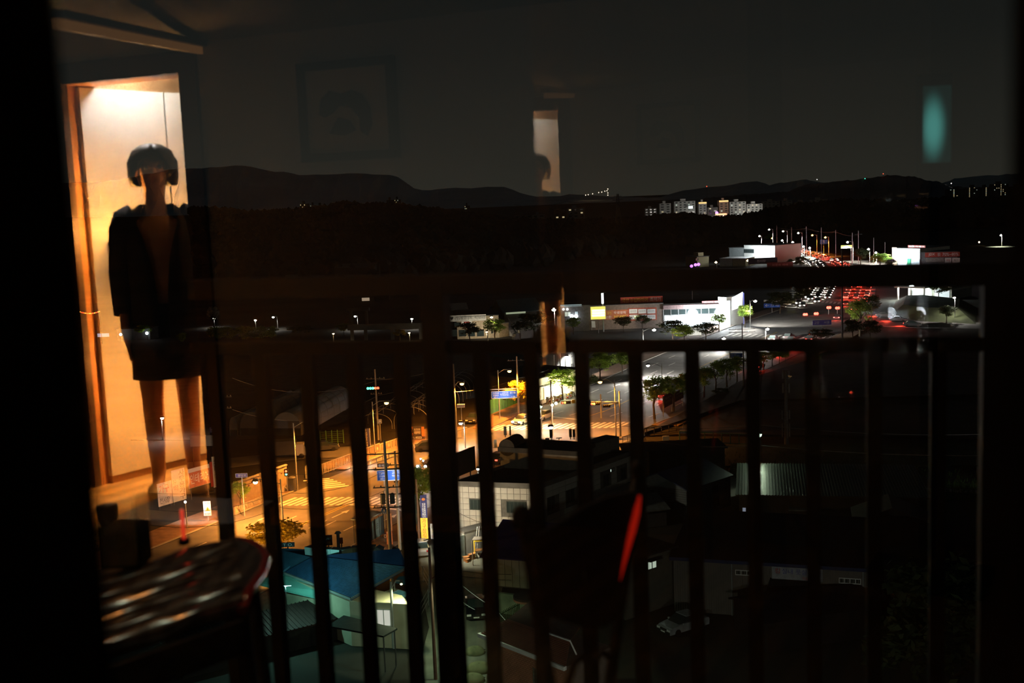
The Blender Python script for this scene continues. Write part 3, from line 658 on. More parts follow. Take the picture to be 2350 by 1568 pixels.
def crest(x):
    pts = [(-300, 480), (300, 474), (440, 470), (560, 480), (700, 476), (760, 466), (790, 457), (830, 466), (880, 462), (960, 470), (1040, 480), (1100, 486), (1160, 500), (1300, 503), (1450, 497), (1540, 490), (1580, 487), (1640, 499), (1700, 492), (1760, 478), (1840, 464), (1950, 455), (2050, 459), (2150, 452), (2350, 449), (2700, 446)]
    i = 0
    while i < len(pts) - 2 and pts[i + 1][0] < x: i += 1
    (x0, y0), (x1, y1) = pts[i], pts[i + 1]; return y0 + (y1 - y0) * (x - x0) / (x1 - x0)
def base_Y(x):
    return 520 if x < 900 else (520 + (x - 900) / 500 * 130 if x < 1400 else (650 + (x - 1400) / 400 * 200 if x < 1800 else 860))
YC = 1050
fh = MB(); cols = 90; rows_ = 7; Pz = []
for j in range(rows_ + 1):
    for k in range(cols + 1):
        x = -300 + 3000 * k / cols; u = j / rows_; Y = base_Y(x) + (YC - base_Y(x)) * u; P = hz(x, crest(x) + 6, YC)
        q = hz(x, hor(x), Y); fh.v.append(V3((q.x, q.y, (P.z - 7) * (u ** 1.15))))
for j in range(rows_):
    for k in range(cols): o = j * (cols + 1) + k; fh.f.append((o, o + 1, o + cols + 2, o + cols + 1))
o0 = len(fh.v)
for k in range(cols + 1):
    P = fh.v[rows_ * (cols + 1) + k]; fh.v.append(V3((P.x, P.y + 220, -1)))
for k in range(cols): o = rows_ * (cols + 1) + k; fh.f.append((o, o + 1, o0 + k + 1, o0 + k))
solo('hill_wooded', fh, forest_m, kind='structure')
ico_v = [V3(v).normalized() for v in ((0, 0, 1), (.894, 0, .447), (.276, .851, .447), (-.724, .526, .447), (-.724, -.526, .447), (.276, -.851, .447), (.724, .526, -.447), (-.276, .851, -.447), (-.894, 0, -.447), (-.276, -.851, -.447), (.724, -.526, -.447), (0, 0, -1))]
ico_f = [(0, 1, 2), (0, 2, 3), (0, 3, 4), (0, 4, 5), (0, 5, 1), (1, 6, 2), (2, 7, 3), (3, 8, 4), (4, 9, 5), (5, 10, 1), (2, 6, 7), (3, 7, 8), (4, 8, 9), (5, 9, 10), (1, 10, 6), (11, 7, 6), (11, 8, 7), (11, 9, 8), (11, 10, 9), (11, 6, 10)]
def blob(mb, c, r, hgt, rnd): mb.add([c + V3((v.x * r * rnd.uniform(.75, 1.2), v.y * r * rnd.uniform(.75, 1.2), v.z * hgt * rnd.uniform(.8, 1.2))) for v in ico_v], ico_f)
rnd = random.Random(5); fo = MB()
for k in range(5200):
    x = rnd.uniform(450, 2420); u = rnd.random() ** .8
    if k < 1500: u = rnd.uniform(.93, 1.03)
    Y = base_Y(x) + (YC - base_Y(x)) * u; P = hz(x, crest(x) + 6, YC); q = hz(x, hor(x), Y)
    zz = (P.z - 7) * (min(u, 1.0) ** 1.15); r = rnd.uniform(3.0, 6.5)
    for _ in range(3): blob(fo, V3((q.x + rnd.uniform(-r, r) * .7, q.y + rnd.uniform(-r, r) * .5, zz + rnd.uniform(2, 7) * (.75 if u > .9 else 1))), r * .75, r * .85, rnd)
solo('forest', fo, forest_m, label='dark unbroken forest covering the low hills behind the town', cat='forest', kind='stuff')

# apartment blocks and far buildings; every lit window a part
def win_me(m, w_=1.0, h=1.0): return mesh_of('window', MB().box((0, -.06, 0), (w_, .12, h)), m)
WM_W = win_me(E_WINW); WM_G = win_me(E_WIN); WM_D = win_me(glass_dk)
def block(name, label, cat, x0, y0, x1, y1, Y, m, lit=.1, stair=None, rows=None, cols=None, group=None, dep=14, dY=0.0, seed=1, warm=.5, top=None):
    rnd = random.Random(seed); A = hz(x0, y1, Y); B = hz(x1, y1, Y + dY); zb = 0.0; mid = (A + B) / 2; zt_ = up_to(mid, y0, 0, 500); A.z = B.z = zb; zlow = max(0, min(hz(x0, y1, Y).z, hz(x1, y1, Y).z))
    ux = (B - A); W = ux.length; ux.normalize(); nb = V3((-ux.y, ux.x, 0)); root = thing(name, label, cat, mid, 0, group)
    wb = MB(); wb.prism([A, B, B + nb * dep, A + nb * dep], (0, 0, zt_)); part('wall', wb, m, root, fix=True)
    rb = MB(); rb.prism([A + nb * 2 + ux * W * .3 + Z * zt_, A + nb * 2 + ux * W * .55 + Z * zt_, A + nb * 8 + ux * W * .55 + Z * zt_, A + nb * 8 + ux * W * .3 + Z * zt_], (0, 0, 3.2)); part('roof_house', rb, m, root, fix=True)
    H_ = zt_ - zlow; rows = rows or max(2, int(H_ / 3)); cols = cols or max(2, int(W / 5)); cw = W / cols; rh = H_ / rows; dk = MB(); rz = math.atan2(ux.y, ux.x)
    for j in range(rows):
        for i in range(cols):
            c = A + ux * ((i + .5) * cw) + Z * (zlow + (j + .5) * rh)
            if stair is not None and i in stair: piece('window', WM_W if rnd.random() < .7 else WM_G, root, c, rz, (cw * .30, 1, rh * .45))
            elif rnd.random() < lit: piece('window', WM_W if rnd.random() < warm else WM_G, root, c, rz, (cw * .35, 1, rh * .42))
            else: dk.box(c - nb * .03, (cw * .5, .06, rh * .45), rz)
    if dk.v: part('dark_windows', dk, glass_dk, root, kind='stuff')
    if top is not None: part('roof_lights', MB().prism([A + Z * (zt_ - 2), B + Z * (zt_ - 2), B + Z * zt_, A + Z * zt_], -nb * .3), top, root)
    return root
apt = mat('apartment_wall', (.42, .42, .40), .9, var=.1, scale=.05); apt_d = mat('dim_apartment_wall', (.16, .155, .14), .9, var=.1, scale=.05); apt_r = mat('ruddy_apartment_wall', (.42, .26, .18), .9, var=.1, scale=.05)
YT = 1500
block('apartment_block', 'grey blue-white block at the left end of the lit town on the skyline', 'building', 1514, 467, 1540, 494, YT, apt, .12, seed=2, warm=.1)
block('apartment_block', 'stepped apartment block right of the grey blue-white one, with a bright sign', 'building', 1548, 462, 1596, 494, YT, apt, .10, seed=3)
block('apartment_block', 'tall narrow tower with yellow lights along its roof edge', 'building', 1604, 464, 1622, 497, YT, apt, .12, seed=4, top=glow('roof_glow', (1, .6, .15), 1.4))
block('apartment_block', 'short dim block between the two yellow-topped towers', 'building', 1624, 476, 1648, 498, YT, apt_d, .22, seed=5)
block('apartment_block', 'ruddy tower with yellow lights along its roof edge', 'building', 1651, 460, 1672, 498, YT, apt_r, .16, seed=6, top=MATS['roof_glow'])
block('apartment_block', 'long white apartment slab right of the ruddy tower', 'building', 1675, 463, 1712, 494, YT, apt, .15, seed=7, warm=.3)
block('apartment_block', 'white apartment slab at the right end of the lit town', 'building', 1714, 468, 1750, 489, YT, apt, .10, seed=8, warm=.4)
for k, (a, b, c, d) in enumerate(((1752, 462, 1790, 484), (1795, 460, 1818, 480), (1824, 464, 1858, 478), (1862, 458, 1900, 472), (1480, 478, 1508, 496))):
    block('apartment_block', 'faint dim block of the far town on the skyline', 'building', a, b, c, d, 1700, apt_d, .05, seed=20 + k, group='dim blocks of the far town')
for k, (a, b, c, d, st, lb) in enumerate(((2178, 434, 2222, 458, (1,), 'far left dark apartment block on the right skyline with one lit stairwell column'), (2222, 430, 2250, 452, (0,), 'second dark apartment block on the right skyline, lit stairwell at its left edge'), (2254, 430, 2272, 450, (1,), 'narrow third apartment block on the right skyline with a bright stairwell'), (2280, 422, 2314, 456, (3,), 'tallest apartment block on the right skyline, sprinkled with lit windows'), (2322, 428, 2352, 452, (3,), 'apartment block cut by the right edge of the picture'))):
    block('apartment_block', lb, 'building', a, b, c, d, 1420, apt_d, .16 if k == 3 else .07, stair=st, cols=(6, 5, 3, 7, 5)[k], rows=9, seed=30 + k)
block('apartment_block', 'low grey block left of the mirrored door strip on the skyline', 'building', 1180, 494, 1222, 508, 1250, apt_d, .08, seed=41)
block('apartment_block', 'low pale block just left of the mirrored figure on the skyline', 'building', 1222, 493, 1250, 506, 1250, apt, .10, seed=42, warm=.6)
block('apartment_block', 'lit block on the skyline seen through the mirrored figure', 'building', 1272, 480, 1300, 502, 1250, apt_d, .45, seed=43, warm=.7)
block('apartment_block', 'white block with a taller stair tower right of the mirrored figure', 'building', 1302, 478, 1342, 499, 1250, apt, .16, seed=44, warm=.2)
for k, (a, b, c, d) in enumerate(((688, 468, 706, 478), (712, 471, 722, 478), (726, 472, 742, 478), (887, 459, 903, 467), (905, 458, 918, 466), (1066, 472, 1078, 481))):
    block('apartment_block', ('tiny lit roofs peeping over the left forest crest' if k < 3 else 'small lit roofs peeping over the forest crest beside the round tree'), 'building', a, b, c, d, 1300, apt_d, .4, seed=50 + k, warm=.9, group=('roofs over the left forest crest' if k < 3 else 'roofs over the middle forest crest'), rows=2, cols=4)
def point_glow(name, label, x, y, Y, r, m, cat='light', base_z=None, group=None, pole=True):
    P = hz(x, y, Y); t = thing(name, label, cat, (P.x, P.y, base_z if base_z is not None else 0), 0, group)
    part('bulb', MB().ball(P, r, 8, 6), m, t)
    if pole: part('pole', MB().tube([V3((P.x, P.y, base_z or 0)), P], max(.05, r * .3), 6), steel_dk, t)
    return t
YR = 4700
for x, y in ((1344, 448), (1350, 447), (1360, 445), (1374, 442), (1381, 441), (1388, 439), (1393, 438), (1395, 434), (1395, 443), (1395, 448)):
    point_glow('ridge_lamp', 'tiny warm lamp on the mountain ridge left of the lit town', x, y, 4600, 1.6, E_WW, group='lamps along the mountain ridge', pole=False, base_z=hz(x, y, 4600).z)
for x, y, m, lb in ((1985, 410, E_GRN, 'tiny green beacon on the right-hand hill'), (2027, 399, E_RED, 'tiny red beacon on top of the right-hand hill'), (1622, 428, E_RED, 'faint red mast light above the far mountain'), (1875, 412, E_W, 'tiny white light on the ridge over the avenue'), (2183, 421, E_W, 'tiny white light above the right apartment blocks')):
    point_glow('beacon', lb, x, y, 2860, 1.0, m)
# lattice mast of a power line against the hill
px_, Yp = 1419, 900; bz = 10; P = hz(px_, 500, Yp); tp = up_to(P, 445)
pm = thing('power_pylon', 'lattice power pylon rising over the forest crest below the ridge lamps', 'pylon', (P.x, P.y, bz)); mb = MB(); hw = 2.6
for sx_ in (-1, 1):
    for sy_ in (-1, 1): mb.tube([V3((P.x + sx_ * hw, P.y + sy_ * hw, bz)), V3((P.x + sx_ * .5, P.y + sy_ * .5, tp))], .28, 5)
for k in range(7):
    a = k / 7; b = (k + 1) / 7; f0 = hw + (.5 - hw) * a; f1 = hw + (.5 - hw) * b
    for s_ in (-1, 1): mb.bar(V3((P.x - s_ * f0, P.y - f0, bz + (tp - bz) * a)), V3((P.x + s_ * f1, P.y - f1, bz + (tp - bz) * b)), .22)
part('lattice', mb, steel_dk, pm)
for k, f in enumerate((.70, .82, .93)): part('cross_arm', MB().bar(V3((P.x - (5.2 - k), P.y, bz + (tp - bz) * f)), V3((P.x + (5.2 - k), P.y, bz + (tp - bz) * f)), .4), steel_dk, pm)
# ------------------------------------------------------------------ street lamps
SOD = (1, .31, .035); WHT = (1, .95, .84); GRN = (.78, 1, .66); BLU = (.80, .90, 1)
def lamp(label, lx, ly, bx_, by, col=SOD, power=9000, m=None, r=.34, arm=None, group=None, name='street_lamp', pole_r=.09, light=True, aim=None, angle=165, pole=None, top_extra=0.0, wing=None):
    B = g(bx_, by); H_ = hz(lx, ly, B.y); 
    t = thing(name, label, 'lamp', B, 0, group); ztop = H_.z + .25
    part('pole', MB().tube([B, V3((B.x, B.y, ztop + top_extra))], [pole_r * 1.25, pole_r * .8], 8), pole or steel, t)
    if (V3((H_.x, H_.y, 0)) - V3((B.x, B.y, 0))).length > .5:
        q0 = V3((B.x, B.y, ztop - .6)); q1 = (q0 + H_) / 2 + Z * .5; part('arm', MB().tube([q0, q1, H_ + Z * .32], pole_r * .55, 6), pole or steel, t)
    else: part('collar', MB().cyl((B.x, B.y, ztop - .5), pole_r * 1.3, .25, 8), steel_dk, t)
    hb = MB(); hb.hexa([H_ + V3((x * r * 1.3, y * r * .8, .12)) for x, y in ((-1, -1), (1, -1), (1, 1), (-1, 1))], [H_ + V3((x * r * .8, y * r * .5, .42)) for x, y in ((-1, -1), (1, -1), (1, 1), (-1, 1))]); part('lamp_head', hb, steel_dk, t)
    mm = m or (E_O if col is SOD else (E_G if col is GRN else (E_WB if col is BLU else E_W)))
    part('bulb', MB().ball(H_, r, 10, 8, (1, 1, .8)), mm, t)
    if wing:
        for sg in (-1, 1): lamp_light(t, H_ - Z * (r + .15), col, power * .5, angle=104, aim=(wing[0] * sg, wing[1] * sg, -.62), blend=.8)
    elif light: lamp_light(t, H_ - Z * (r + .15), col, power, angle=angle, aim=aim or (0, 0, -1), blend=.6)
    return t
PW = 19000
lamp('near orange street lamp over the left pavement, beside the tiled retaining wall', 586, 1107, 650, 1203, (1, .33, .05), 15000, E_WW, .30, angle=177, pole=mat('bluish_pole', (.20, .27, .32), .5))
lamp('orange street lamp half hidden behind a railing bar at the left pavement', 714, 974, 683, 1126, SOD, PW)
lamp('orange street lamp beside the dark blue vertical banner', 887, 925, 861, 1048, SOD, PW * 1.1)
lamp('tall orange street lamp on a utility pole at the left of the junction', 1060, 881, 1048, 1004, SOD, PW * 1.2, pole_r=.13, pole=pole_m, top_extra=3.0)
lamp('orange street lamp above the first blue direction sign', 1169, 852, 1147, 963, SOD, PW * 1.2)
lamp('orange street lamp leaning over the avenue across the junction', 1377, 877, 1414, 1003, SOD, PW * 1.1)
lamp('white lamp on a bracket over the bridge railing', 831, 1045, 838, 1075, WHT, 1200, None, .24)
lamp('white lamp left of the second railing post, at the corner pavement', 1057, 972, 1068, 1029, WHT, 2200, None, .30)
lamp('brilliant greenish white lamp over the junction, right of a railing bar', 1238, 933, 1243, 988, GRN, 5200, None, .46)
lamp('brilliant white lamp low on a thin pole in front of the junction crosswalk', 1264, 981, 1268, 1032, (1, .97, .78), 2200, None, .36)
lamp('white lamp on a stout pole above the lit corner shop', 1300, 819, 1299, 872, WHT, 26000, None, .36, wing=(.45, .9))
lamp('white street lamp over the avenue left of a railing bar', 1487, 839, 1519, 873, WHT, 60000, None, .36, wing=(.5, .87))
lamp('white star-like lamp left of the bluish lamp in the middle distance', 1271, 711, 1274, 752, WHT, 6000, None, .62)
lamp('bluish white floodlight beside the low grey shop', 1293, 728, 1279, 756, BLU, 5000, None, .7)
lamp('white lamp behind the lower rail, left of the lit kiosk board', 1501, 757, 1476, 790, WHT, 40000, None, .50)
lamp('white lamp just above the lower rail at the avenue', 1661, 777, 1668, 800, WHT, 70000, None, .50, wing=(.8, .6))
lamp('white lamp on a thin pole by the violet direction sign', 1733, 691, 1722, 752, WHT, 40000, None, .50, wing=(.8, .6))
lamp('white lamp over the second junction, in front of its crosswalk', 1761, 755, 1757, 790, WHT, 70000, None, .50, wing=(.8, .6))
lamp('greenish white lamp on the tall pole in the dark field', 1741, 998, 1744, 1121, GRN, 5000, None, .40, pole_r=.16, pole=mat('pale_pole', (.42, .46, .44), .7, var=.1), top_extra=6.0, angle=172, aim=(.4, -.8, -.5))
lamp('white lamp on a bracket right of the lit gas station', 2190, 683, 2191, 738, WHT, 4000, None, .40)
# far avenue lamps
for k, (lx, ly, bx_, by, c, lb) in enumerate(((1743, 542, 1748, 580, WHT, 'leftmost white lamp of the far avenue row'), (1765, 527, 1774, 574, WHT, 'second white lamp from the left of the far avenue row'), (1797, 531, 1807, 576, WHT, 'third white lamp from the left, highest over the far avenue'), (1832, 535, 1841, 580, WHT, 'fourth white lamp from the left over the far avenue'),
        (1772, 547, 1774, 572, SOD, 'small orange lamp under the white ones at the far end of the avenue'), (1864, 540, 1875, 584, SOD, 'larger orange lamp over the far avenue'), (1894, 545, 1902, 589, SOD, 'smaller orange lamp right of the far blue sign'), (1795, 552, 1798, 590, WHT, 'lower white lamp beside the white showroom'), (1819, 556, 1823, 592, WHT, 'lower white lamp in the middle of the far avenue'),
        (1844, 566, 1846, 596, WHT, 'upper of two low white lamps close together on the far avenue'), (1858, 569, 1860, 598, WHT, 'lower of two low white lamps close together on the far avenue'), (1945, 556, 1958, 600, WHT, 'white lamp above the yellow lit sign'), (1993, 572, 1996, 604, WHT, 'white lamp left of the bright clothing store'), (2010, 580, 2012, 606, WHT, 'white lamp just left of the bright clothing store trees'), (2010, 603, 2011, 622, (1, .8, .5), 'low warm lamp among the trees by the clothing store'), (1716, 598, 1718, 622, (1, .8, .5), 'yellowish lamp in front of the white showroom'), (1643, 602, 1645, 622, (1, .75, .35), 'yellowish lamp by the cream corner house'), (1862, 594, 1864, 618, SOD, 'orange lamp at the bend of the far avenue'), (2297, 540, 2299, 566, (.9, 1, .7), 'lone greenish white lamp on the dark slope at the right'), (2348, 545, 2349, 570, WHT, 'white lamp at the right edge of the picture'))):
    lamp(lb, lx, ly, bx_, by, c, 60000 if c is WHT else 42000, (E_WW if c not in (WHT, SOD) and k != 18 else None), .62, pole_r=.14, angle=116, light=(k not in (15, 16, 17, 19)))
# lamps of the dark left side
for lx, ly, bx_, by, c, lb in ((491, 731, 493, 752, WHT, 'leftmost small white lamp, beside a pale lit tree'), (544, 722, 546, 752, None, ''), (586, 735, 588, 760, WHT, 'small faint white lamp on the dark left side'), (627, 728, 638, 756, WHT, 'white lamp above the lit hedge on the left'), (765, 766, 766, 788, (1, .7, .35), 'low warm lamp behind the lower rail on the left'), (815, 726, 822, 756, WHT, 'white lamp beside the concrete frame on the left'), (939, 764, 941, 786, (1, .7, .35), 'low warm lamp left of the middle railing post'), (945, 732, 946, 756, WHT, 'tiny white lamp left of the middle railing post'), (372, 960, 374, 1010, WHT, 'white lamp shining through the mirrored legs'), (1117, 762, 1119, 790, (1, .7, .35), 'warm lamp in front of the butcher shop'), (1128, 728, 1120, 785, (1, .8, .45), 'warm lamp above the butcher shop sign'), (1157, 720, 1163, 742, WHT, 'white floodlight at the right corner of the butcher shop')):
    if c: lamp(lb, lx, ly, bx_, by, c, 1600 if c is WHT else 900, E_W if c is WHT else E_WW, .30 if ly > 740 else .40)
def twin(label, pts, bx_, by, top, m, r, pw):
    """several floodlights on one pole"""
    B = g(bx_, by); zt_ = up_to(B, top); t = thing('floodlight_pole', label, 'lamp', B); part('pole', MB().tube([B, V3((B.x, B.y, zt_))], [.16, .11], 8), MATS['pale_pole'], t)
    for x, y in pts:
        P = hz(x, y, B.y); part('bulb', MB().ball(P, r, 8, 6), m, t); part('bracket', MB().bar(P, V3((B.x, B.y, P.z - .1)), .07), steel, t)
        lamp_light(t, P - Z * (r + .12), WHT, pw, angle=150)
twin('pale blue pole with two white floodlights and a blue gantry sign', ((958, 1071), (976, 1071)), 967, 1145, 1066, E_W, .20, 900)
twin('tall thin pole in the junction with a pair of greenish floodlights', ((1267, 930), (1276, 926)), 1268, 1000, 873, E_G, .24, 1300)
lamp('dark curved lane lamp lighting the little white shed', 921, 1341, 905, 1488, (.86, 1, .55), 900, mat('lane_lamp_glass', (.6, .6, .6), emit=(.9, 1, .6), strength=2.0), .12, pole_r=.13, pole=pole_m)
lamp('hidden lane lamp on the dark pole beside the parked black car', 1046, 1318, 1000, 1560, (.72, 1, .62), 1300, MATS['lane_lamp_glass'], .10, pole_r=.12, pole=mat('rusty_pole', (.16, .08, .055), .7, var=.2), top_extra=2.0)
lamp('white lamp at the foot of the dark billboard', 1097, 1077, 1098, 1100, (.85, 1, .95), 1300, E_W, .22)

lamp('added yard lamp hidden behind the middle railing post', 1022, 1178, 1024, 1300, (1, .90, .66), 3300, MATS['lane_lamp_glass'], .12, pole_r=.1, angle=165, aim=(.35, 1, -.45))  # unseen lamp added to brighten the tiled house front
for k, (x, y) in enumerate(((1526, 500), (1574, 500), (1612, 502), (1660, 503), (1694, 500), (1732, 496))):
    lamp(('added town lamp before the grey blue-white block', 'added town lamp before the stepped apartment block', 'added town lamp before the tall narrow tower', 'added town lamp before the ruddy tower', 'added town lamp before the long white slab', 'added town lamp at the right end of the lit town')[k], x, y - 8, x, y + 12 if False else y, (1, .95, .85), 45000, E_W, .5, angle=170, aim=(0, .8, .35))  # added lamps that brighten the apartment fronts
def added_sign_lamp(t, P, pw, col=(1, .97, .9)):  # added spot that brightens a sign face, with a small housing
    lamp_light(t, P, col, pw, 'SPOT', 120, .08, aim=(0, 1, .25), blend=.8)
def added_flood(label, x, y, h, col, pw, aim):
    B = V3((x, y, 0)); t = thing('floodlight_pole', label, 'lamp', B); part('pole', MB().tube([B, B + Z * h], [.16, .1], 8), steel, t); hd = B + Z * h; part('housing', MB().box(hd, (.6, .35, .3)), steel_dk, t); part('bulb', MB().ball(hd - Z * .2, .14, 8, 6), E_W, t); lamp_light(t, hd - Z * .4, col, pw, angle=150, aim=aim, blend=.7)
lamp('added orange lamp hidden behind the slatted table at the lower left', 520, 1272, 512, 1366, (1, .45, .08), 11000, E_O, .26, angle=130, aim=(.7, 1, .12))  # added out of sight to light the yellow lit tree and blue roof
added_flood('added unseen floodlight pole at the foot of the flats, left', 4, 50, 10, (.86, 1, .74), 9500, (.05, 1, -.30)); added_flood('added unseen floodlight pole at the foot of the flats, right', 12, 48, 10, (1, .93, .80), 11000, (.18, 1, -.35))  # unseen floods added to brighten the near yards and sheds
# ------------------------------------------------------------------ poles, masts, cables
def upole(label, bx_, by, top, arms=(), m=None, r=.15, lean=0.0, group=None, ins=True):
    B = g(bx_, by); zt_ = up_to(B, top); t = thing('utility_pole', label, 'pole', B, 0, group); part('pole', MB().tube([B, V3((B.x, B.y, zt_))], [r * 1.2, r * .75], 10), m or pole_m, t)
    for (y, half) in arms:
        za = up_to(B, y); a = V3((B.x - half, B.y + .2, za)); b = V3((B.x + half, B.y + .2, za)); part('cross_arm', MB().bar(a, b, .10), steel_dk, t)
        for f in (-.9, -.45, .45, .9) if ins else (): part('insulator', MB().cyl((B.x + f * half, B.y + .2, za + .05), .06, .16, 6), mat('insulator', (.25, .22, .2), .3), t)
    return t
u1 = upole('near concrete utility pole with crossarms in front of the bus shelter', 900, 1340, 1010, ((1043, 2.1), (1078, 2.3), (1120, 1.4), (1166, 1.5)), r=.17)
B = ORG[u1.name][0]
for dx in (-.5, .45): part('transformer', MB().cyl((B.x + dx, B.y + .3, up_to(B, 1158)), .26, 1.0, 10), mat('transformer', (.20, .21, .20), .6), u1)
upole('grey utility pole close to the near concrete one', 918, 1262, 1035, ((1068, 1.3), (1135, 1.2)), r=.15)
upole('brownish pole carrying cables beside the furniture shop sign', 963, 1262, 1100, ((1215, .9),), mat('brown_pole', (.22, .12, .07), .8, var=.2), .13)
upole('tall concrete pole standing behind the first blue direction sign', 1191, 958, 818, ((828, 1.6),), r=.16)
upole('concrete pole with signal lamps left of the blue banner', 869, 1010, 848, ((870, 1.5), (905, .9)), r=.15)
upole('leftmost tall pole beside the mirrored doorway, with two crossarms', 533, 1185, 905, ((862 + 50, .9), (938, .8)), r=.14)
upole('slim white pole at the far right, brightly lit below its middle', 2335, 1140, 896, ((1044, 1.6),), mat('white_pole', (.55, .55, .55), .6, var=.1), .17, ins=False)
_w = bpy.data.objects[[o.name for o in bpy.data.objects if o.get('label', '').startswith('slim white pole')][0]]; B = g(2335, 1140); P_ = V3((B.x, B.y - 1.6, up_to(B, 1064))); part('pole_lamp', MB().box(P_, (.25, .2, .15)), steel_dk, _w); part('lamp_bracket', MB().bar(P_, V3((B.x, B.y, P_.z)), .06), steel_dk, _w); lamp_light(_w, P_ + V3((0, .2, .1)), (1, 1, .97), 330, 'SPOT', 150, .06, aim=(0, 1, .5)); pbx = scrboard('meter_box', 'grey equipment box on the slim white pole at the far right', 'box', 2324, 978, 2331, 992, B.y - .3, gray, base=0, thick=.4, legs=())
upole('slim pole at the right end of the avenue tree row', 1676, 870, 790, ((800, 1.2),), r=.14)
upole('dark wooden pole left of the avenue tree row end', 1707, 893, 806, ((830, .9),), mat('wood_pole', (.12, .09, .07), .9), .16)
upole('dark double crossarm pole in front of the second junction', 1704, 800, 742, ((756, 3.2), (763, 3.2)), steel_dk, .16)
for k, (x, y, tp_, lb) in enumerate(((1783, 582, 518, 'thin far utility pole left of the showroom lamps'), (1817, 588, 522, 'thin far utility pole between the white lamps'), (1851, 594, 520, 'tallest thin utility pole of the far avenue'), (1885, 600, 522, 'thin far pole behind the blue sign'), (1918, 604, 528, 'thin far pole left of the yellow lit sign'), (1956, 608, 534, 'thin far pole right of the yellow lit sign'), (1970, 606, 530, 'thin far pole with a crossarm over the trees'), (2005, 604, 546, 'thin far pole by the clothing store trees'), (2031, 606, 556, 'bent lamp pole left of the clothing store'), (1287, 880, 810, 'slim pole behind the shop trees'), (1273, 890, 815, 'slim pole at the roof of the lit corner shop'), (1380, 960, 905, 'thin pole by the avenue kerb'), (1530, 748, 702, 'thin pole at the tyre shop forecourt'), (1590, 742, 668, 'utility pole at the tyre shop'))):
    upole(lb, x, y, tp_, ((tp_ + 8, 1.8),) if k in (2, 6, 13) else (), steel, .14, ins=False)
ym = upole('bare dark mast in front of the headlight queue', 1933, 790, 570, ((582, 2.2), (590, 1.6)), steel_dk, .22, ins=False)
# mobile phone mast in the field
B = g(1805, 1022); t = thing('phone_mast', 'tall grey phone mast with antenna panels in the dark field', 'mast', B); mm = mat('mast_paint', (.20, .20, .19), .7, var=.1)
part('pole', MB().tube([B, V3((B.x, B.y, up_to(B, 850)))], [.34, .16], 10), mm, t)
for (y0, y1, hw, nn) in ((868, 852, .62, 4), (900, 882, .62, 4), (962, 944, .62, 3), (990, 974, .62, 3), (1003, 992, .62, 3)):
    z0, z1 = up_to(B, y0), up_to(B, y1)
    part('platform', MB().bar(B + Z * z0 + V3((-hw, 0, 0)), B + Z * z0 + V3((hw, 0, 0)), .1), mm, t)
    for k in range(nn):
        a = 2 * math.pi * k / nn + .5; c = B + V3((math.cos(a) * hw, math.sin(a) * hw, (z0 + z1) / 2)); part('antenna_panel', MB().box(c, (.16, .12, (z1 - z0) * 1.1), a), mat('antenna', (.34, .34, .32), .6), t); part('bracket', MB().bar(V3((B.x, B.y, c.z)), c, .05), mm, t)
def cable(label, pts, sag=.6, r=.022, m=None, group=None):
    """hangs between world points"""
    mb = MB()
    for a, b in zip(pts[:-1], pts[1:]):
        n = 10; mb.tube([a + (b - a) * (k / n) - Z * (sag * 4 * (k / n) * (1 - k / n)) for k in range(n + 1)], r, 4)
    return solo('power_cable', mb, m or steel_dk, label, 'cable', group=group)
cb = mat('cable_grey', (.22, .22, .22), .6)
cable('power cable from the near utility pole down to the left, top one', [hz(893, 1040, 121), hz(640, 1085, 118), hz(340, 1130, 115)], 1.0)
cable('power cable from the near utility pole down to the left, second one', [hz(893, 1076, 121), hz(640, 1130, 118), hz(340, 1168, 115)], 1.0)
cable('power cable from the near utility pole down to the left, lowest one', [hz(895, 1120, 121), hz(640, 1165, 118), hz(340, 1205, 115)], 1.0)
cable('cable running right from the near pole past the tiled house', [hz(905, 1078, 121), hz(1050, 1176, 112), hz(1250, 1215, 110)], .8)
cable('pair cable drooping across the storage wall, upper', [hz(1000, 1300, 104), hz(1212, 1318, 108)], .3); cable('pair cable drooping across the storage wall, lower', [hz(1000, 1312, 104), hz(1212, 1331, 108)], .3)
cable('lane cable from the rusty pole down past the black car, upper', [hz(1003, 1290, 92), hz(1140, 1400, 86), hz(1200, 1450, 82)], .3); cable('lane cable from the rusty pole down past the black car, lower', [hz(1003, 1325, 92), hz(1090, 1400, 86)], .3)
cable('long blue-lit cable over the dark field, upper', [hz(1420, 977, 150), hz(1741, 975, 140), hz(2250, 997, 138), hz(2400, 996, 130)], .5, .03, cb); cable('long cable over the dark field, lower', [hz(1480, 1010, 150), hz(1741, 1022, 140), hz(2335, 1045, 131), hz(2450, 1046, 130)], .5, .03, cb)
cable('high cable over the left field, upper', [hz(533, 868, 138), hz(700, 900, 150), hz(868, 872, 175), hz(1037, 838, 178)], .5, .02, cb); cable('high cable over the left field, lower', [hz(533, 940, 138), hz(700, 965, 150), hz(868, 908, 175), hz(1037, 850, 178)], .5, .02, cb)
cable('cable from the tall pole to the direction sign pole', [hz(1037, 900, 178), hz(1191, 868, 186), hz(1299, 828, 240)], .5, .02, cb)
cable('thin cable over the far avenue', [hz(1783, 522, 640), hz(1851, 524, 600), hz(1918, 532, 590), hz(1970, 540, 590)], 1.0, .06, cb)
cable('cable between pylon and left hills', [hz(1419, 452, 900), hz(1300, 462, 980), hz(1180, 470, 1000)], 3, .12, cb)

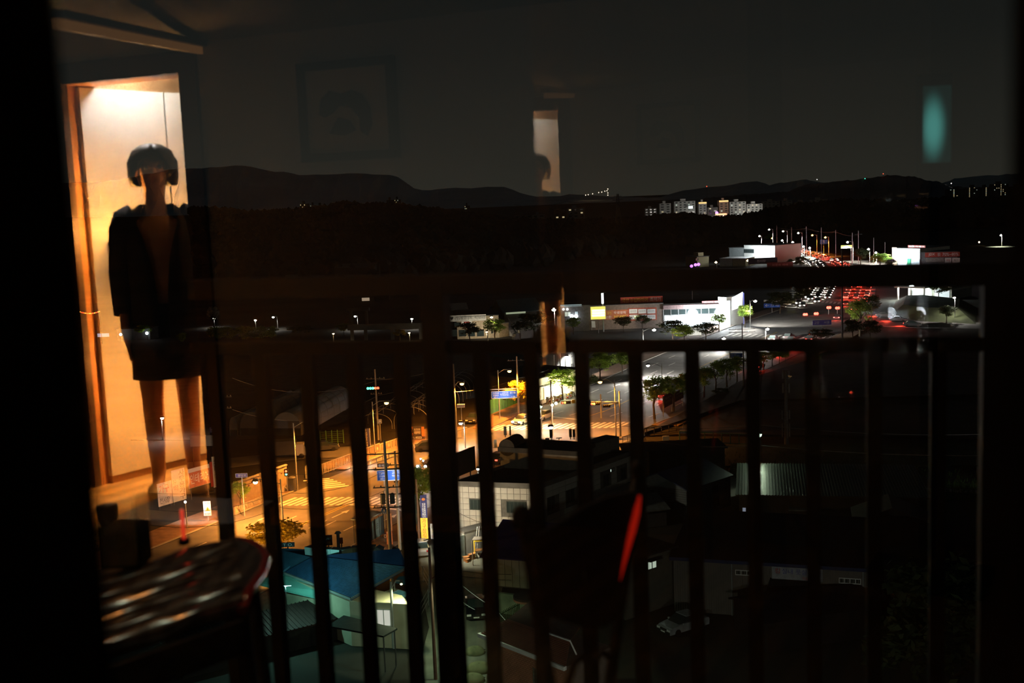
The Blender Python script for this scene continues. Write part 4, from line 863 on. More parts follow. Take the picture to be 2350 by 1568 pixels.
# ------------------------------------------------------------------ traffic signals
def signal(label, x, y, Y, lights, arm_to=None, w_=.36, horiz=True, bulbs=.17, base=None, name='traffic_signal'):
    P = hz(x, y, Y); n = len(lights); t = thing(name, label, 'traffic light', V3((P.x, P.y, 0)) if arm_to is None else V3((P.x, P.y, P.z - .3)))
    ln = n * w_ + .1; part('housing', MB().box(P, (ln, .22, w_ + .08) if horiz else (w_ + .08, .22, ln)), black, t)
    for k, m in enumerate(lights):
        c = P + (V3(((k - (n - 1) / 2) * w_, -.13, 0)) if horiz else V3((0, -.13, ((n - 1) / 2 - k) * w_))); part('lens', MB().ball(c, bulbs, 8, 6, (1, .5, 1)), m or black, t)
    if arm_to is None: part('pole', MB().tube([V3((P.x, P.y + .2, 0)), P + V3((0, .2, .4))], .09, 8), steel, t)
    else: part('mast_arm', MB().bar(P + V3((0, .18, .1)), arm_to + V3((0, .18, 0)), .12), steel, t)
    return t
Bm = g(1424, 1003); ztp = up_to(Bm, 898); mastp = thing('signal_mast', 'signal mast with a long arm over the avenue behind the junction', 'mast', Bm); part('pole', MB().tube([Bm, Bm + Z * ztp], [.16, .11], 8), steel, mastp)
za = up_to(Bm, 924); part('mast_arm', MB().bar(Bm + Z * za, hz(1362, 923, Bm.y), .13), steel, mastp)
signal('red traffic signal nearest the signal mast', 1366, 927, Bm.y, (E_RED, E_AMB, None, None), hz(1400, 923, Bm.y))
signal('red traffic signal behind a railing bar over the avenue', 1331, 926, Bm.y, (E_RED, None, None), hz(1362, 923, Bm.y))
signal('red and amber traffic signal farthest left on the avenue arm', 1299, 924, Bm.y, (E_RED, E_AMB, None, None), hz(1331, 923, Bm.y))
signal('dark backward traffic signals hanging right on the mast arm', 1392, 932, Bm.y - .6, (None, None, None), hz(1420, 926, Bm.y))
Bg = g(869, 1010)
signal('green and red traffic signal glowing on the pole above the blue banner', 856, 891, Bg.y - .3, (E_GRN, E_GRN, E_GRN, E_RED, E_RED), hz(869, 889, Bg.y - .3), .40, bulbs=.2)
signal('green pedestrian signal on the left pavement', 657, 1085, g(662, 1130).y, (E_RED, E_GRN), None, .42, False, .15)
for x, y, lb in ((1848, 722, 'leftmost red signal of the second junction'), (1873, 720, 'second red signal of the second junction'), (1902, 706, 'third red signal of the second junction, higher up'), (1922, 707, 'rightmost red signal of the second junction')):
    signal(lb, x, y, 330, (E_RED, E_RED), None, .6, True, .42)
signal('red beacon by the gas station entrance', 2063, 672, 395, (E_RED, E_AMB), None, 1.0, True, .6); signal('small red signal on the slip road', 2023, 723, 330, (E_RED,), None, .6, True, .40)
signal('red signal left of the far violet sign', 1719, 732, 330, (E_RED,), None, .5, True, .34)

# ------------------------------------------------------------------ signs over the road
def gantry(label, x0, y0, x1, y1, base, side, m, texts, arm_y=None):
    B = g(*base); Y = B.y - .4; t = scrboard('direction_sign', label, 'sign', x0, y0, x1, y1, Y, m, texts, base=0, rim=letter_w); t['category'] = 'sign'
    za = up_to(B, arm_y or y0 - 5); part('pole', MB().tube([B, B + Z * (za + .6)], [.2, .14], 8), steel, t)
    P_ = hz((x0 + x1) / 2, y1 + 3, Y - 2.2); part('added_sign_lamp', MB().box(P_, (.5, .2, .15)), steel_dk, t); added_sign_lamp(t, P_ + V3((0, .15, .05)), 420)
    e = hz(x1 if side < 0 else x0, arm_y or y0 - 5, B.y); part('arm', MB().bar(B + Z * za, V3((e.x, e.y, za)), .16), steel, t)
    return t
gantry('blue direction sign with three white panels over the left of the junction', 1128, 898, 1187, 914, (1122, 975), -1, signblue, (('고양대로', .04, .62, .30, .88, letter_w), ('건설회관', .06, .32, .28, .55, letter_w), ('←', .08, .08, .24, .24, letter_w), ('고양시청', .42, .62, .66, .88, letter_w), ('Goyang', .42, .36, .66, .56, letter_w), ('↑', .35, .30, .39, .7, letter_w), ('원흥', .72, .60, .96, .88, letter_w), ('→', .76, .10, .94, .28, letter_w)), 895)
def sgn(label, x0, y0, x1, y1, Y, m, texts=(), name='road_sign', leg=True, rim=None, **k):
    return scrboard(name, label, 'sign', x0, y0, x1, y1, Y, m, texts, legs=(.5,) if leg else (), legm=steel, rim=rim, **k)
Yg = g(967, 1146).y - .5
t = scrboard('direction_sign', 'near blue direction sign behind the utility pole, below a small brown sign', 'sign', 866, 1079, 952, 1102, Yg, signblue, (('고양대로', .03, .60, .28, .88, letter_w), ('건설회관', .05, .32, .28, .52, letter_w), ('←', .06, .08, .24, .24, letter_w), ('고양시청', .40, .60, .62, .88, letter_w), ('Goyang', .40, .34, .62, .52, letter_w), ('원흥', .72, .58, .92, .86, letter_w), ('→', .76, .10, .92, .28, letter_w)), base=0, rim=letter_w)
P_ = hz(909, 1106, Yg - 2.4); part('added_sign_lamp', MB().box(P_, (.5, .2, .15)), steel_dk, t); added_sign_lamp(t, P_ + V3((0, .15, .05)), 620); Bq = g(967, 1146); zq = up_to(Bq, 1075); e = hz(858, 1075, Bq.y); part('arm', MB().bar(Bq + Z * zq, V3((e.x, e.y, zq)), .14), steel, t)
scrboard('tourist_sign', 'small brown sign above the near blue direction sign', 'sign', 866, 1064, 892, 1073, Yg, signbrown, (('흥국사', .08, .18, .92, .82, letter_w),), base=0, legs=(.5,), legm=steel)
sgn('violet road sign on the mast arm left of the blue sign', 1049, 928, 1067, 936, g(1048, 1004).y - .4, letter_w, (('고양대로', .12, .2, .9, .8, letter_b),))
sgn('white and blue street name plate at the left pavement', 541, 1087, 568, 1096, g(533, 1185).y - .5, signpurple, (('원당로', .2, .2, .9, .8, letter_w),), rim=letter_w)
sgn('small white and blue shield sign by the blue banner', 867, 963, 876, 972, g(869, 1012).y - .5, signblue, (('39', .2, .2, .8, .8, letter_w),), rim=letter_w)
sgn('blue road sign above the avenue tree row', 1675, 811, 1704, 821, g(1676, 868).y, signblue, (('화정', .08, .5, .5, .9, letter_w), ('Hwajeong', .08, .1, .6, .4, letter_w)))
sgn('white topped road sign by the tyre shop corner', 1753, 688, 1791, 693, 340, letter_w, (('서오릉', .1, .15, .9, .85, letter_b),))
sgn('violet and blue road sign under the white one by the tyre shop corner', 1753, 696, 1791, 706, 340, signblue, (('←', .08, .2, .3, .8, letter_w), ('고양', .4, .2, .6, .8, letter_w), ('서울', .7, .2, .92, .8, letter_w)))
sgn('dim violet direction sign in front of the second junction', 1865, 735, 1908, 746, g(1865, 790).y, signpurple, (('고양', .08, .2, .35, .8, letter_w), ('서울', .6, .2, .9, .8, letter_w)))
sgn('far blue direction sign over the avenue', 1882, 550, 1899, 560, 600, signblue, (('↑', .4, .1, .6, .9, letter_w),))
sgn('round blue U-turn sign over the avenue', 1344, 918, 1356, 930, Bm.y - .3, signblue, (('∩', .25, .15, .75, .85, letter_w),), leg=False, base=0)
sgn('small amber sign left of the U-turn sign', 1313, 918, 1320, 926, Bm.y - .3, signyellow, (), leg=False, base=0)
# triangular crossing sign
Bt = g(884, 1216); P = V3((Bt.x, Bt.y, up_to(Bt, 1180))); hh = up_to(Bt, 1160) - P.z; t = thing('crossing_sign', 'blue triangular pedestrian crossing sign beside the bus shelter', 'sign', Bt)
part('plate', MB().prism([P + V3((-hh * .55, 0, 0)), P + V3((hh * .55, 0, 0)), P + V3((0, 0, hh))], (0, .06, 0)), signblue, t); part('pole', MB().tube([Bt + V3((0, .12, 0)), P + V3((0, .12, hh * 2.6))], .06, 8), steel, t)
mb = MB(); c = P + V3((0, -.01, hh * .45)); mb.ball(c + Z * hh * .2, hh * .07, 6, 5, (1, .2, 1)); mb.box(c + V3((0, 0, .02)), (hh * .09, .01, hh * .28)); mb.bar(c + V3((0, 0, -hh * .1)), c + V3((hh * .13, 0, -hh * .3)), .05, .01); mb.bar(c + V3((0, 0, -hh * .1)), c + V3((-hh * .13, 0, -hh * .3)), .05, .01)
for k in range(4): mb.box(P + V3(((-.3 + .2 * k) * hh, -.01, hh * .08)), (hh * .1, .01, hh * .08))
part('pictogram', mb, letter_w, t)
# ------------------------------------------------------------------ buildings
class Fr:
    def __init__(s, P0, P1, dep):
        s.P = V3((P0.x, P0.y, 0)); d = V3((P1.x - P0.x, P1.y - P0.y, 0)); s.W = d.length; s.u = d.normalized(); s.n = V3((-s.u.y, s.u.x, 0)); s.D = dep; s.rz = math.atan2(s.u.y, s.u.x)
    def __call__(s, a, b, z): return s.P + s.u * a + s.n * b + Z * z
    def box(s, mb, a0, a1, b0, b1, z0, z1):
        return mb.hexa([s(a0, b0, z0), s(a1, b0, z0), s(a1, b1, z0), s(a0, b1, z0)], [s(a0, b0, z1), s(a1, b0, z1), s(a1, b1, z1), s(a0, b1, z1)])
def house(name, label, P0, P1, dep, h, wm, rm=None, roof='flat', rh=1.5, over=.35, ribs=0, rib_m=None, cat='building', ridge='u', side=1):
    f = Fr(P0, P1, dep); t = thing(name, label, cat, f(f.W / 2, dep / 2, 0)); rm = rm or wm
    part('wall', f.box(MB(), 0, f.W, 0, dep, 0, h), wm, t)
    o = over
    if roof == 'flat':
        part('roof', f.box(MB(), -o, f.W + o, -o, dep + o, h, h + .18), rm, t)
    elif roof == 'shed':
        mb = MB(); mb.hexa([f(-o, -o, h), f(f.W + o, -o, h), f(f.W + o, dep + o, h + rh), f(-o, dep + o, h + rh)], [f(-o, -o, h + .14), f(f.W + o, -o, h + .14), f(f.W + o, dep + o, h + rh + .14), f(-o, dep + o, h + rh + .14)]); part('roof', mb, rm, t)
        if ribs:
            rb = MB()
            for k in range(ribs + 1): a = -o + (f.W + 2 * o) * k / ribs; rb.bar(f(a, -o, h + .16), f(a, dep + o, h + rh + .16), .09, .10)
            part('ribs', rb, rib_m or rm, t, kind='stuff')
        mb = MB(); mb.prism([f(0, dep, h), f(f.W, dep, h), f(f.W, dep, h + rh), f(0, dep, h + rh)], f.n * -.1); part('back_wall', mb, wm, t)
        for a in (0, f.W - .1): part('gable', MB().prism([f(a, 0, h), f(a, dep, h), f(a, dep, h + rh)], f.u * .1), wm, t)
    else:
        if ridge == 'u':
            for s0, s1 in ((0, 1), (1, 0)):
                e = -o if s0 == 0 else dep + o; mb = MB(); mb.hexa([f(-o, e, h - .1), f(f.W + o, e, h - .1), f(f.W + o, dep / 2, h + rh), f(-o, dep / 2, h + rh)], [f(-o, e, h + .06), f(f.W + o, e, h + .06), f(f.W + o, dep / 2, h + rh + .16), f(-o, dep / 2, h + rh + .16)]); part('roof_slope', mb, rm, t, fix=True)
                if ribs and s0 == 0:
                    rb = MB()
                    for k in range(ribs + 1): a = -o + (f.W + 2 * o) * k / ribs; rb.bar(f(a, e, h + .08), f(a, dep / 2, h + rh + .18), .10, .12)
                    part('ribs', rb, rib_m or rm, t, kind='stuff')
            for a in (0, f.W - .1): part('gable', MB().prism([f(a, 0, h), f(a, dep, h), f(a, dep / 2, h + rh)], f.u * .1), wm, t)
        else:
            for s0 in (0, 1):
                e = -o if s0 == 0 else f.W + o; mb = MB(); mb.hexa([f(e, -o, h - .1), f(e, dep + o, h - .1), f(f.W / 2, dep + o, h + rh), f(f.W / 2, -o, h + rh)], [f(e, -o, h + .06), f(e, dep + o, h + .06), f(f.W / 2, dep + o, h + rh + .16), f(f.W / 2, -o, h + rh + .16)]); part('roof_slope', mb, rm, t, fix=True)
            for b in (0, dep - .1): part('gable', MB().prism([f(0, b, h), f(f.W, b, h), f(f.W / 2, b, h + rh)], f.n * .1), wm, t)
    return t, f
def wn(t, f, a, z, w_, h, m=None, fm=None, side=False, mull=2, lab=None):
    """a framed window on the front (or right-hand side) wall, pane and mullions under it"""
    fm = fm or steel_dk; m = m or glass_dk
    if side: q = lambda x, zz, dpt: f(f.W + dpt, a + x, zz)
    else: q = lambda x, zz, dpt: f(a + x, -dpt, zz)
    e = .07; mb = MB()
    def bx_(mb, x0, x1, z0, z1, d0, d1): mb.hexa([q(x0, z0, d0), q(x1, z0, d0), q(x1, z0, d1), q(x0, z0, d1)], [q(x0, z1, d0), q(x1, z1, d0), q(x1, z1, d1), q(x0, z1, d1)])
    bx_(mb, 0, w_, z, z + e, 0, .08); bx_(mb, 0, w_, z + h - e, z + h, 0, .08); bx_(mb, 0, e, z, z + h, 0, .08); bx_(mb, w_ - e, w_, z, z + h, 0, .08)
    for k in range(1, mull): x = w_ * k / mull; bx_(mb, x - e / 2, x + e / 2, z, z + h, 0, .07)
    fr = part('window', mb, fm, t, fix=True, label=lab); p = MB(); bx_(p, e, w_ - e, z + e, z + h - e, .005, .03); part('pane', p, m, fr, fix=True); return fr
def face(t, f, a, z, w_, h, m, texts=(), off=.08, name='sign_panel', label=None):
    """flat panel fixed on the front wall with its lettering"""
    mb = MB(); f.box(mb, a, a + w_, -off, -.005, z, z + h); p = part(name, mb, m, t, label=label)
    for (s, u0, v0, u1, v1, tm) in texts: part('lettering', lettering(f(a + u0 * w_, -off - .012, z + v0 * h), f.u, Z, s, (u1 - u0) * w_, (v1 - v0) * h), tm, p)
    return p
def G(x, y): return g(x, y)

# --- white tiled house in the middle
zr = 7.0; C0, C1, C2 = g(1046, 1106, zr), g(1238, 1112, zr), g(1450, 1036, zr)
f1 = Fr(C0, C1, 8); f2 = Fr(C1, C2, 8); lenS = f2.W
th = thing('tiled_house', 'two storey house clad in pale square tiles with a dark flat roof and roof shed', 'building', (C0 + C2) / 2 - Z * ((C0 + C2) / 2).z)
back0 = C0 + (C2 - C1); foot = [V3((c.x, c.y, 0)) for c in (C0, C1, C2, back0)]
part('wall', MB().prism([p for p in foot], (0, 0, zr - .25)), mat('tile_joints', (.14, .135, .12), .9), th, fix=True)
ins = MB(); ins.prism([V3((c.x, c.y, zr - .3)) for c in (C0, C1, C2, back0)], (0, 0, .12)); part('roof', ins, mat('dark_roof_felt', (.10, .075, .06), .9, var=.2), th, fix=True)
pb = MB()
for a, b in zip(foot, foot[1:] + foot[:1]): pb.bar(a + Z * (zr - .1), b + Z * (zr - .1), .25, .4)
part('parapet', pb, concrete_dk, th)
wins1 = [(.16, .30, 3.9, 5.1), (.60, .83, 3.7, 5.0), (.66, .84, .9, 2.0)]; wins2 = [(.07, .14, 3.7, 5.2), (.26, .34, 3.7, 5.2), (.42, .50, 3.9, 5.3), (.66, .72, 4.0, 5.4), (.86, .92, 4.0, 5.4)]
tme = mesh_of('tile', MB().box((0, -.03, 0), (1, .06, 1)), tile_m)
for f, wl_, nc in ((f1, wins1, 13), (f2, wins2, 16)):
    nr = 10; cw = f.W / nc; rh = (zr - .5) / nr
    for j in range(nr):
        for i in range(nc):
            a0, a1, z0, z1 = i * cw, (i + 1) * cw, j * rh, (j + 1) * rh
            if f is f1 and j < 1: continue
            if any(a1 > u0 * f.W + .05 and a0 < u1 * f.W - .05 and z1 > s0 + .05 and z0 < s1 - .05 for u0, u1, s0, s1 in wl_): continue
            piece('tile', tme, th, f((a0 + a1) / 2, 0, (z0 + z1) / 2), f.rz, (cw - .045, 1, rh - .045))
    for k, (u0, u1, s0, s1) in enumerate(wl_): wn(th, f, u0 * f.W, s0, (u1 - u0) * f.W, s1 - s0, None, mat('dark_green_frame', (.05, .07, .06), .6), mull=5 if (f is f1 and k == 1) else (3 if f is f1 else 2))
wn(th, f2, .735 * f2.W, 5.4, .9, .45, glow('dim_lit_pane', (.75, 1, .85), 1.0), None, mull=2, lab='small lit window')
# roof shed with barrel top
S0, S1 = g(1149, 1070, zr), g(1331, 1082, zr); fs = Fr(S0, S1, 4.5); zs = up_to(S0 - Z * 0, 1036); part('roof_shed', fs.box(MB(), 0, fs.W, 0, 4.5, zr - .2, zs), mat('shed_plaster', (.24, .22, .19), .9, var=.15), th)
part('roof_shed_top', fs.box(MB(), -.2, fs.W + .2, -.2, 4.8, zs, zs + .55), mat('dark_felt', (.05, .045, .04), .9), th)
mb = MB(); mb.tube([fs(.9, -.1, zs + .5), fs(.9, 3.0, zs + .5)], 1.0, 16); part('barrel_vault', mb, MATS['dark_felt'], th)
rs2 = Fr(g(1335, 1072, zr), g(1452, 1034, zr), 3); part('roof_shed', rs2.box(MB(), 0, rs2.W, 2.0, 4.0, zr - .2, zr + 1.5), MATS['shed_plaster'], th)
def onroof(name, label, x0, y0, x1, y1, Y, m, cat, z0):
    A = hz(x0, y1, Y); B = hz(x1, y1, Y); h = up_to((A + B) / 2, y0) - z0; t = thing(name, label, cat, V3(((A.x + B.x) / 2, Y, z0))); w_ = abs(B.x - A.x)
    part('panel', MB().box(((A.x + B.x) / 2, Y, z0 + .3 + (h - .3) / 2), (w_, .18, h - .3)), m, t); part('stand', MB().tube([V3(((A.x + B.x) / 2, Y + .12, z0)), V3(((A.x + B.x) / 2, Y + .12, z0 + h * .7))], .05, 6), steel_dk, t); return t
Ys = fs(0, 2.5, 0).y; zsr = zs + .55
anm = mat('antenna_grey', (.12, .12, .11), .6)
for (x0, y0, x1, y1, lb, dz) in ((1157, 979, 1164, 1020, 'left slanting antenna panel above the barrel vault', .55), (1170, 978, 1174, 1020, 'right antenna panel above the barrel vault', .55), (1307, 985, 1313, 1022, 'tall antenna panel at the right of the roof shed', 0), (1315, 986, 1321, 1022, 'shorter antenna panel beside the tall one on the roof shed', 0), (1262, 986, 1269, 1022, 'dark equipment column in the middle of the roof shed', 0), (1252, 1011, 1261, 1024, 'dark equipment box in the middle of the roof shed', 0), (1277, 1006, 1290, 1024, 'round shouldered dark unit right of the equipment column', 0), (1233, 1014, 1240, 1024, 'small dark unit at the left of the roof equipment', 0)):
    onroof('antenna', lb, x0, y0, x1, y1, Ys, anm, 'antenna', zsr + dz)
tr = thing('lattice_arm', 'pale wire arm with a white cross plate reaching left from the roof', 'antenna', fs(-.2, 1.5, zs)); a_ = fs(-.2, 1.5, zs + .2); b_ = hz(1116, 1029, Ys); part('arm', MB().bar(a_, b_, .08), offw, tr); c_ = hz(1137, 1019, Ys); part('plate', MB().box(c_, (.32, .08, 1.0)), white, tr)
# dark billboard seen from behind
A, B = hz(1046, 1093, 139), hz(1092, 1081, 143); zb_ = (A.z + B.z) / 2; A.z = B.z = zb_
board('billboard', 'large dark billboard seen from behind left of the tiled house', 'billboard', A, B, up_to((A + B) / 2, 1033) - zb_, mat('billboard_back', (.035, .025, .02), .8), (), .15, None, (.2, .8), None, steel_dk, .1)

# --- big blue roofed workshop with a duct
def plane3(a, b, c): n = (b - a).cross(c - a).normalized(); return a, n
def onpl(x, y, pl): d = ray(x, y); return EYE + d * ((pl[0] - EYE).dot(pl[1]) / d.dot(pl[1]))
A, E2, B = g(652, 1315, 4.3), g(806, 1375, 4.3), g(722, 1277, 6.0); pl1 = plane3(A, E2, B); D_, C_ = onpl(936, 1302, pl1), onpl(916, 1259, pl1)
ws = thing('workshop', 'workshop with a large blue corrugated roof and a pale metal duct on top', 'building', V3(((A + D_) / 2).to_tuple()[:2] + (0,)))
part('roof', MB().prism([A, E2, D_, C_, B], (0, 0, -.15)), blue_roof, ws, fix=True)
rb = MB()
for k in range(34):
    u = (k + .5) / 34; rb.bar(A + (B - A) * u + Z * .03, E2 + (D_ - E2) * u * 1.0 + Z * .03, .10, .09)
part('ribs', rb, mat('blue_rib', (.028, .08, .17), .5), ws, kind='stuff')
Fq = g(640, 1258, 5.8); Gq = g(724, 1262, 5.9)
part('roof', MB().prism([g(636, 1318, 4.3), A, B, Gq, Fq], (0, 0, -.15)), mat('smooth_blue_roof', (.04, .12, .20), .55, var=.12), ws, fix=True)
part('wall', MB().prism([V3((q.x, q.y, 0)) for q in (A, E2 + (A - E2).normalized() * .3, D_, C_, B)], (0, 0, 4.0)), beige, ws, fix=True)
for t_, (P, Q_) in enumerate(((A, E2), (E2, D_))): part('gutter', MB().bar(P + Z * .02, Q_ + Z * .02, .22, .18), gray, ws)
fW = Fr(V3((E2.x, E2.y, 0)), V3((D_.x, D_.y, 0)), 5)
du_ = Fr(V3((E2.x, E2.y, 0)), V3((D_.x, D_.y, 0)), 5)
wn(ws, du_, fW.W * .42, 2.0, 1.3, 1.5, glow('pale_lit_pane', (1, .98, .85), .55), white, mull=2, lab='lit window with white frame'); wn(ws, du_, fW.W * .16, 1.7, .9, 1.0, None, white)
dpts = [(706, 1262), (741, 1267), (761, 1267), (783, 1269), (808, 1264), (840, 1262), (864, 1261), (877, 1267), (878, 1285), (878, 1302)]
dz = [6.4, 6.5, 6.5, 6.45, 6.5, 6.5, 6.5, 6.3, 5.75, 5.2]; dp = [g(x, y, z) for (x, y), z in zip(dpts, dz)]
dt_ = thing('air_duct', 'pale blue metal air duct with an elbow lying on the blue roof', 'duct', V3((dp[4].x, dp[4].y, 5.9)))
for a, b in zip(dp[:-1], dp[1:]): part('duct_section', MB().bar(a, b + (a - b).normalized() * .06, .75, .72), mat('duct_metal', (.36, .48, .50), .45, .2, var=.06), dt_)
ch = thing('flue_pipe', 'short steel flue pipe with a cap behind the pale duct', 'chimney', V3((g(777, 1252, 5.6).x, g(777, 1252, 5.6).y, 0))); q = g(777, 1252, 5.6); hq = up_to(q, 1226) - 5.6; part('pipe', MB().tube([V3((q.x, q.y, 0)), q + Z * hq], .16, 10), steel, ch); part('cap', MB().cyl(q + Z * (hq + .08), .34, .18, 10, .18), steel, ch)
for x0, x1, y0, y1 in ((758, 757, 1292, 1268), (815, 815, 1292, 1262), (690, 720, 1282, 1240), (722, 690, 1240, 1270)):
    pass
# teal-lit lean-to sheets and their lamp
T0, T1_, T2_, T3 = g(640, 1316, 4.1), g(812, 1366, 4.1), g(803, 1392, 3.2), g(570, 1337, 3.2)
lt = thing('lean_to', 'lean-to of teal corrugated sheets lit along the left edge of the blue roof', 'shed', V3(((T0 + T2_) / 2).to_tuple()[:2] + (0,)))
part('roof', MB().prism([T0, T1_, T2_, T3], (0, 0, -.06)), teal, lt, fix=True); rb = MB()
for k in range(15):
    u = k / 14; rb.bar(T3 + (T0 - T3) * u + Z * .03, T2_ + (T1_ - T2_) * u + Z * .03, .06, .06)
part('ribs', rb, teal, lt, kind='stuff')
for q in (T3, T2_): part('post', MB().tube([V3((q.x, q.y, 0)), q], .06, 6), steel_dk, lt)
tl = thing('tube_lamp', 'hidden teal tube lamp over the corrugated lean-to', 'lamp', g(655, 1345, 3.5)); q = g(655, 1345, 5.6); part('tube', MB().tube([q - V3((.5, 0, 0)), q + V3((.5, 0, 0))], .03, 6), glow('teal_tube', (.4, 1, .9), 2.0), tl); part('bracket', MB().bar(q, V3((q.x, q.y, 3.5)), .04), steel_dk, tl); lamp_light(tl, q - Z * .1, (.35, 1, .85), 1100, 'POINT', radius=.1)
# dark long shed in the lower left
f = Fr(g(470, 1600), g(830, 1440), 9); 
sh, f = house('shed', 'long dark shed with a low reddish roof in front of the blue workshop', g(420, 1560), g(800, 1462), 4.0, 1.9, mat('dark_ribbed_wall', (.02, .02, .018), .8), mat('dark_red_roof', (.03, .015, .012), .8, var=.2), 'shed', .5, ribs=40)
wn(sh, f, f.W * .02, 1.0, .8, .8, None, white, mull=1)
aw = thing('canopy', 'black canopy roof jutting out below the lit white shed', 'canopy', g(835, 1478)); cz = 3.0; part('roof', MB().prism([g(789, 1416, cz), g(912, 1446, cz), g(880, 1464, cz), g(752, 1440, cz)], (0, 0, .14)), mat('black_canopy', (.02, .022, .02), .8), aw, fix=True)
for x, y in ((905, 1448), (880, 1462), (757, 1440)): q = g(x, y, cz); part('post', MB().tube([V3((q.x, q.y, 0)), q], .06, 6), steel_dk, aw)

# --- small white shed in the lit yard
P0, P1, P2 = g(862, 1430), g(900, 1441), g(939, 1420); sdw, f = house('shed', 'small white shed with double doors lit yellow-green beside the lane pole', P0, P1, (P2 - P1).length, 2.2, offw, mat('cream_roof', (.55, .52, .38), .8), 'flat', over=.35)
for k in (0, 1):
    dr = part('door', f.box(MB(), .15 + k * f.W * .45, .05 + (k + 1) * f.W * .45, -.06, -.005, .05, 1.85), white, sdw); part('handle', MB().ball(f(.1 + f.W * .45 + (k - .5) * .3, -.10, .95), .05, 6, 5), steel_dk, dr)
yw = thing('yard_wall', 'low beige yard wall on the lane side of the white shed', 'wall', g(925, 1450)); a, b = g(905, 1458), g(944, 1436); part('panel', MB().prism([a, b, b + Z * 1.3, a + Z * 1.3], (0, .12, 0)), beige, yw); part('coping', MB().bar(a + Z * 1.34, b + Z * 1.34, .2, .08), concrete, yw)
for nm, lb, pts in (('tarpaulin', 'teal tarpaulin sheet sloping over the white shed', ((882, 1370, 3.3), (914, 1355, 3.7), (939, 1362, 3.5), (937, 1368, 3.0), (922, 1381, 2.8))), ('tarpaulin', 'dark teal sheet roof at the lane corner of the blue workshop', ((905, 1338, 3.7), (915, 1325, 4.0), (940, 1322, 4.0), (938, 1344, 3.5)))):
    q = [g(*p) for p in pts]; c = sum(q, V3()) / len(q); t = thing(nm, lb, 'tarpaulin', V3((c.x, c.y, 0))); part('sheet', MB().prism(q, (0, 0, .05)), bluetarp, t, fix=True)
    for p in q[::2]: part('post', MB().tube([V3((p.x, p.y, 0)), p], .05, 6), steel, t)
hs = thing('lane_fence', 'thin metal fence curving along the lane beside the lit yard', 'fence', g(975, 1400)); pts = [g(x, y) for x, y in ((944, 1330), (972, 1335), (986, 1360), (984, 1390), (966, 1425), (950, 1450))]
for a in pts: part('post', MB().tube([a, a + Z * 1.6], .04, 6), steel, hs)
for z_ in (.5, 1.0, 1.55):
    for a, b in zip(pts[:-1], pts[1:]): part('rail', MB().bar(a + Z * z_, b + Z * z_, .04), steel, hs)

# --- storage building with pale panelled wall, retaining wall below
P0, P1 = g(1111, 1344), g(1262, 1358); st, f = house('storage', 'storage building with a pale panelled wall and dark blue roof beside the lane', P0, P1, 6, 2.9, gray_dk, navy, 'shed', 1.9, over=.25)
for k in range(9): part('panel', f.box(MB(), f.W * k / 9 + .02, f.W * (k + 1) / 9 - .02, -.06, 0, .12, 2.85), mat('pale_panel', (.40, .39, .30), .7, var=.06), st)
rt = thing('retaining_wall', 'green-lit retaining wall under the pale storage building', 'wall', g(1180, 1400)); a, b = g(1128, 1405), g(1225, 1418); part('face', MB().prism([a, b, b + Z * 1.9, a + Z * 1.9], (0, .4, 0)), mat('green_lit_concrete', (.22, .26, .17), .9, var=.35, scale=.8), rt)  # green lamplight on the wall is put into its colour
fc = thing('fence', 'dark green picket fence in front of the green-lit retaining wall', 'fence', g(1185, 1420)); a, b = g(1150, 1437), g(1222, 1398)
pk = mesh_of('picket', MB().box((0, 0, .65), (.07, .04, 1.3)), mat('fence_green', (.06, .10, .05), .7))
for k in range(22): piece('picket', pk, fc, a + (b - a) * (k / 21), math.atan2((b - a).y, (b - a).x))
for z_ in (.25, 1.1): part('rail', MB().bar(a + Z * z_, b + Z * z_, .05), MATS['fence_green'], fc)
# container, rack, ladder, boxes in the yard before the tiled house
P0, P1 = g(1048, 1272), g(1068, 1280); ct, f = house('container', 'grey storage container with open doors left of the yellow workbench', P0, P1, 3.5, 2.6, gray, gray_dk, 'flat', over=.02, cat='container')
for k in range(5): part('corrugation', f.box(MB(), f.W * (k + .2) / 5, f.W * (k + .6) / 5, -.05, 0, .1, 2.5), gray, ct)
part('door', MB().prism([f(f.W, -.02, .1), f(f.W, -1.3, .1), f(f.W, -1.3, 2.5), f(f.W, -.02, 2.5)], f.u * .06), mat('container_door', (.16, .20, .19), .6), ct)
wbn = thing('workbench', 'yellow framed workbench under a flat awning beside the tiled house', 'bench', g(1118, 1278)); a = g(1090, 1282); b = g(1142, 1276)
part('top', MB().bar(a + Z * 2.0, b + Z * 2.0, 1.0, .12), signyellow, wbn)
for q in (a, b): part('leg', MB().tube([q, q + Z * 2.0], .07, 6), signyellow, wbn)
part('shelf', MB().bar(a + Z * .9, b + Z * .9, .8, .06), wood, wbn)
aw2 = thing('awning', 'flat grey awning on the wall of the tiled house', 'awning', g(1130, 1266)); q = [g(1083, 1241, 2.7), g(1196, 1241, 2.7), g(1204, 1236, 3.0), g(1088, 1233, 3.0)]; part('sheet', MB().prism(q, (0, 0, .06)), concrete, aw2, fix=True)
for p in q[:2]: part('post', MB().tube([V3((p.x, p.y, 0)), p], .05, 6), steel, aw2)
ld = thing('ladder', 'aluminium ladder leaning beside the cardboard boxes', 'ladder', g(1090, 1282)); b0, b1 = g(1088, 1282), g(1093, 1281); t0_, t1_ = b0 + V3((.45, .9, 3.2)), b1 + V3((.45, .9, 3.2))
for a, b in ((b0, t0_), (b1, t1_)): part('rail', MB().bar(a, b, .05), steel, ld)
for k in range(8): u = (k + .6) / 8.4; part('rung', MB().bar(b0 + (t0_ - b0) * u, b1 + (t1_ - b1) * u, .035), steel, ld)
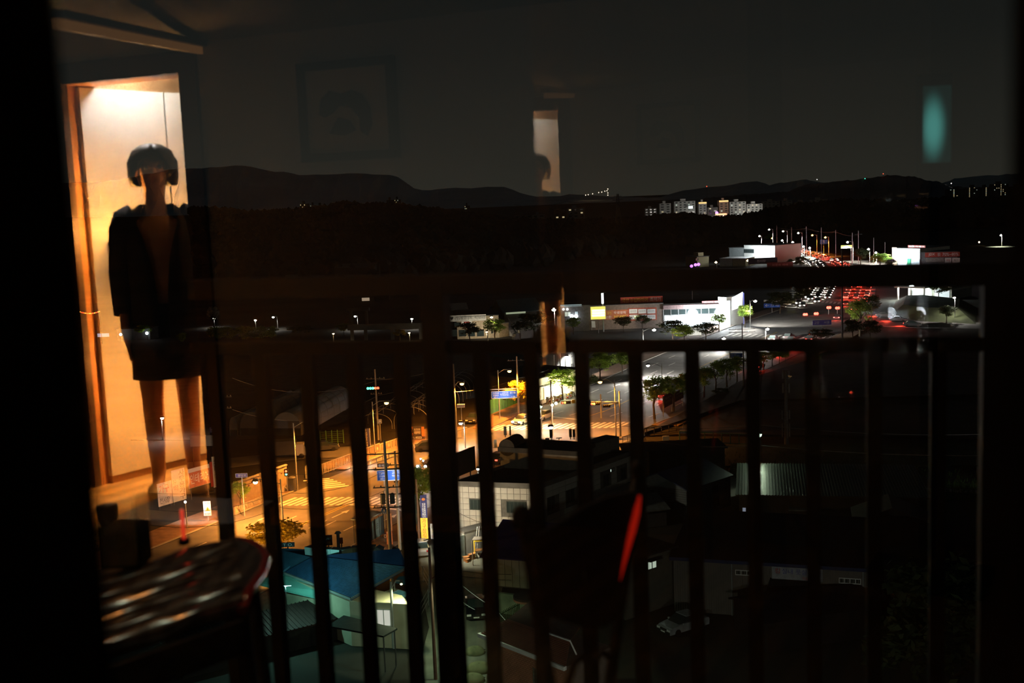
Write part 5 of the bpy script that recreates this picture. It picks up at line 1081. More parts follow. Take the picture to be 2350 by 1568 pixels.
for k, (x, y, s_) in enumerate(((1069, 1288, .5), (1075, 1285, .42), (1082, 1284, .6), (1073, 1291, .35))):
    P = g(x, y); t = thing('cardboard_box', ('leftmost cardboard box of the pile by the ladder', 'open cardboard box in the middle of the pile by the ladder', 'tallest cardboard box next to the ladder', 'smallest cardboard box in front of the pile by the ladder')[k], 'box', P, .3 * k); part('carton', MB().box((0, 0, s_ / 2), (s_, s_ * .8, s_)), cardboard, t, local=True)
    for sg in (-1, 1): part('flap', MB().bar((sg * s_ * .5, -s_ * .4, s_), (sg * s_ * .72, -s_ * .4, s_ * 1.12), .02, s_ * .02).add([(sg * s_ * .5, -s_ * .4, s_), (sg * s_ * .5, s_ * .4, s_), (sg * s_ * .75, s_ * .4, s_ * 1.1), (sg * s_ * .75, -s_ * .4, s_ * 1.1)], [(0, 1, 2, 3)]), cardboard, t, local=True)
for (x, y, m, lb, r) in ((1108, 1276, mat('teal_sack', (.04, .35, .24), .8), 'green sack on the yellow workbench', .42), (1100, 1281, mat('pale_sack', (.5, .5, .45), .8), 'pale sack in front of the yellow workbench', .3)):
    P = g(x + 36, y) if 'green' in lb else g(x, y); t = thing('sack', lb, 'sack', P); part('bag', MB().ball(P + Z * r * .9, r, 10, 7, (1, .8, 1)), m, t, smooth=True); part('neck', MB().cyl(P + Z * r * 1.6, r * .3, r * .5, 8, r * .15), m, t)

# --- red tiled brick house at the bottom
ez, rz_ = 5.0, 6.6; e0, e1 = g(1099, 1457, ez), g(1297, 1535, ez); k0, k1 = g(1165, 1421, rz_), g(1308, 1471, rz_)
bh = thing('brick_house', 'red brick house with a dark red tiled roof and white gutter at the bottom', 'building', V3((((e0 + e1) / 2).x, ((e0 + e1) / 2).y, 0)))
fB = Fr(e0 + (k0 - e0).normalized() * .5, e1 + (k1 - e1).normalized() * .5, 6)
part('wall', fB.box(MB(), .2, fB.W - .2, .25, 5, 0, ez - .1), mortar, bh)
bk = MB(); 
for j in range(30):
    for i in range(26):
        z0 = ez - .15 - (j + 1) * .155
        if z0 < .2: continue
        if 7 <= j - 0 < 16 and 14.5 < i + (j % 2) * .5 < 17: continue
        a0 = .25 + i * (fB.W - .5) / 26 + (j % 2) * .17; bk.box(fB(a0 + .16, .24, z0 + .07), ((fB.W - .5) / 26 - .03, .06, .125), fB.rz)
part('bricks', bk, brick_m, bh, kind='stuff')
wn(bh, Fr(fB(0, .25, 0), fB(fB.W, .25, 0), 5), fB.W * .58, 2.55, .75, 1.3, None, mat('green_frame', (.06, .10, .08), .6))
part('roof_slope', MB().prism([e0, e1, k1, k0], (0, 0, -.12)), roof_red, bh, fix=True)
tl_ = MB()
for j in range(16):
    u = j / 16; tl_.bar(e0 + (k0 - e0) * u + Z * .02, e1 + (k1 - e1) * u + Z * .02, .10, .05)
part('tile_courses', tl_, mat('roof_course', (.12, .045, .03), .8), bh, kind='stuff')
bk0, bk1 = g(1218, 1378, ez + .2), g(1330, 1440, ez + .2); part('roof_slope', MB().prism([k0, k1, bk1, bk0], (0, 0, -.12)), mat('roof_red_dark', (.07, .035, .028), .8), bh, fix=True)
part('gutter', MB().bar(e0, e1, .28, .28), white, bh); part('gutter', MB().bar(k0 + (k1 - k0) * .62, k1, .12, .10), white, bh); part('downpipe', MB().tube([k1, k1 + V3((.4, -.6, -.8))], .06, 6), white, bh)
oct_ = thing('round_canopy', 'dark round canopy with a brick-red rim between fence and red roof', 'canopy', g(1215, 1400)); q = g(1212, 1372, 3.2); part('top', MB().cyl(q, 1.3, .22, 18), mat('dark_felt2', (.03, .02, .018), .9), oct_); part('rim', MB().cyl(q - Z * .16, 1.32, .18, 18), mat('canopy_rim', (.25, .10, .06), .8), oct_); part('post', MB().tube([V3((q.x, q.y, 0)), q], .09, 8), steel_dk, oct_)
for k, (x, y, r) in enumerate(((1090, 1500, .9), (1100, 1540, 1.1), (1085, 1565, 1.0))):
    P = g(x, y); t = thing('tarp_heap', ('small covered heap behind the brick house at the lane', 'larger covered heap beside the brick wall', 'lowest covered heap cut by the picture bottom')[k], 'heap', P); part('cover', MB().ball(P + Z * .1, r, 12, 8, (1, .8, .6)), mat('olive_cover', (.16, .17, .09), .9, var=.2), t, smooth=True); part('rope', MB().tube([P + V3((-r, 0, .3)), P + V3((0, -.2, r * .66)), P + V3((r, 0, .3))], .03, 5), black, t)

# --- right-hand sheds
Pc, Pr, Pl = g(1577, 1197), g(1677, 1161), g(1452, 1178); hC = up_to(Pc, 1124)
f = Fr(Pl, Pc, (Pr - Pc).length); bl = thing('shed', 'grey shed with a dark blue gabled roof right of the tiled house', 'building', (Pl + Pr) / 2)
vR = (Pr - Pc); part('wall', MB().prism([Pl, Pc, Pr, Pl + vR], (0, 0, hC)), mat('shed_boards', (.20, .22, .22), .8, var=.15), bl, fix=True)
rid0 = (Pl + Pc) / 2 + Z * (hC + 1.5); rid1 = rid0 + vR
for a, sg in ((Pl, -1), (Pc, 1)):
    a0 = a + Z * hC + (Pc - Pl).normalized() * sg * .3 - vR.normalized() * .3 - Z * .12; a1 = a0 + vR * 1.06; part('roof_slope', MB().prism([a0, rid0 - vR.normalized() * .3, rid1 + vR.normalized() * .3, a1], (0, 0, .14)), mat('dark_blue_roof', (.02, .035, .10), .6), bl, fix=True)
part('gable', MB().prism([Pl + Z * hC, Pc + Z * hC, rid0], vR.normalized() * .1), MATS['shed_boards'], bl)
bdm = MB()
for j in range(14): bdm.bar(Pl + Z * (hC * (j + .5) / 14) - vR.normalized() * .02, Pc + Z * (hC * (j + .5) / 14) - vR.normalized() * .02, .05, .04); bdm.bar(Pc + Z * (hC * (j + .5) / 14) + (Pc - Pl).normalized() * .02, Pr + Z * (hC * (j + .5) / 14) + (Pc - Pl).normalized() * .02, .05, .04)
part('board_joints', bdm, gray_dk, bl, kind='stuff')
fr_ = Fr(Pc, Pr, 3); wn(bl, fr_, fr_.W * .22, 2.0, 1.0, 1.0); wn(bl, fr_, fr_.W * .58, 2.2, 1.0, 1.0); wn(bl, fr_, fr_.W * .2, .4, 1.4, 1.2); wn(bl, fr_, fr_.W * .6, .6, 1.0, 1.1); wn(bl, f, f.W * .65, 1.2, .9, .9)
lp = g(1505, 1190); lna, lf = house('lean_to', 'low lean-to with a pale sloping roof in front of the blue roofed shed', g(1462, 1215), g(1530, 1206), 3, 1.9, gray_dk, mat('pale_sheet', (.26, .28, .26), .7), 'shed', 1.0)
house('shed', 'long flat dark shed standing behind the blue gabled shed', g(1440, 1104), g(1664, 1092), 5, up_to(g(1560, 1098), 1034), mat('very_dark_wall', (.035, .033, .035), .9), None, 'flat')
P0, P1 = g(1697, 1203), g(2126, 1212); fb_, f = house('factory', 'long dark factory hall with a ribbed metal roof glinting at its left end', P0, P1, 13, up_to(P0, 1137), mat('factory_wall', (.03, .032, .028), .85), mat('ribbed_roof', (.06, .07, .06), .38, .4, var=.15), 'shed', .35, ribs=62, rib_m=mat('roof_rib', (.10, .115, .10), .35, .4))
part('skylight', f.box(MB(), f.W * .27, f.W * .40, -1.0, -.1, 1.9, 2.05), mat('skylight_sheet', (.22, .25, .22), .4), fb_); wn(fb_, f, .3, 1.2, .5, .8, glow('dim_blue_pane', (.6, .75, 1), .25), mull=1)
P0, P1 = g(1548, 1402), g(2003, 1436); h0 = up_to(P0, 1280); fh_, f = house('sports_hall', 'dark ribbed hall with a futsal banner and a lit teal entrance', P0, P1, 11, h0, mat('hall_wall', (.16, .14, .125), .85, var=.1), mat('hall_roof', (.018, .02, .022), .8), 'shed', 1.2, ribs=0)
part('eaves_trim', MB().bar(f(-.3, -.32, h0), f(f.W + .3, -.32, h0), .1, .3), mat('eaves_blue', (.02, .03, .09), .6), fh_)
rbm = MB()
for k in range(80): rbm.box(f(f.W * (k + .5) / 80, -.025, h0 / 2), (.07, .05, h0 - .1), f.rz)
part('wall_ribs', rbm, MATS['hall_wall'], fh_, kind='stuff')
def onw(x, f): d = ray(x, 1350); n = f.n; k = (f.P - EYE).dot(n) / d.dot(n); return (EYE + d * k - f.P).dot(f.u)
def onz(x, y, f): d = ray(x, y); k = (f.P - EYE).dot(f.n) / d.dot(f.n); return (EYE + d * k).z
def wpx(t, f, x0, y0, x1, y1, **k): a = onw(x0, f); b = onw(x1, f); z0 = onz((x0 + x1) / 2, y1, f); z1 = onz((x0 + x1) / 2, y0, f); return wn(t, f, a, z0, b - a, z1 - z0, **k)
def fpx(t, f, x0, y0, x1, y1, m, texts=(), **k): a = onw(x0, f); b = onw(x1, f); z0 = onz((x0 + x1) / 2, y1, f); z1 = onz((x0 + x1) / 2, y0, f); return face(t, f, a, z0, b - a, z1 - z0, m, texts, **k)
wpx(fh_, f, 1688, 1309, 1741, 1321, fm=white, mull=4); wpx(fh_, f, 1925, 1327, 1976, 1340, fm=white, mull=4); wpx(fh_, f, 1693, 1375, 1729, 1398, fm=white, mull=2)
fpx(fh_, f, 1772, 1300, 1888, 1332, mat('banner_cloth', (.36, .37, .40), .8), (('킹', .06, .42, .16, .80, letter_r), ('실내 풋살 센터', .20, .42, .96, .80, letter_b), ('회원모집', .60, .06, .84, .28, letter_r)), name='banner')
fpx(fh_, f, 1797, 1353, 1832, 1361, gray_dk, (('풋살장', .1, .1, .9, .9, letter_w),))
part('canopy', MB().prism([f(onw(1758, f), -2.2, 2.4), f(onw(1865, f), -2.2, 2.4), f(onw(1858, f), 0, 3.6), f(onw(1768, f), 0, 3.6)], (0, 0, .1)), mat('canopy_dark', (.02, .016, .014), .9), fh_, fix=True)
en = part('entrance', f.box(MB(), onw(1759, f), onw(1856, f), -.10, -.02, .05, 2.3), glow('entrance_light', (.45, .95, .88), .42), fh_)
for k in range(4): part('mullion', f.box(MB(), onw(1759 + 24 * k, f), onw(1761 + 24 * k, f), -.14, -.08, .05, 2.3), steel, en)
for x in (1680, 1981): q = f(onw(x, f), -.12, 0); part('downpipe', MB().tube([q, q + Z * (h0 - .2)], .07, 6), gray, fh_)
house('shed', 'black roofed building in front of the sports hall entrance', g(1762, 1500), g(2010, 1460), 6, 2.6, mat('black_wall', (.012, .012, .013), .9), mat('black_roof', (.010, .011, .014), .85), 'gable', .9)
P0, P1 = g(1436, 1424), g(1547, 1386); wh, f = house('warehouse', 'dim ribbed warehouse with one lit window behind the chair back', P0, P1, 6, up_to(P0, 1290), mat('warehouse_wall', (.13, .13, .11), .85, var=.15), mat('warehouse_roof', (.02, .02, .02), .9), 'flat')
wpx(wh, f, 1486, 1286, 1508, 1306, m=glow('pale_green_pane', (.82, 1, .78), .55), fm=steel_dk, mull=2); part('hood', f.box(MB(), onw(1482, f), onw(1512, f), -.7, 0, onz(1495, 1283, f), onz(1495, 1281, f)), steel_dk, wh)
house('house', 'dark low house with a red ridge roof below the factory', g(1965, 1262), g(2130, 1268), 5, 3.0, mat('dim_wall', (.05, .045, .04), .9), mat('dim_red_roof', (.06, .035, .028), .8), 'gable', 1.5, ridge='v')
house('house', 'nearly black house at the lower right corner', g(2060, 1420), g(2300, 1400), 9, 3.2, MATS['black_wall'], mat('brown_black_roof', (.02, .014, .012), .9), 'gable', 1.6)
# --- left street side: signboards, walls, fences
Yl = g(450, 1165).y
A, B = g(362, 1172), g(516, 1126); A.z = B.z = .3
def sub(a, b, u0, u1, z): P = a + (b - a) * u0; Q_ = a + (b - a) * u1; P.z = Q_.z = z; return P, Q_
for u0, u1, z0, h, m, tx, lb in ((.02, .22, .4, 3.0, mat('cream_board', (.52, .48, .42), .8), (('가구', .1, .55, .8, .9, letter_r), ('전시장', .1, .1, .8, .35, letter_k)), 'pale shop hoarding at the left end, with red letters'), (.23, .42, .4, 4.2, offw, (('사\n무\n용\n가\n구', .52, .04, .95, .96, letter_k), ('가구\n백화점', .06, .35, .42, .7, letter_r)), 'white hoarding with black vertical letters seen through the mirrored ankle'),
        (.47, .79, 1.6, 2.6, white, (), 'red hoarding with big pale letters beside the mirrored door edge'), (.84, 1.0, .8, 4.2, white, (('소\n파', .08, .5, .5, .95, letter_k), ('이태리', .1, .25, .95, .45, letter_k)), 'white hoarding with black letters right of the red one')):
    P, Q_ = sub(A, B, u0, u1, z0); t = board('hoarding', lb, 'sign', P, Q_, h, m, tx, .1, None, (.1, .9), None, steel_dk, .06)
    if 'red' in lb and 'big' in lb:
        ux = (Q_ - P).normalized(); n_ = ux.cross(Z); W = (Q_ - P).length; P2_ = P + n_ * .03 + Z * .0; part('panel', MB().prism([P2_ + Z * .05, P2_ + ux * W * .98 + Z * .05, P2_ + ux * W * .98 + Z * h * .8, P2_ + Z * h * .8], n_ * .03), signred if False else mat('salmon_board', (.55, .16, .08), .7), t); part('lettering', lettering(P2_ + n_ * .05 + ux * W * .06 + Z * h * .2, ux, Z, '인테리어', W * .86, h * .5), letter_w, t)
    if 'right of the red' in lb: P2_, Q2_ = sub(A, B, .795, .835, 1.0); part('red_strip', MB().prism([P2_, Q2_, Q2_ + Z * 3.4, P2_ + Z * 3.4], (0, .05, 0)), signred, t)
scrboard('shop_roof', 'grey sheet roof panel above the red hoarding', 'roof', 437, 1000, 514, 1024, g(470, 1110).y, gray, (), legs=(.05, .95), legm=steel_dk, base=0)
scrboard('shop_sign', 'dark blue and violet shop sign above the grey roof panel', 'sign', 482, 981, 508, 998, g(480, 1105).y, navy, (('가구', .1, .2, .5, .8, letter_w), ('할인', .55, .2, .9, .8, letter_w)), legs=(.1, .9), legm=steel_dk, base=0)
scrboard('shop_sign', 'round blue sign above the dark blue and violet sign', 'sign', 497, 966, 506, 976, g(480, 1105).y, signblue, (), legs=(.5,), legm=steel_dk, base=0)
lampl = thing('street_lamp', 'low pavement lamp lighting the painted hoardings at the far left', 'lamp', g(430, 1215)); q = g(430, 1215); part('pole', MB().tube([q, q + Z * 3.2], .06, 8), steel, lampl); part('bulb', MB().ball(q + Z * 3.35, .16, 8, 6), E_W, lampl); lamp_light(lampl, q + V3((0, .2, 3.3)), (1, .92, .8), 1500, angle=160, aim=(.1, 1, 0))
t = scrboard('warning_sign', 'white warning sign with a yellow triangle low at the left pavement', 'sign', 468, 1151, 485, 1184, g(476, 1200).y, white, (('위험', .15, .78, .85, .95, letter_r), ('접근금지', .12, .06, .88, .2, letter_k)), legs=(.5,), legm=steel, base=0)
Pw = hz(471, 1173, g(476, 1200).y - .04); part('triangle', MB().prism([Pw, Pw + V3((.58, 0, 0)), Pw + V3((.29, 0, .5))], (0, .02, 0)), signyellow, t); part('exclamation', MB().box(Pw + V3((.29, -.02, .22)), (.06, .02, .24)), letter_k, t)
# retaining wall with dotted panels
a, b = g(528, 1168), g(660, 1117); rw = thing('retaining_wall', 'beige retaining wall with round marks along the left pavement', 'wall', (a + b) / 2); n_ = 7
wm_ = mat('retaining_panel', (.34, .27, .19), .9, var=.15)
for k in range(n_):
    p, q = a + (b - a) * (k / n_), a + (b - a) * ((k + .985) / n_); part('panel', MB().prism([p, q, q + Z * 3.0, p + Z * 3.0], (0, .3, 0)), wm_, rw)
    for j in (0, 1): c = p + (q - p) * (.3 + .4 * j) + Z * (2.1 + .3 * ((k + j) % 2)); part('boss', MB().ball(c + V3((0, -.02, 0)), .13, 8, 5, (1, .4, 1)), rust, rw)
part('coping', MB().bar(a + Z * 3.05, b + Z * 3.05, .4, .14), concrete, rw)
a, b = g(520, 1190), g(662, 1128); pf = thing('pavement_fence', 'low patterned concrete fence at the foot of the retaining wall', 'fence', (a + b) / 2)
for k in range(9):
    p, q = a + (b - a) * (k / 9), a + (b - a) * ((k + .94) / 9); part('panel', MB().prism([p, q, q + Z * .95, p + Z * .95], (0, .12, 0)), mat('pale_concrete', (.40, .36, .30), .9), pf); c = (p + q) / 2 + Z * .5; part('arch', MB().tube([c + V3((-.4, -.05, -.3)), c + V3((-.3, -.05, .1)), c + V3((0, -.05, .28)), c + V3((.3, -.05, .1)), c + V3((.4, -.05, -.3))], .05, 5), concrete, pf)
# bridge railing with lattice panels
def railing(label, a, b, h, n, m, lattice=True, name='bridge_railing'):
    A, B = g(*a), g(*b); t = thing(name, label, 'railing', (A + B) / 2); d = (B - A)
    for z_ in (.15, h): part('rail', MB().bar(A + Z * z_, B + Z * z_, .10), m, t)
    for k in range(n + 1): p = A + d * (k / n); part('post', MB().box(p + Z * (h / 2), (.12, .12, h)), m, t)
    if lattice:
        for k in range(n):
            p, q = A + d * ((k + .15) / n), A + d * ((k + .85) / n); lm = MB(); 
            for u in (.2, .4, .6, .8): lm.bar(p + (q - p) * u + Z * .2, p + (q - p) * u + Z * (h - .05), .05)
            if k % 2: lm.box((p + q) / 2 + Z * h * .55, (.4, .08, .4), math.atan2(d.y, d.x))
            part('lattice', lm, m, t)
    return t
rlm = mat('railing_grey', (.46, .42, .34), .6, var=.1)
railing('pale lattice bridge railing along the far pavement of the cross street', (728, 1094), (872, 1040), 1.5, 12, rlm)
railing('low double guard rail between pavement and junction', (806, 1084), (920, 1044), .8, 8, rlm, False, 'guard_rail'); railing('continuation of the pale railing beyond the blue banner', (874, 1039), (945, 1014), 1.3, 6, rlm)
railing('kerb railing behind the roof shed at the right of the junction', (1395, 1030), (1462, 1008), 1.1, 6, rlm, False, 'guard_rail')
railing('green posted fence along the far bank at the right', (1560, 1014), (1716, 1022), 1.6, 8, mat('green_steel', (.07, .22, .12), .6), False, 'bank_fence')
railing('field edge fence under the long cable', (1450, 1006), (1585, 985), 1.2, 8, steel_dk, False, 'bank_fence')
pl_ = thing('bridge_pillar', 'pale round-topped pillar at the left end of the bridge railing', 'pillar', g(708, 1098)); P = g(708, 1098); part('shaft', MB().box(P + Z * .8, (.7, .5, 1.6)), offw, pl_); part('cap', MB().tube([P + V3((0, -.26, 1.6)), P + V3((0, .26, 1.6))], .35, 12), offw, pl_)
tb = thing('utility_cabinet', 'dark cylindrical cabinet on the left pavement by the crosswalk', 'cabinet', g(672, 1128)); P = g(672, 1128); part('body', MB().cyl(P, .5, 1.9, 12), gray_dk, tb); part('lid', MB().cyl(P + Z * 1.9, .54, .15, 12, .3), steel_dk, tb)
# greenhouses, hoop frames, gate, banners
def vault(label, x0, x1, yb, yt, dep, m, ghost=False, n=9, name='greenhouse'):
    A, B = g(x0, yb), g(x1, yb); f = Fr(A, B, dep); h = up_to((A + B) / 2, yt); t = thing(name, label, 'greenhouse', f(f.W / 2, dep / 2, 0)); hb = h * .35
    prof = [(f.W / 2 - f.W / 2 * math.cos(math.pi * k / 12), hb + (h - hb) * math.sin(math.pi * k / 12)) for k in range(13)]
    if not ghost:
        mb = MB(); mb.prism([f(0, 0, 0)] + [f(a, 0, z) for a, z in prof] + [f(f.W, 0, 0)], f.n * dep); part('cover', mb, m, t, fix=True); part('front_board', f.box(MB(), .1, f.W - .1, -.1, 0, 0, hb * .9), gray_dk, t)
    for k in range(n):
        b = dep * k / (n - 1); part('hoop', MB().tube([f(0, b, 0)] + [f(a, b, z + .03) for a, z in prof] + [f(f.W, b, 0)], .045 if ghost else .04, 4), steel if ghost else gray, t)
    if ghost: part('purlin', MB().tube([f(f.W / 2, 0, h), f(f.W / 2, dep, h)], .05, 4), steel, t)
    return t
gm = mat('greenhouse_film', (.34, .33, .31), .6, var=.06)
vault('left white vaulted greenhouse behind the railing bars', 552, 606, 1000, 947, 26, gm); vault('right white vaulted greenhouse behind the railing bars', 628, 692, 1000, 947, 26, gm); vault('narrow vaulted greenhouse at the left edge of the pair', 528, 546, 1000, 958, 26, gm)
vault('bare hoop frames of an uncovered greenhouse behind the orange hoarding', 905, 985, 985, 935, 40, None, True, 14, 'hoop_house'); vault('larger bare hoop frames left of the tall concrete pole', 826, 900, 985, 950, 40, None, True, 10, 'hoop_house')
a, b = g(736, 1020), g(789, 1017); gt_ = thing('mesh_gate', 'green mesh gate at the edge of the dark field', 'gate', (a + b) / 2); gmm = mat('gate_green', (.10, .24, .06), .6)
for k in range(5): p = a + (b - a) * (k / 4); part('post', MB().box(p + Z * 1.1, (.12, .12, 2.2)), gmm, gt_)
for k in range(6): part('wire', MB().bar(a + Z * (.3 + .33 * k), b + Z * (.3 + .33 * k), .04), gmm, gt_)
t = scrboard('street_banner', 'tall dark blue banner with white vertical letters by the bridge', 'banner', 831, 984, 850, 1027, g(842, 1032).y, navy, (('고\n양\n가\n구\n단\n지', .30, .05, .72, .82, letter_w), ('田', .3, .88, .6, .96, letter_w)), legs=(.0, 1.0), legm=steel, base=0)
t = scrboard('hoarding', 'orange and black hoarding with a telephone number by the field', 'sign', 935, 979, 974, 1002, g(955, 1012).y, mat('hoarding_black', (.05, .045, .05), .7), (('가구단지\n대형매장', .40, .25, .78, .8, letter_w),), legs=(.02, .98), legm=steel_dk, base=0)
Yh = g(955, 1012).y - .1; P, Q_ = hz(935, 1002, Yh), hz(948, 1002, Yh); hh = up_to(P, 980) - P.z; part('orange_panel', MB().prism([P, Q_, Q_ + Z * hh, P + Z * hh], (0, .05, 0)), signorange, t); P, Q_ = hz(968, 1002, Yh), hz(974, 1002, Yh); part('orange_panel', MB().prism([P, Q_, Q_ + Z * hh, P + Z * hh], (0, .05, 0)), signorange, t)
c = (hz(941, 990, Yh)); mb = MB(); mb.tube([c + V3((.42 * math.cos(a_ * .5236), -.04, .42 * math.sin(a_ * .5236))) for a_ in range(13)], .09, 5); mb.box(c + V3((0, -.04, .1)), (.4, .06, .1)); mb.box(c + V3((0, -.04, -.08)), (.1, .06, .3)); part('emblem', mb, letter_k, t)
P, Q_ = hz(941, 1010, Yh - .1), hz(969, 1008, Yh - .1); P.z = Q_.z; part('number_plate', MB().prism([P, Q_, Q_ + Z * .5, P + Z * .5], (0, .05, 0)), mat('hoarding_black', (.05, .045, .05)), t); part('lettering', lettering(P + V3((.05, -.03, .08)), (Q_ - P).normalized(), Z, '971-9333', (Q_ - P).length * .92, .36), letter_w, t)
a, b = g(1096, 966), g(1192, 925); gf = thing('site_fence', 'green sheet fence along the far corner pavement', 'fence', (a + b) / 2); sm_ = mat('green_sheet', (.07, .30, .15), .6, var=.15)
for k in range(14): p, q = a + (b - a) * (k / 14), a + (b - a) * ((k + .93) / 14); part('sheet', MB().prism([p + V3((0, (k % 2) * .06, 0)), q + V3((0, (k % 2) * .06, 0)), q + V3((0, (k % 2) * .06, 2.7)), p + V3((0, (k % 2) * .06, 2.7))], (0, .06, 0)), sm_, gf)

# --- bus shelter, vertical shop signs
a, b = g(852, 1248), g(882, 1230); f = Fr(a, b, -2.0); bs = thing('bus_shelter', 'glass bus shelter with a pale roof at the road edge', 'shelter', (a + b) / 2)
gl_ = glass('shelter_glass', .12, (.55, .80, .80)); hh = up_to(a, 1196)
part('roof', MB().prism([f(-.5, .3, hh), f(f.W + .3, .3, hh), f(f.W + .3, 2.2, hh + .1), f(-.5, 2.2, hh + .1)], (0, 0, .12)), offw, bs)
for k in range(4): q = f(f.W * k / 3, 0, 0); part('post', MB().box(q + Z * (hh / 2), (.09, .09, hh)), steel_dk, bs)
for k in range(3): part('pane', f.box(MB(), f.W * k / 3 + .06, f.W * (k + 1) / 3 - .06, -.02, .02, .3, hh - .15), mat('shelter_pane', (.30, .42, .40), .15, var=.08), bs)
part('lettering', lettering(f(f.W * .42, -.04, 1.3), f.u, Z, '日', f.W * .14, .6), letter_k, bs); part('bench', f.box(MB(), .2, f.W - .2, .5, .9, .4, .48), wood, bs)
for q in (f(-.4, 1.9, 0), f(f.W + .2, 1.9, 0)): part('post', MB().box(q + Z * (hh / 2), (.09, .09, hh)), steel_dk, bs)
def _lit(t, x, y, Y, pw, back=2.2):
    P_ = hz(x, y, Y - back); part('added_sign_lamp', MB().box(P_, (.3, .15, .12)), steel_dk, t); added_sign_lamp(t, P_ + V3((0, .12, .05)), pw)
def vsign(label, x0, y0, x1, y1, base, m, tx, **k): return scrboard('shop_sign', label, 'sign', x0, y0, x1, y1, g((x0 + x1) / 2, base).y, m, tx, legs=(.5,), legm=steel_dk, base=0, thick=.25, **k)
t = vsign('tall furniture shop sign, yellow below and dark blue above, with vertical letters', 967, 1189, 983, 1237, 1264, signyellow, (('가\n구\n장\n식', .22, .04, .80, .96, letter_r),))
Ys_ = g(975, 1264).y - .02; P, Q_ = hz(966, 1189, Ys_), hz(981, 1189, Ys_); P.z = Q_.z; hh = up_to(P, 1137) - P.z; _lit(t, 975, 1240, Ys_, 260, 3.0); part('upper_panel', MB().prism([P, Q_, Q_ + Z * hh, P + Z * hh], (0, .22, 0)), navy, t); part('lettering', lettering(P + V3((.16, -.02, .1)), V3((1, 0, 0)), Z, '조립\n맞춤\n전문', .4, hh * .62), letter_w, t); part('emblem', MB().ball(P + V3((.36, -.02, hh * .82)), .2, 10, 6, (1, .2, .8)), signorange, t)
vsign('green and orange vertical sign left of the yellow furniture sign', 943, 1136, 958, 1222, 1264, mat('dull_green_board', (.10, .16, .13), .7), (('맞\n춤', .2, .55, .8, .95, letter_y), ('원\n목', .2, .08, .8, .48, letter_y)))
vsign('small orange sign at the foot of the green vertical sign', 944, 1206, 958, 1220, 1266, signorange, (('가구', .15, .2, .85, .8, letter_y),))
vsign('yellow and white sign board of the furniture shop, beside a railing post', 989, 1203, 1003, 1237, 1262, white, (('대리점', .1, .68, .9, .92, letter_k), ('가구', .15, .3, .85, .6, letter_y), ('할인', .15, .06, .85, .24, letter_r)))
vsign('red and orange pillar sign beside the bus shelter', 888, 1220, 901, 1250, 1262, mat('pillar_orange', (.55, .18, .07), .7), (('정류장', .1, .84, .9, .97, letter_w), ('고\n양\n가\n구', .3, .08, .7, .76, letter_k)))
vsign('orange advertising column behind the near utility poles', 891, 1179, 900, 1219, 1262, mat('salmon_column', (.55, .26, .14), .8), (('▼', .2, .62, .8, .8, letter_r), ('민\n원', .25, .1, .75, .4, letter_k)))
vsign('small violet round-marked bus stop sign', 881, 1226, 888, 1236, 1250, signpurple, (('○', .1, .1, .9, .9, letter_w),))
t = scrboard('shop_sign', 'dark sign with pale letters on the far roof edge, beside the flue', 'sign', 744, 1229, 763, 1252, g(752, 1268, 5.0).y, mat('maroon_board', (.10, .03, .05), .7), (('올리브', .08, .58, .92, .92, letter_w), ('자동', .15, .08, .85, .46, letter_y)), base=0, legs=(.5,), legm=steel_dk)
scrboard('shop_sign', 'small orange sign right of the flue pipe', 'sign', 779, 1235, 787, 1248, g(752, 1268, 5.0).y, signorange, (('가구', .15, .3, .85, .7, letter_k),), base=0, legs=(.5,), legm=steel_dk)
scrboard('shop_sign', 'slanting dark sign with pale letters under the yellow lit tree', 'sign', 643, 1246, 676, 1256, g(660, 1275, 5.0).y, mat('slate_board', (.05, .06, .08), .7), (('T O.', .2, .2, .9, .85, letter_w),), base=0, legs=(.5,), legm=steel_dk)

# --- corner shop across the junction, warm and bright
P0, P1 = g(1226, 926), g(1332, 898); cs, f = house('corner_shop', 'brightly lit corner shop with a sloping yellow sign band across the junction', P0, P1, 12, up_to(P0, 872), gray_dk, mat('teal_dark_roof', (.06, .10, .10), .7), 'flat')
h0 = up_to(P0, 872)
face(cs, f, 0, h0 * .70, f.W, h0 * .30, glow('warm_sign_band', (1, .80, .38), .95), (('가구 할인 매장', .3, .2, .7, .8, letter_r),), .3, 'sign_band')
for k in range(5): part('shop_window', f.box(MB(), f.W * (k + .06) / 5, f.W * (k + .94) / 5, -.06, 0, .3, h0 * .62), E_SHOPY if k != 1 else E_SHOPW, cs)
for k in range(6): part('pillar', f.box(MB(), f.W * k / 5 - .12, f.W * k / 5 + .12, -.2, 0, 0, h0 * .68), offw, cs)
L_ = thing('shop_floodlight', 'white floodlights under the awning of the lit corner shop', 'lamp', f(f.W * .4, -1, h0 * .66)); part('housing', f.box(MB(), f.W * .1, f.W * .7, -1.1, -.9, h0 * .66, h0 * .70), steel, L_); part('tube', f.box(MB(), f.W * .1, f.W * .7, -1.1, -.9, h0 * .645, h0 * .66), glow('shop_tube', (1, .95, .8), 4), L_); lamp_light(L_, f(f.W * .4, -1.6, h0 * .6), (1, .88, .55), 3200, 'POINT', radius=.6)
crm = mat('crate_yellow', (.6, .45, .08), .7)
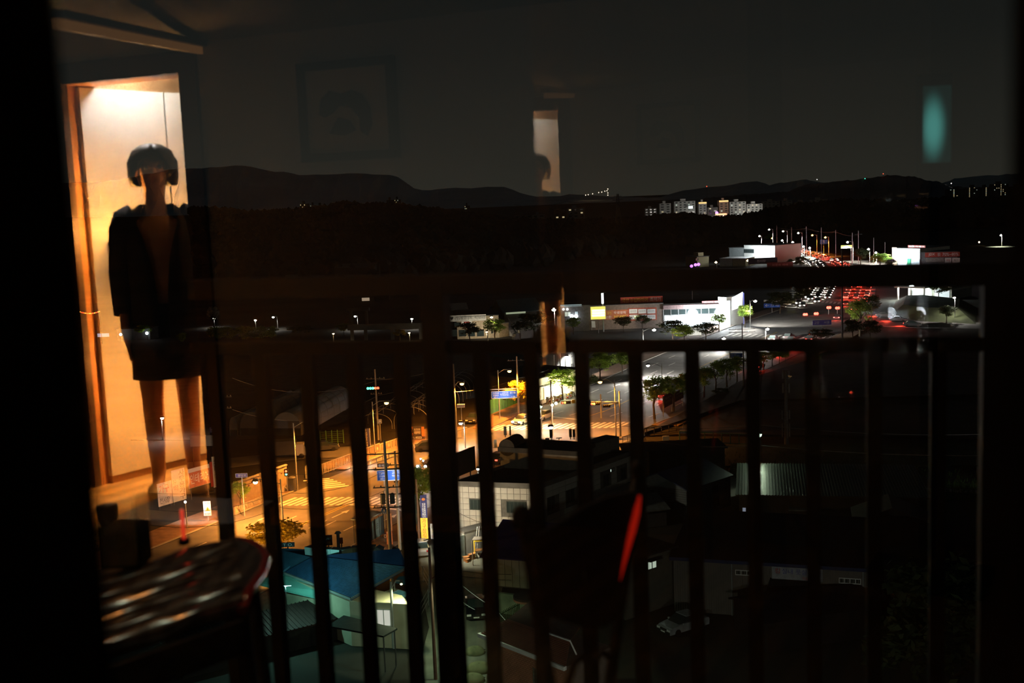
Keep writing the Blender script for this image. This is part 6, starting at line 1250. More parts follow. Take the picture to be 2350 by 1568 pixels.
for k in range(7):
    P = f(f.W * (.12 + .11 * k), -2.2 - .5 * (k % 2), 0); t = thing('display_rack', 'small goods rack of the row standing before the lit corner shop', 'rack', P, f.rz, 'goods racks before the corner shop')
    for z_ in (.1, .6, 1.1): part('shelf', MB().box((0, 0, z_), (1.3, .5, .06)), steel, t, local=True)
    for x in (-.62, .62): part('upright', MB().box((x, 0, .6), (.06, .5, 1.2)), steel, t, local=True)
    for j in range(4): part('goods', MB().box((-.45 + .3 * j, 0, .28 + .5 * (j % 2)), (.24, .35, .3)), (crm, white, signred, crm)[j], t, local=True)
house('shed', 'long low teal roofed shed behind the lit corner shop', g(1205, 875), g(1330, 845), 10, 4.0, gray_dk, mat('teal_low_roof', (.06, .15, .16), .6), 'shed', 1.0, ribs=16)
hs_, f = house('house', 'small pale house behind the shop trees left of a railing bar', g(1306, 868), g(1322, 862), 6, 6.5, gray, gray_dk); wn(hs_, f, f.W * .3, 4.2, .8, 1.2); wn(hs_, f, f.W * .3, 1.6, .8, 1.2)

# --- butcher shop and neighbours in the middle distance
P0, P1 = g(1050, 779), g(1146, 775); bt, f = house('butcher_shop', 'two storey butcher shop with a white name board and red square sign', P0, P1, 9, up_to(P0, 728), mat('butcher_wall', (.42, .33, .22), .8), gray_dk, 'flat', over=.1)
fpx(bt, f, 1051, 722, 1142, 736, mat('name_board', (.62, .60, .55), .7), (('(주)세정미트', .24, .2, .66, .85, letter_k), ('♥', .12, .25, .2, .8, letter_k), ('축산물판매장', .72, .3, .98, .75, letter_k)), name='name_board')
lamp_light(bt, f(f.W * .6, -6, 3), (1, .9, .7), 1500, 'SPOT', 150, .3, aim=(0, 1, .2)); fpx(bt, f, 1092, 737, 1105, 749, signred, (('肉', .2, .15, .8, .85, letter_w),), off=.12, name='red_sign'); fpx(bt, f, 1087, 736, 1110, 750, white, (), off=.08, name='sign_backing')  # the spot is an added spill light for the name board, no fixture
wpx(bt, f, 1071, 739, 1086, 748, m=None, mull=2)
for k in range(4): wpx(bt, f, 1060 + 20 * k, 756, 1076 + 20 * k, 771, m=None, mull=1)
P0, P1 = g(1146, 775), g(1168, 772); an, f = house('annex', 'beige lit annex with a stair at the right of the butcher shop', P0, P1, 8, up_to(P0, 744), mat('annex_wall', (.60, .44, .24), .8), concrete, 'flat', over=.1); wpx(an, f, 1152, 751, 1156, 762, mull=1)
for k in range(8): part('step', f.box(MB(), f.W + .2, f.W + 1.6, -1.5 + k * .45, -1.05 + k * .45, 0, .4 + k * .42), concrete, an)
part('stair_rail', MB().bar(f(f.W + 1.6, -1.6, 1.2), f(f.W + 1.6, 2.2, 4.8), .1), steel, an)
sbx, f = house('roof_hut', 'small orange-brown rooftop hut behind the butcher shop board', g(1054, 765), g(1086, 763), 5, up_to(g(1054, 765), 717), rust, gray_dk, 'flat')
house('shed', 'pale roofed shed behind the butcher shop at the left', g(1040, 752), g(1074, 750), 8, up_to(g(1040, 752), 712), gray_dk, offw, 'gable', 1.5)
whs, f = house('warehouse', 'warehouse with a bluish lit roof behind the butcher shop', g(1158, 752), g(1245, 746), 16, up_to(g(1158, 752), 718), gray_dk, mat('bluish_roof', (.10, .20, .24), .6), 'gable', 3.0)
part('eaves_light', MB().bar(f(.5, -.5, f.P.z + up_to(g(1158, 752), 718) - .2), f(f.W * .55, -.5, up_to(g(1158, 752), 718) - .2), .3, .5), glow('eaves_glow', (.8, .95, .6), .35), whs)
gb, f = house('shop', 'low dark grey shop with small lit windows left of the yellow board', g(1288, 762), g(1353, 760), 10, up_to(g(1288, 762), 703), mat('grey_brick', (.17, .155, .15), .9), gray_dk, 'flat'); wpx(gb, f, 1317, 715, 1331, 726, m=glow('greenish_pane', (.75, .85, .60), .5), mull=2); wpx(gb, f, 1340, 714, 1347, 722, m=glow('cyan_pane', (.5, .8, .85), .35), mull=2); wpx(gb, f, 1340, 726, 1346, 732)
part('fascia_light', f.box(MB(), 0, f.W * .75, -.3, -.1, up_to(g(1288, 762), 704), up_to(g(1288, 762), 700)), glow('fascia_glow', (.62, .85, .88), .5), gb)
for x in (1293, 1302): point_glow('wall_lamp', 'one of two small white lamps under the fascia of the grey shop', x, 710, g(1288, 762).y - .6, .3, E_W, 'lamp', group='lamps under the grey shop fascia', pole=False, base_z=hz(x, 712, g(1288, 762).y).z)
for x in (1312, 1322): point_glow('bluish_window_lamp', 'one of two soft bluish lights behind the grey shop tree', x, 726, g(1288, 762).y - 1.2, .55, E_WB, 'lamp', group='bluish lights by the grey shop', base_z=hz(x, 740, g(1288, 762).y).z)

# --- tyre shop
P0, P1 = g(1352, 758), g(1523, 752); ts, f = house('tyre_shop', 'long brown tyre shop wing with orange banners and a red roof sign', P0, P1, 12, up_to(P0, 703), mat('tyre_wall', (.20, .15, .12), .85), gray_dk, 'flat', over=.1)
fpx(ts, f, 1390, 711, 1458, 733, mat('banner_orange', (.48, .15, .07), .8), (('타이어 할인', .08, .56, .46, .84, letter_y), ('무료장착', .54, .56, .94, .84, letter_w), ('휠 교환', .08, .12, .46, .42, letter_w), ('960-8897', .54, .12, .94, .42, letter_y)), name='banner')
for r_ in (0, 1):
    for c_ in range(3): fpx(ts, f, 1461 + 20 * c_, 709 + 13 * r_, 1479 + 20 * c_, 719 + 13 * r_, white, (('타이어', .15, .35, .85, .75, letter_k),), name='price_panel', off=.12)
fpx(ts, f, 1458, 706, 1522, 735, mat('banner_red', (.40, .09, .05), .8), (), name='banner', off=.06)
lamp_light(ts, f(f.W * .6, -7, 4), (1, .9, .75), 2600, 'SPOT', 150, .3, aim=(0, 1, .15))  # added spill light on the banners, without a fixture
rs = thing('roof_sign', 'long red roof sign with yellow and white letters on the tyre shop', 'sign', f(f.W * .7, 1, up_to(P0, 703) + .18)); Yr = P0.y - 2; P, Q_ = hz(1424, 698, Yr + 4), hz(1521, 694, Yr + 4); P.z = Q_.z = max(P.z, Q_.z); hh = up_to(P, 683) - P.z; ux = (Q_ - P).normalized(); W = (Q_ - P).length
part('panel', MB().prism([P, Q_, Q_ + Z * hh, P + Z * hh], (0, .3, 0)), signred, rs); part('lettering', lettering(P + ux * W * .04 + Z * hh * .2 + V3((0, -.05, 0)), ux, Z, '국산 수입타이어', W * .60, hh * .62), letter_y, rs); part('lettering', lettering(P + ux * W * .70 + Z * hh * .2 + V3((0, -.05, 0)), ux, Z, '최저가', W * .26, hh * .62), letter_w, rs)
for u in (.1, .5, .9): part('strut', MB().bar(P + ux * W * u + V3((0, .4, -2.2)), P + ux * W * u + V3((0, .4, hh)), .15), steel_dk, rs)
P0, P1 = g(1523, 752), g(1662, 748); tg, f = house('tyre_showroom', 'glass fronted tyre showroom blazing with white light', P0, P1, 12, up_to(P0, 700), gray, gray_dk, 'flat', over=.2); h0 = up_to(P0, 700)
part('shop_front', f.box(MB(), .3, f.W - .2, -.1, -.02, .6, h0 * .52), glow('blazing_front', (.82, .93, 1), 3.2), tg); part('fascia', f.box(MB(), 0, f.W, -.5, -.1, h0 * .80, h0 * .98), mat('fascia_red_grey', (.30, .20, .19), .7), tg); part('clerestory', f.box(MB(), .3, f.W - .3, -.08, 0, h0 * .56, h0 * .78), glass_dk, tg)
for k in range(9): part('mullion', f.box(MB(), f.W * k / 8 - .08, f.W * k / 8 + .08, -.16, -.08, .3, h0 * .78), steel, tg)
face(tg, f, f.W * .64, h0 * 1.0, f.W * .34, h0 * .12, mat('pink_sign', (.40, .16, .16), .7), (('타이어 전문', .1, .2, .9, .8, letter_w),), .2)
lamp_light(tg, f(f.W * .5, -4, h0 * .5), (.85, .94, 1), 9000, 'POINT', radius=1.5); lamp_light(tg, f(f.W * .95, -4, h0 * .5), (.85, .94, 1), 6000, 'POINT', radius=1.5)
P0, P1 = g(1668, 750), g(1706, 744); tw, f = house('sign_tower', 'tall white lit sign tower at the right corner of the tyre showroom', P0, P1, 3, up_to(P0, 684), white, white, 'flat', over=0); h0 = up_to(P0, 684)
part('lit_face', MB().prism([f(f.W * .32, -.08, h0 * .55), f(f.W * .92, -.08, h0 * .62), f(f.W * .98, -.08, h0 * 1.14), f(f.W * .32, -.08, h0 * .98)], f.n * .05), glow('tower_face', (.85, .95, 1), 3.5), tw); part('column', f.box(MB(), 0, f.W * .2, -.1, 0, 0, h0 * .9), E_SHOPW, tw); part('blue_strip', f.box(MB(), f.W, f.W + .5, 0, .4, 0, h0 * 1.1), glow('blue_neon', (.12, .2, 1), .8), tw)
# lit board and light mast
t = scrboard('price_board', 'glowing yellow rimmed board of white lines in front of the tyre shop', 'sign', 1356, 704, 1390, 733, g(1373, 762).y - 3, glow('board_yellow', (1, .95, .15), 1.1), (), legs=(.5,), legm=steel, base=0)
Yb = g(1373, 762).y - 3.15
for k in range(5): P, Q_ = hz(1359, 732 - 5.6 * k, Yb), hz(1388, 731 - 5.6 * k, Yb); P.z = Q_.z; part('lit_row', MB().prism([P, Q_, Q_ + Z * .42, P + Z * .42], (0, .06, 0)), glow('board_white', (1, 1, .88), 2.2) if 0 < k < 4 else MATS['board_yellow'], t)
P = hz(1383, 697, g(1373, 762).y); t = thing('light_mast', 'upright white light column rising above the glowing yellow board', 'light', V3((P.x, P.y, 0))); part('pole', MB().tube([V3((P.x, P.y, 0)), P], .2, 8), steel, t); part('tube', MB().tube([P, V3((P.x, P.y, up_to(P, 673)))], .32, 10), glow('mast_tube', (.9, 1, .98), 2.6), t); part('bracket', MB().bar(V3((P.x - .3, P.y, up_to(P, 673))), V3((P.x + 1.0, P.y, up_to(P, 671))), .14), steel, t)
t = scrboard('lit_billboard', 'pale lit billboard among the trees before the tyre showroom', 'sign', 1576, 752, 1610, 770, g(1590, 785).y, glow('kiosk_board', (.95, .95, .82), .95), (('타이어 세일', .1, .62, .9, .9, letter_k),), legs=(.1, .9), legm=steel, base=0, rim=white)
for k, (x, y0, y1, lb) in enumerate(((1398, 731, 748, 'orange flag banner below the tyre shop banners'), (1358, 737, 752, 'white flag banner at the left corner of the tyre shop'), (1495, 722, 744, 'red edged flag banner leaning by the tyre showroom'))):
    P = g(x, y1 + 6); t = thing('flag_banner', lb, 'flag', P); h = up_to(P, y0); part('pole', MB().tube([P, P + Z * h], .06, 6), steel, t); part('cloth', MB().prism([P + Z * h, P + V3((1.0, 0, h - .1)), P + V3((1.1, 0, h * .25)), P + V3((0, 0, h * .3))], (0, .03, 0)), (signorange, white, signred)[k], t)

# --- far right: showroom, cream houses, clothing store, gas station
P0, P1 = g(1708, 604), g(1779, 606); sr, f = house('showroom', 'white two storey showroom with a dark window and glaring sign beside the far avenue', P0, P1, 20, up_to(P0, 563), mat('showroom_panel', (.62, .63, .60), .6, var=.04), gray_dk, 'flat', over=.1)
wpx(sr, f, 1716, 572, 1740, 581, mull=5); fpx(sr, f, 1747, 566, 1767, 581, glow('glaring_sign', (.82, .95, 1), 6.0), (), name='lit_sign', off=.3); part('joints', f.box(MB(), 0, f.W, -.06, 0, up_to(P0, 590), up_to(P0, 588.5)), gray, sr); lamp_light(sr, f(f.W * .6, -9, 9), (.88, .96, 1), 16000, 'POINT', radius=2)
part('shop_front', f.box(MB(), f.W * .30, f.W, -.15, 0, .5, 4), glow('showroom_front', (.95, .97, .9), 1.0), sr)
house('shed', 'dark grey wing left of the white showroom', g(1674, 604), g(1707, 604), 18, up_to(g(1674, 604), 569), mat('grey_wing', (.16, .18, .18), .8), gray_dk, 'flat')
yl = mat('cream_house', (.46, .40, .22), .8, var=.06)
ch1, f = house('house', 'cream corner house with a roof hut left of the far cream sheds', g(1600, 614), g(1627, 612), 10, up_to(g(1600, 614), 590), yl, gray_dk, 'flat'); part('roof_hut', f.box(MB(), f.W * .3, f.W * .75, 2, 6, up_to(g(1600, 614), 590), up_to(g(1600, 614), 581)), yl, ch1); wpx(ch1, f, 1611, 592, 1617, 597)
house('shed', 'cream shed with rounded corner left of the far avenue', g(1652, 612), g(1681, 612), 12, up_to(g(1652, 612), 594), mat('cream_shed', (.42, .42, .32), .8), gray_dk, 'flat'); house('shed', 'olive yellow shed right of the rounded cream one', g(1682, 612), g(1711, 612), 12, up_to(g(1682, 612), 594), mat('olive_shed', (.34, .31, .17), .8), gray_dk, 'flat')
t = scrboard('hoarding', 'long dark hoarding with a yellow mark below the white showroom', 'sign', 1717, 592, 1784, 606, g(1740, 622).y, mat('navy_board', (.03, .035, .05), .7), (('전시장', .3, .3, .6, .7, letter_w),), legs=(.05, .95), legm=steel_dk, base=0)
t = scrboard('hoarding', 'long greyish pink wall banner beside the avenue bend', 'sign', 1760, 602, 1820, 615, g(1790, 630).y, mat('greypink_board', (.22, .15, .15), .8), (('자동차 매매', .2, .3, .8, .7, letter_w),), legs=(.05, .95), legm=steel_dk, base=0)
for k, (x, y) in enumerate(((1603, 607), (1596, 608), (1587, 611))): point_glow('violet_neon_lamp', 'violet neon light at the foot of the cream corner house', x, y, 520, .7, E_VIO, group='violet neon lights by the cream corner house')
point_glow('violet_neon_lamp', 'violet neon bar above the orange shop sign in the lit town', 1645, 489, 1480, 2.0, E_VIO, base_z=0)
scrboard('shop_sign', 'orange lit shop sign below the ruddy tower in the far town', 'sign', 1642, 490, 1668, 494, 1470, glow('orange_shop_sign', (1, .35, .12), 2.2), (), base=0, thick=.6, legs=(.5,), legm=steel_dk)
scrboard('shop_sign', 'bright white lit sign on the stepped apartment block', 'sign', 1580, 473, 1590, 479, 1490, glow('white_block_sign', (.8, 1, .95), 2.0), (), base=0, thick=.5, legs=(.5,), legm=steel_dk)
point_glow('blue_neon_lamp', 'small blue neon light in the forest edge left of the lit town', 1493, 501, 1020, .9, glow('blue_neon2', (.1, .2, 1), 4))
scrboard('lit_sign', 'yellow and green lit sign over the far avenue lanes', 'sign', 1930, 563, 1956, 570, g(1943, 600).y, glow('yellow_board2', (.85, .95, .15), 1.6), (), legs=(.1, .9), legm=steel_dk, base=0)
P0, P1 = g(2048, 612), g(2111, 614); cl, f = house('clothing_store', 'bright white clothing store with an orange lit corner on the far right', P0, P1, 22, up_to(P0, 570), offw, gray_dk, 'flat', over=.2); h0 = up_to(P0, 570)
part('corner_panel', f.box(MB(), 0, f.W * .16, -.3, 0, .4, h0 * 1.05), glow('orange_corner', (1, .66, .25), 1.8), cl)
part('shop_front', f.box(MB(), f.W * .22, f.W * .52, -.25, 0, .4, h0 * .95), glow('white_front', (.85, .95, 1), 3.0), cl); part('shop_front', f.box(MB(), f.W * .56, f.W, -.2, 0, h0 * .5, h0 * .92), glow('white_front2', (.75, .92, 1), 1.3), cl); part('green_panel', f.box(MB(), f.W * .56, f.W * .68, -.25, 0, .2, h0 * .45), mat('shop_green', (.05, .35, .18), .6), cl); part('poster', f.box(MB(), f.W * .70, f.W, -.22, 0, .2, h0 * .45), mat('poster_pale', (.45, .52, .55), .7), cl)
face(cl, f, f.W * .58, h0 * 1.06, f.W * .62, h0 * .12, mat('dim_red_sign', (.30, .07, .06), .7), (('의류 아울렛', .05, .15, .95, .85, letter_w),), .2); lamp_light(cl, f(f.W * .5, -8, h0), (.85, .95, 1), 22000, 'POINT', radius=2)
P0, P1 = g(2111, 614), g(2197, 612); jd, f = house('outlet_store', 'dim outlet store with a red discount sign right of the bright clothing store', P0, P1, 20, up_to(P0, 580), mat('dim_store', (.16, .16, .17), .8), gray_dk, 'flat', over=.1); h0 = up_to(P0, 580)
fpx(jd, f, 2118, 579, 2195, 590, mat('outlet_red', (.42, .07, .05), .7), (('JDX', .10, .2, .28, .85, letter_w), ('골프\n웨어', .36, .12, .44, .9, letter_w), ('70%~80%', .50, .2, .96, .85, letter_w)), name='sign_band'); fpx(jd, f, 2120, 592, 2160, 602, mat('poster_dim', (.26, .24, .22), .8), (), name='poster'); fpx(jd, f, 2162, 592, 2176, 603, white, (('세일', .2, .3, .8, .7, letter_r),), name='poster'); fpx(jd, f, 2178, 592, 2195, 603, white, (('특가', .2, .3, .8, .7, letter_k),), name='poster')
P0, P1 = g(2084, 684), g(2184, 688); gs, f = house('gas_station', 'white glaring gas station building behind the dark bank at the right', P0, P1, 14, up_to(P0, 655), offw, gray_dk, 'flat'); h0 = up_to(P0, 655)
part('shop_front', f.box(MB(), f.W * .1, f.W * .55, -.2, 0, .4, h0 * .9), glow('gas_front', (.82, 1, .92), 1.8), gs); part('shop_front', f.box(MB(), f.W * .62, f.W * .95, -.2, 0, .4, h0 * .8), glow('gas_front2', (.75, .95, 1), .7), gs)
part('canopy', f.box(MB(), f.W * .0, f.W * .7, -9, -.5, h0 * 1.0, h0 * 1.12), white, gs)
for u in (.05, .35, .65): part('canopy_post', f.box(MB(), f.W * u, f.W * u + .4, -8.5, -8.1, 0, h0), white, gs)
fl = point_glow('floodlight', 'dazzling white floodlight at the left of the gas station', 2092, 660, P0.y - 9, .9, glow('dazzling', (.85, 1, .95), 12)); lamp_light(gs, f(f.W * .1, -8, h0 * .9), (.85, 1, .93), 12000, 'POINT', radius=1)
bkm = MB(); pts = [g(x, y) for x, y in ((2040, 726), (2120, 738), (2240, 744), (2240, 705), (2110, 690), (2055, 692))]; c = sum(pts, V3()) / 6
for i in range(6): bkm.add([pts[i], pts[(i + 1) % 6], V3((c.x, c.y, 3.6)) * .35 + (pts[(i + 1) % 6]) * .65 + Z * 1.6, V3((c.x, c.y, 3.6)) * .35 + pts[i] * .65 + Z * 1.6], [(0, 1, 2, 3)])
bkm.add([V3((c.x, c.y, 3.6)) * .35 + p * .65 + Z * 1.6 for p in pts], [(0, 1, 2, 3, 4, 5)]); solo('bank', bkm, weeds, kind='structure', fix=True)
t = point_glow('lit_post', 'slim glowing post on the dark slope at the right', 2247, 556, 640, .5, E_WW)
P = hz(1936, 1, 1)
t = scrboard('blue_signal_board', 'small blue lit sign right of the gas station', 'sign', 2218, 646, 2228, 652, 430, glow('blue_board', (.1, .35, 1), 2.0), (), legs=(.5,), legm=steel_dk, base=0)
# --- far left: faint farm sheds, lit windows, concrete frame
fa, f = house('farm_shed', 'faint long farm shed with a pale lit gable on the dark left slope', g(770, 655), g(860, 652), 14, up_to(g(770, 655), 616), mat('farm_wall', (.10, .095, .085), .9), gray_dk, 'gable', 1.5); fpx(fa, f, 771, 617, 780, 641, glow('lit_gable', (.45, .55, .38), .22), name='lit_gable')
for x0, x1, y0, y1, Y, m, lb in ((664, 671, 643, 650, 500, glow('tiny_yellow_pane', (.85, 1, .5), 1.5), 'tiny cottage with a yellow-white lit window on the dark left slope'), (718, 733, 644, 650, 500, glow('tiny_green_pane', (.45, .9, .3), .6), 'tiny cottage with a green lit window on the dark left slope'), (868, 885, 682, 695, 440, glow('tiny_warm_pane', (1, .75, .5), .35), 'small shack with a warm lit porch between the rails')):
    A, B = hz(x0 - 8, y1 + 6, Y), hz(x1 + 8, y1 + 6, Y); A.z = B.z = 0; t, f = house('cottage', lb, A, B, 6, up_to(A, y0 - 4), mat('cottage_wall', (.06, .055, .05), .9), gray_dk, 'gable', 1.2); fpx(t, f, x0, y0, x1, y1, m, name='lit_window')
for x0, x1, y0, y1 in ((806, 822, 750, 782), (840, 850, 750, 782)): pass
cf = thing('concrete_frame', 'unfinished concrete frame with a long pale beam on the left', 'building', g(900, 778)); a, b = g(800, 782), g(985, 778); hb = up_to(a, 752)
part('beam', MB().bar(a + Z * hb, b + Z * hb, .8, 1.6), gray, cf)
for u in (.05, .22, .55, .9): p = a + (b - a) * u; part('column', MB().box(p + Z * (hb / 2), (.9, .9, hb)), gray, cf)
part('upper_beam', MB().bar(a + Z * (hb + 5), a + (b - a) * .28 + Z * (hb + 5), .6, .8), gray_dk, cf)
for u in (.05, .24): p = a + (b - a) * u; part('upper_column', MB().box(p + Z * (hb + 2.5), (.7, .7, 5)), gray_dk, cf)
fs_ = thing('festoon', 'short string of tiny red and amber lights seen through the mirrored door jamb', 'lights', hz(205, 720, 330)); P, Q_ = hz(184, 716, 330), hz(228, 715, 330)
for k in range(13): u = k / 12; q = P + (Q_ - P) * u - Z * (1.1 * 4 * u * (1 - u) * .5); part('bulb', MB().ball(q, .16, 6, 4), E_RED if k % 3 else E_AMB, fs_)
part('wire', MB().tube([P + (Q_ - P) * (k / 12) - Z * (1.1 * 4 * (k / 12) * (1 - k / 12) * .5) + Z * .18 for k in range(13)], .03, 4), steel_dk, fs_)
for q in (P, Q_): part('post', MB().tube([V3((q.x, q.y, 0)), q + Z * .2], .08, 6), steel_dk, fs_)
ORG[fs_.name]
gsx, f = house('roadside_stall', 'bluish lit roadside stall seen through the mirrored figure', g(270, 782), g(345, 780), 6, up_to(g(270, 782), 757), gray_dk, gray_dk, 'flat'); fpx(gsx, f, 274, 764, 300, 772, glow('stall_light', (.6, .75, 1), .5), name='lit_front'); point_glow('stall_lamp', 'cyan-white lamp of the roadside stall', 337, 765, g(270, 782).y - 2, .45, E_WB); point_glow('stall_lamp', 'white lamp at the left end of the roadside stall', 277, 768, g(270, 782).y - 2, .4, E_W)
# ------------------------------------------------------------------ trees
def crown_mesh(seed, n=2300, flat_=.75):
    rnd = random.Random(seed); mb = MB(); cl = []
    for _ in range(26):
        a = rnd.uniform(0, 6.28); zz = rnd.uniform(-.75, 1.0); rr = math.sqrt(max(.05, 1 - zz * zz * .8)) * rnd.uniform(.35, .95); cl.append(V3((rr * math.cos(a), rr * math.sin(a), zz * flat_)))
    for k in range(n):
        c = cl[k % len(cl)]; d = V3((rnd.gauss(0, 1), rnd.gauss(0, 1), rnd.gauss(0, .6))).normalized() * rnd.uniform(.12, .36); p = c + d
        u = V3((rnd.uniform(-1, 1), rnd.uniform(-1, 1), rnd.uniform(-.5, .5))).normalized(); w_ = u.cross(V3((rnd.uniform(-1, 1), rnd.uniform(-1, 1), 1))).normalized(); s_ = rnd.uniform(.055, .11)
        mb.add([p - u * s_, p + w_ * s_ * .55, p + u * s_, p - w_ * s_ * .55], [(0, 1, 2, 3)])
    return mb
CR = {}
def crown(seed, m):
    k = (seed, m.name)
    if k not in CR: CR[k] = mesh_of('foliage', crown_mesh(seed), m)
    return CR[k]
TRK = []
for sd in (1, 2):
    rnd = random.Random(sd); mb = MB(); mb.tube([(0, 0, 0), (.02, .03, .35), (-.02, .02, .62)], [.035, .027, .018], 7)
    for k in range(5): a = k * 1.26 + sd; mb.tube([(0, .02, .38 + .05 * k), (.16 * math.cos(a), .16 * math.sin(a), .60 + .04 * k), (.26 * math.cos(a), .26 * math.sin(a), .78)], [.014, .010, .005], 5)
    TRK.append(mesh_of('trunk', mb, bark))
def tree(label, bx_, by, top, wpx_, m=leaf, seed=None, group=None, name='tree', trunk=True, low=.42):
    B = g(bx_, by); h = up_to(B, top); r = wpx_ / 2 / F * (pj(B)[2]); seed = seed or random.randint(1, 3)
    t = thing(name, label, 'tree' if trunk else 'bush', B, random.uniform(0, 6.28), group)
    if trunk: o = bpy.data.objects.new('trunk', TRK[seed % 2]); COL.objects.link(o); o.parent = t; o.scale = (h * .9, h * .9, h)
    ch = h * (1 - low); o = bpy.data.objects.new('foliage', crown(seed, m)); COL.objects.link(o); o.parent = t
    o.location = (0, 0, (h * low + ch * .5) if trunk else h * .45); o.scale = (r, r, (ch * .62) if trunk else h * .6); return t
tree('young green street tree under the near orange lamp', 554, 1172, 1108, 44, leaf, 2)
tree('yellow lit tree behind the blue roof at the road edge', 640, 1290, 1200, 128, leaf_y, 1)
tree('green tree behind the blue pole with two floodlights', 965, 1190, 1080, 84, leaf, 3)
tree('golden lit street tree beside the first blue direction sign', 1190, 958, 880, 62, leaf_y, 2)
tree('dark green tree between railing bar and lit corner shop', 1226, 935, 872, 36, leaf, 1)
tree('bright green tree in front of the lit corner shop', 1292, 918, 852, 76, leaf, 3); tree('dark tree right of the bright green one by the shop', 1322, 900, 852, 36, leaf, 1)
tree('large yellow-green tree left of the leaning orange lamp', 1376, 880, 814, 86, leaf, 2); tree('tree over the avenue kerb right of the yellow-green one', 1428, 858, 810, 56, leaf, 3)
tree('short shrubby tree beside the orange lamp of the avenue', 1352, 900, 862, 46, leaf_dk, 1)
for k, (x, y, tp, w_, lb) in enumerate(((1502, 962, 868, 66, 'largest tree at the near end of the avenue row'), (1546, 944, 868, 60, 'second tree of the avenue row, behind a railing bar'), (1580, 926, 858, 52, 'third tree of the avenue row, behind the advertising frames'), (1616, 912, 846, 54, 'fourth tree of the avenue row'), (1642, 900, 836, 54, 'fifth tree of the avenue row, brightest green'), (1668, 888, 826, 56, 'sixth tree of the avenue row, beside the utility poles'), (1692, 876, 820, 46, 'seventh tree of the avenue row, beside the utility poles'),
        (1736, 858, 812, 36, 'first small tree right of the railing bar, above the red trail'), (1752, 850, 808, 32, 'second small tree right of the railing bar'), (1772, 842, 806, 32, 'third small tree right of the railing bar'), (1788, 836, 806, 28, 'fourth small tree right of the railing bar'), (1802, 834, 806, 28, 'last small tree of the row at the lower rail'))):
    tree(lb, x, y, tp, w_, leaf, k % 3 + 1)
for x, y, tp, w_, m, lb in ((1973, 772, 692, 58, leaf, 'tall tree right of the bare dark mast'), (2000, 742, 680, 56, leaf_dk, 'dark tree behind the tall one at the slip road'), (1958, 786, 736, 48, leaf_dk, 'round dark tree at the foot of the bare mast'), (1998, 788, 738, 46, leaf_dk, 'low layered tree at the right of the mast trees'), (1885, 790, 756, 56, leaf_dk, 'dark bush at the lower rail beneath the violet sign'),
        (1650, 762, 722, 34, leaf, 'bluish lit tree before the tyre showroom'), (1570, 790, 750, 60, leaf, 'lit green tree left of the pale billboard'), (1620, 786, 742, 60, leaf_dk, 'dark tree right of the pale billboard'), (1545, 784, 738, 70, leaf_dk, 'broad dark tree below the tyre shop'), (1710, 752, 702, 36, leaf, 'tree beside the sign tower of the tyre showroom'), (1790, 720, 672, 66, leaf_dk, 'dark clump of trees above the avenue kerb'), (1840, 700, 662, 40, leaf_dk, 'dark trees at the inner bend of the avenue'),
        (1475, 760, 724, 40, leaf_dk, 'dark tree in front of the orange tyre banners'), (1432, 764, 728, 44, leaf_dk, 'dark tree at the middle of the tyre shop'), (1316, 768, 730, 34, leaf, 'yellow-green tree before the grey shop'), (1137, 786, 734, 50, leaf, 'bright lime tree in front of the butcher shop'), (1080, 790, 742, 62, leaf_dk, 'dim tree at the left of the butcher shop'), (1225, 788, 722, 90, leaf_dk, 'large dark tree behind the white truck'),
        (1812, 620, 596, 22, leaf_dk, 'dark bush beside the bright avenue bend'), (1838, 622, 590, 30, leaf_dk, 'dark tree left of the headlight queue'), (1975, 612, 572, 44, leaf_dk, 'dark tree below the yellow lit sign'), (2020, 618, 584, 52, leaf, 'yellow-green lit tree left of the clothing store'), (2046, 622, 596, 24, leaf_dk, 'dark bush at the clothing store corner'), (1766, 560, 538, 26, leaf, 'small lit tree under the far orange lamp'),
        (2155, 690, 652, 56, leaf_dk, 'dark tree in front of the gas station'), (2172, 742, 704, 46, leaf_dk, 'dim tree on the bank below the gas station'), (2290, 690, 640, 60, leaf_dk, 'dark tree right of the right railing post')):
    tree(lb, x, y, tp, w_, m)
for k, (x, w_) in enumerate(((495, 44), (524, 50), (560, 46), (592, 54), (622, 40))): tree(('first clump from the left of the lamp-lit hedge', 'second clump from the left of the lamp-lit hedge', 'middle clump of the lamp-lit hedge', 'fourth clump from the left of the lamp-lit hedge, brightest', 'right end clump of the lamp-lit hedge')[k], x, 777, 750, w_, leaf, k % 3 + 1, name='hedge', trunk=False)
for x, y, tp, w_, m, lb in ((492, 758, 706, 26, mat('pale_leaves', (.38, .38, .34), .7), 'pale grey tree above the leftmost small lamp'), (790, 772, 744, 34, leaf, 'lime bush beside the concrete frame'), (690, 776, 748, 60, leaf_dk, 'dim bush right of the lamp-lit hedge'), (918, 784, 758, 30, leaf_y, 'lit bush behind the pale beam'), (330, 780, 748, 36, leaf, 'lime tree by the roadside stall'), (419, 784, 764, 22, leaf, 'faint bush right of the roadside stall'), (1655, 905, 892, 40, leaf_dk, 'dark shrub under the avenue trees'), (236, 1256, 1196, 36, leaf_y, 'dim yellowish tree at the far left, behind the dark frame')):
    tree(lb, x, y, tp, w_, m, name='bush' if tp > 740 else 'tree', trunk=tp < 760)
tree('dark reddish thicket at the lower right corner', 2330, 1420, 1140, 190, mat('dark_red_leaves', (.07, .05, .03), .9), 2, name='thicket', trunk=False); tree('black thicket in front of the dark house at the right', 2150, 1560, 1300, 300, leaf_dk, 3, name='thicket', trunk=False)
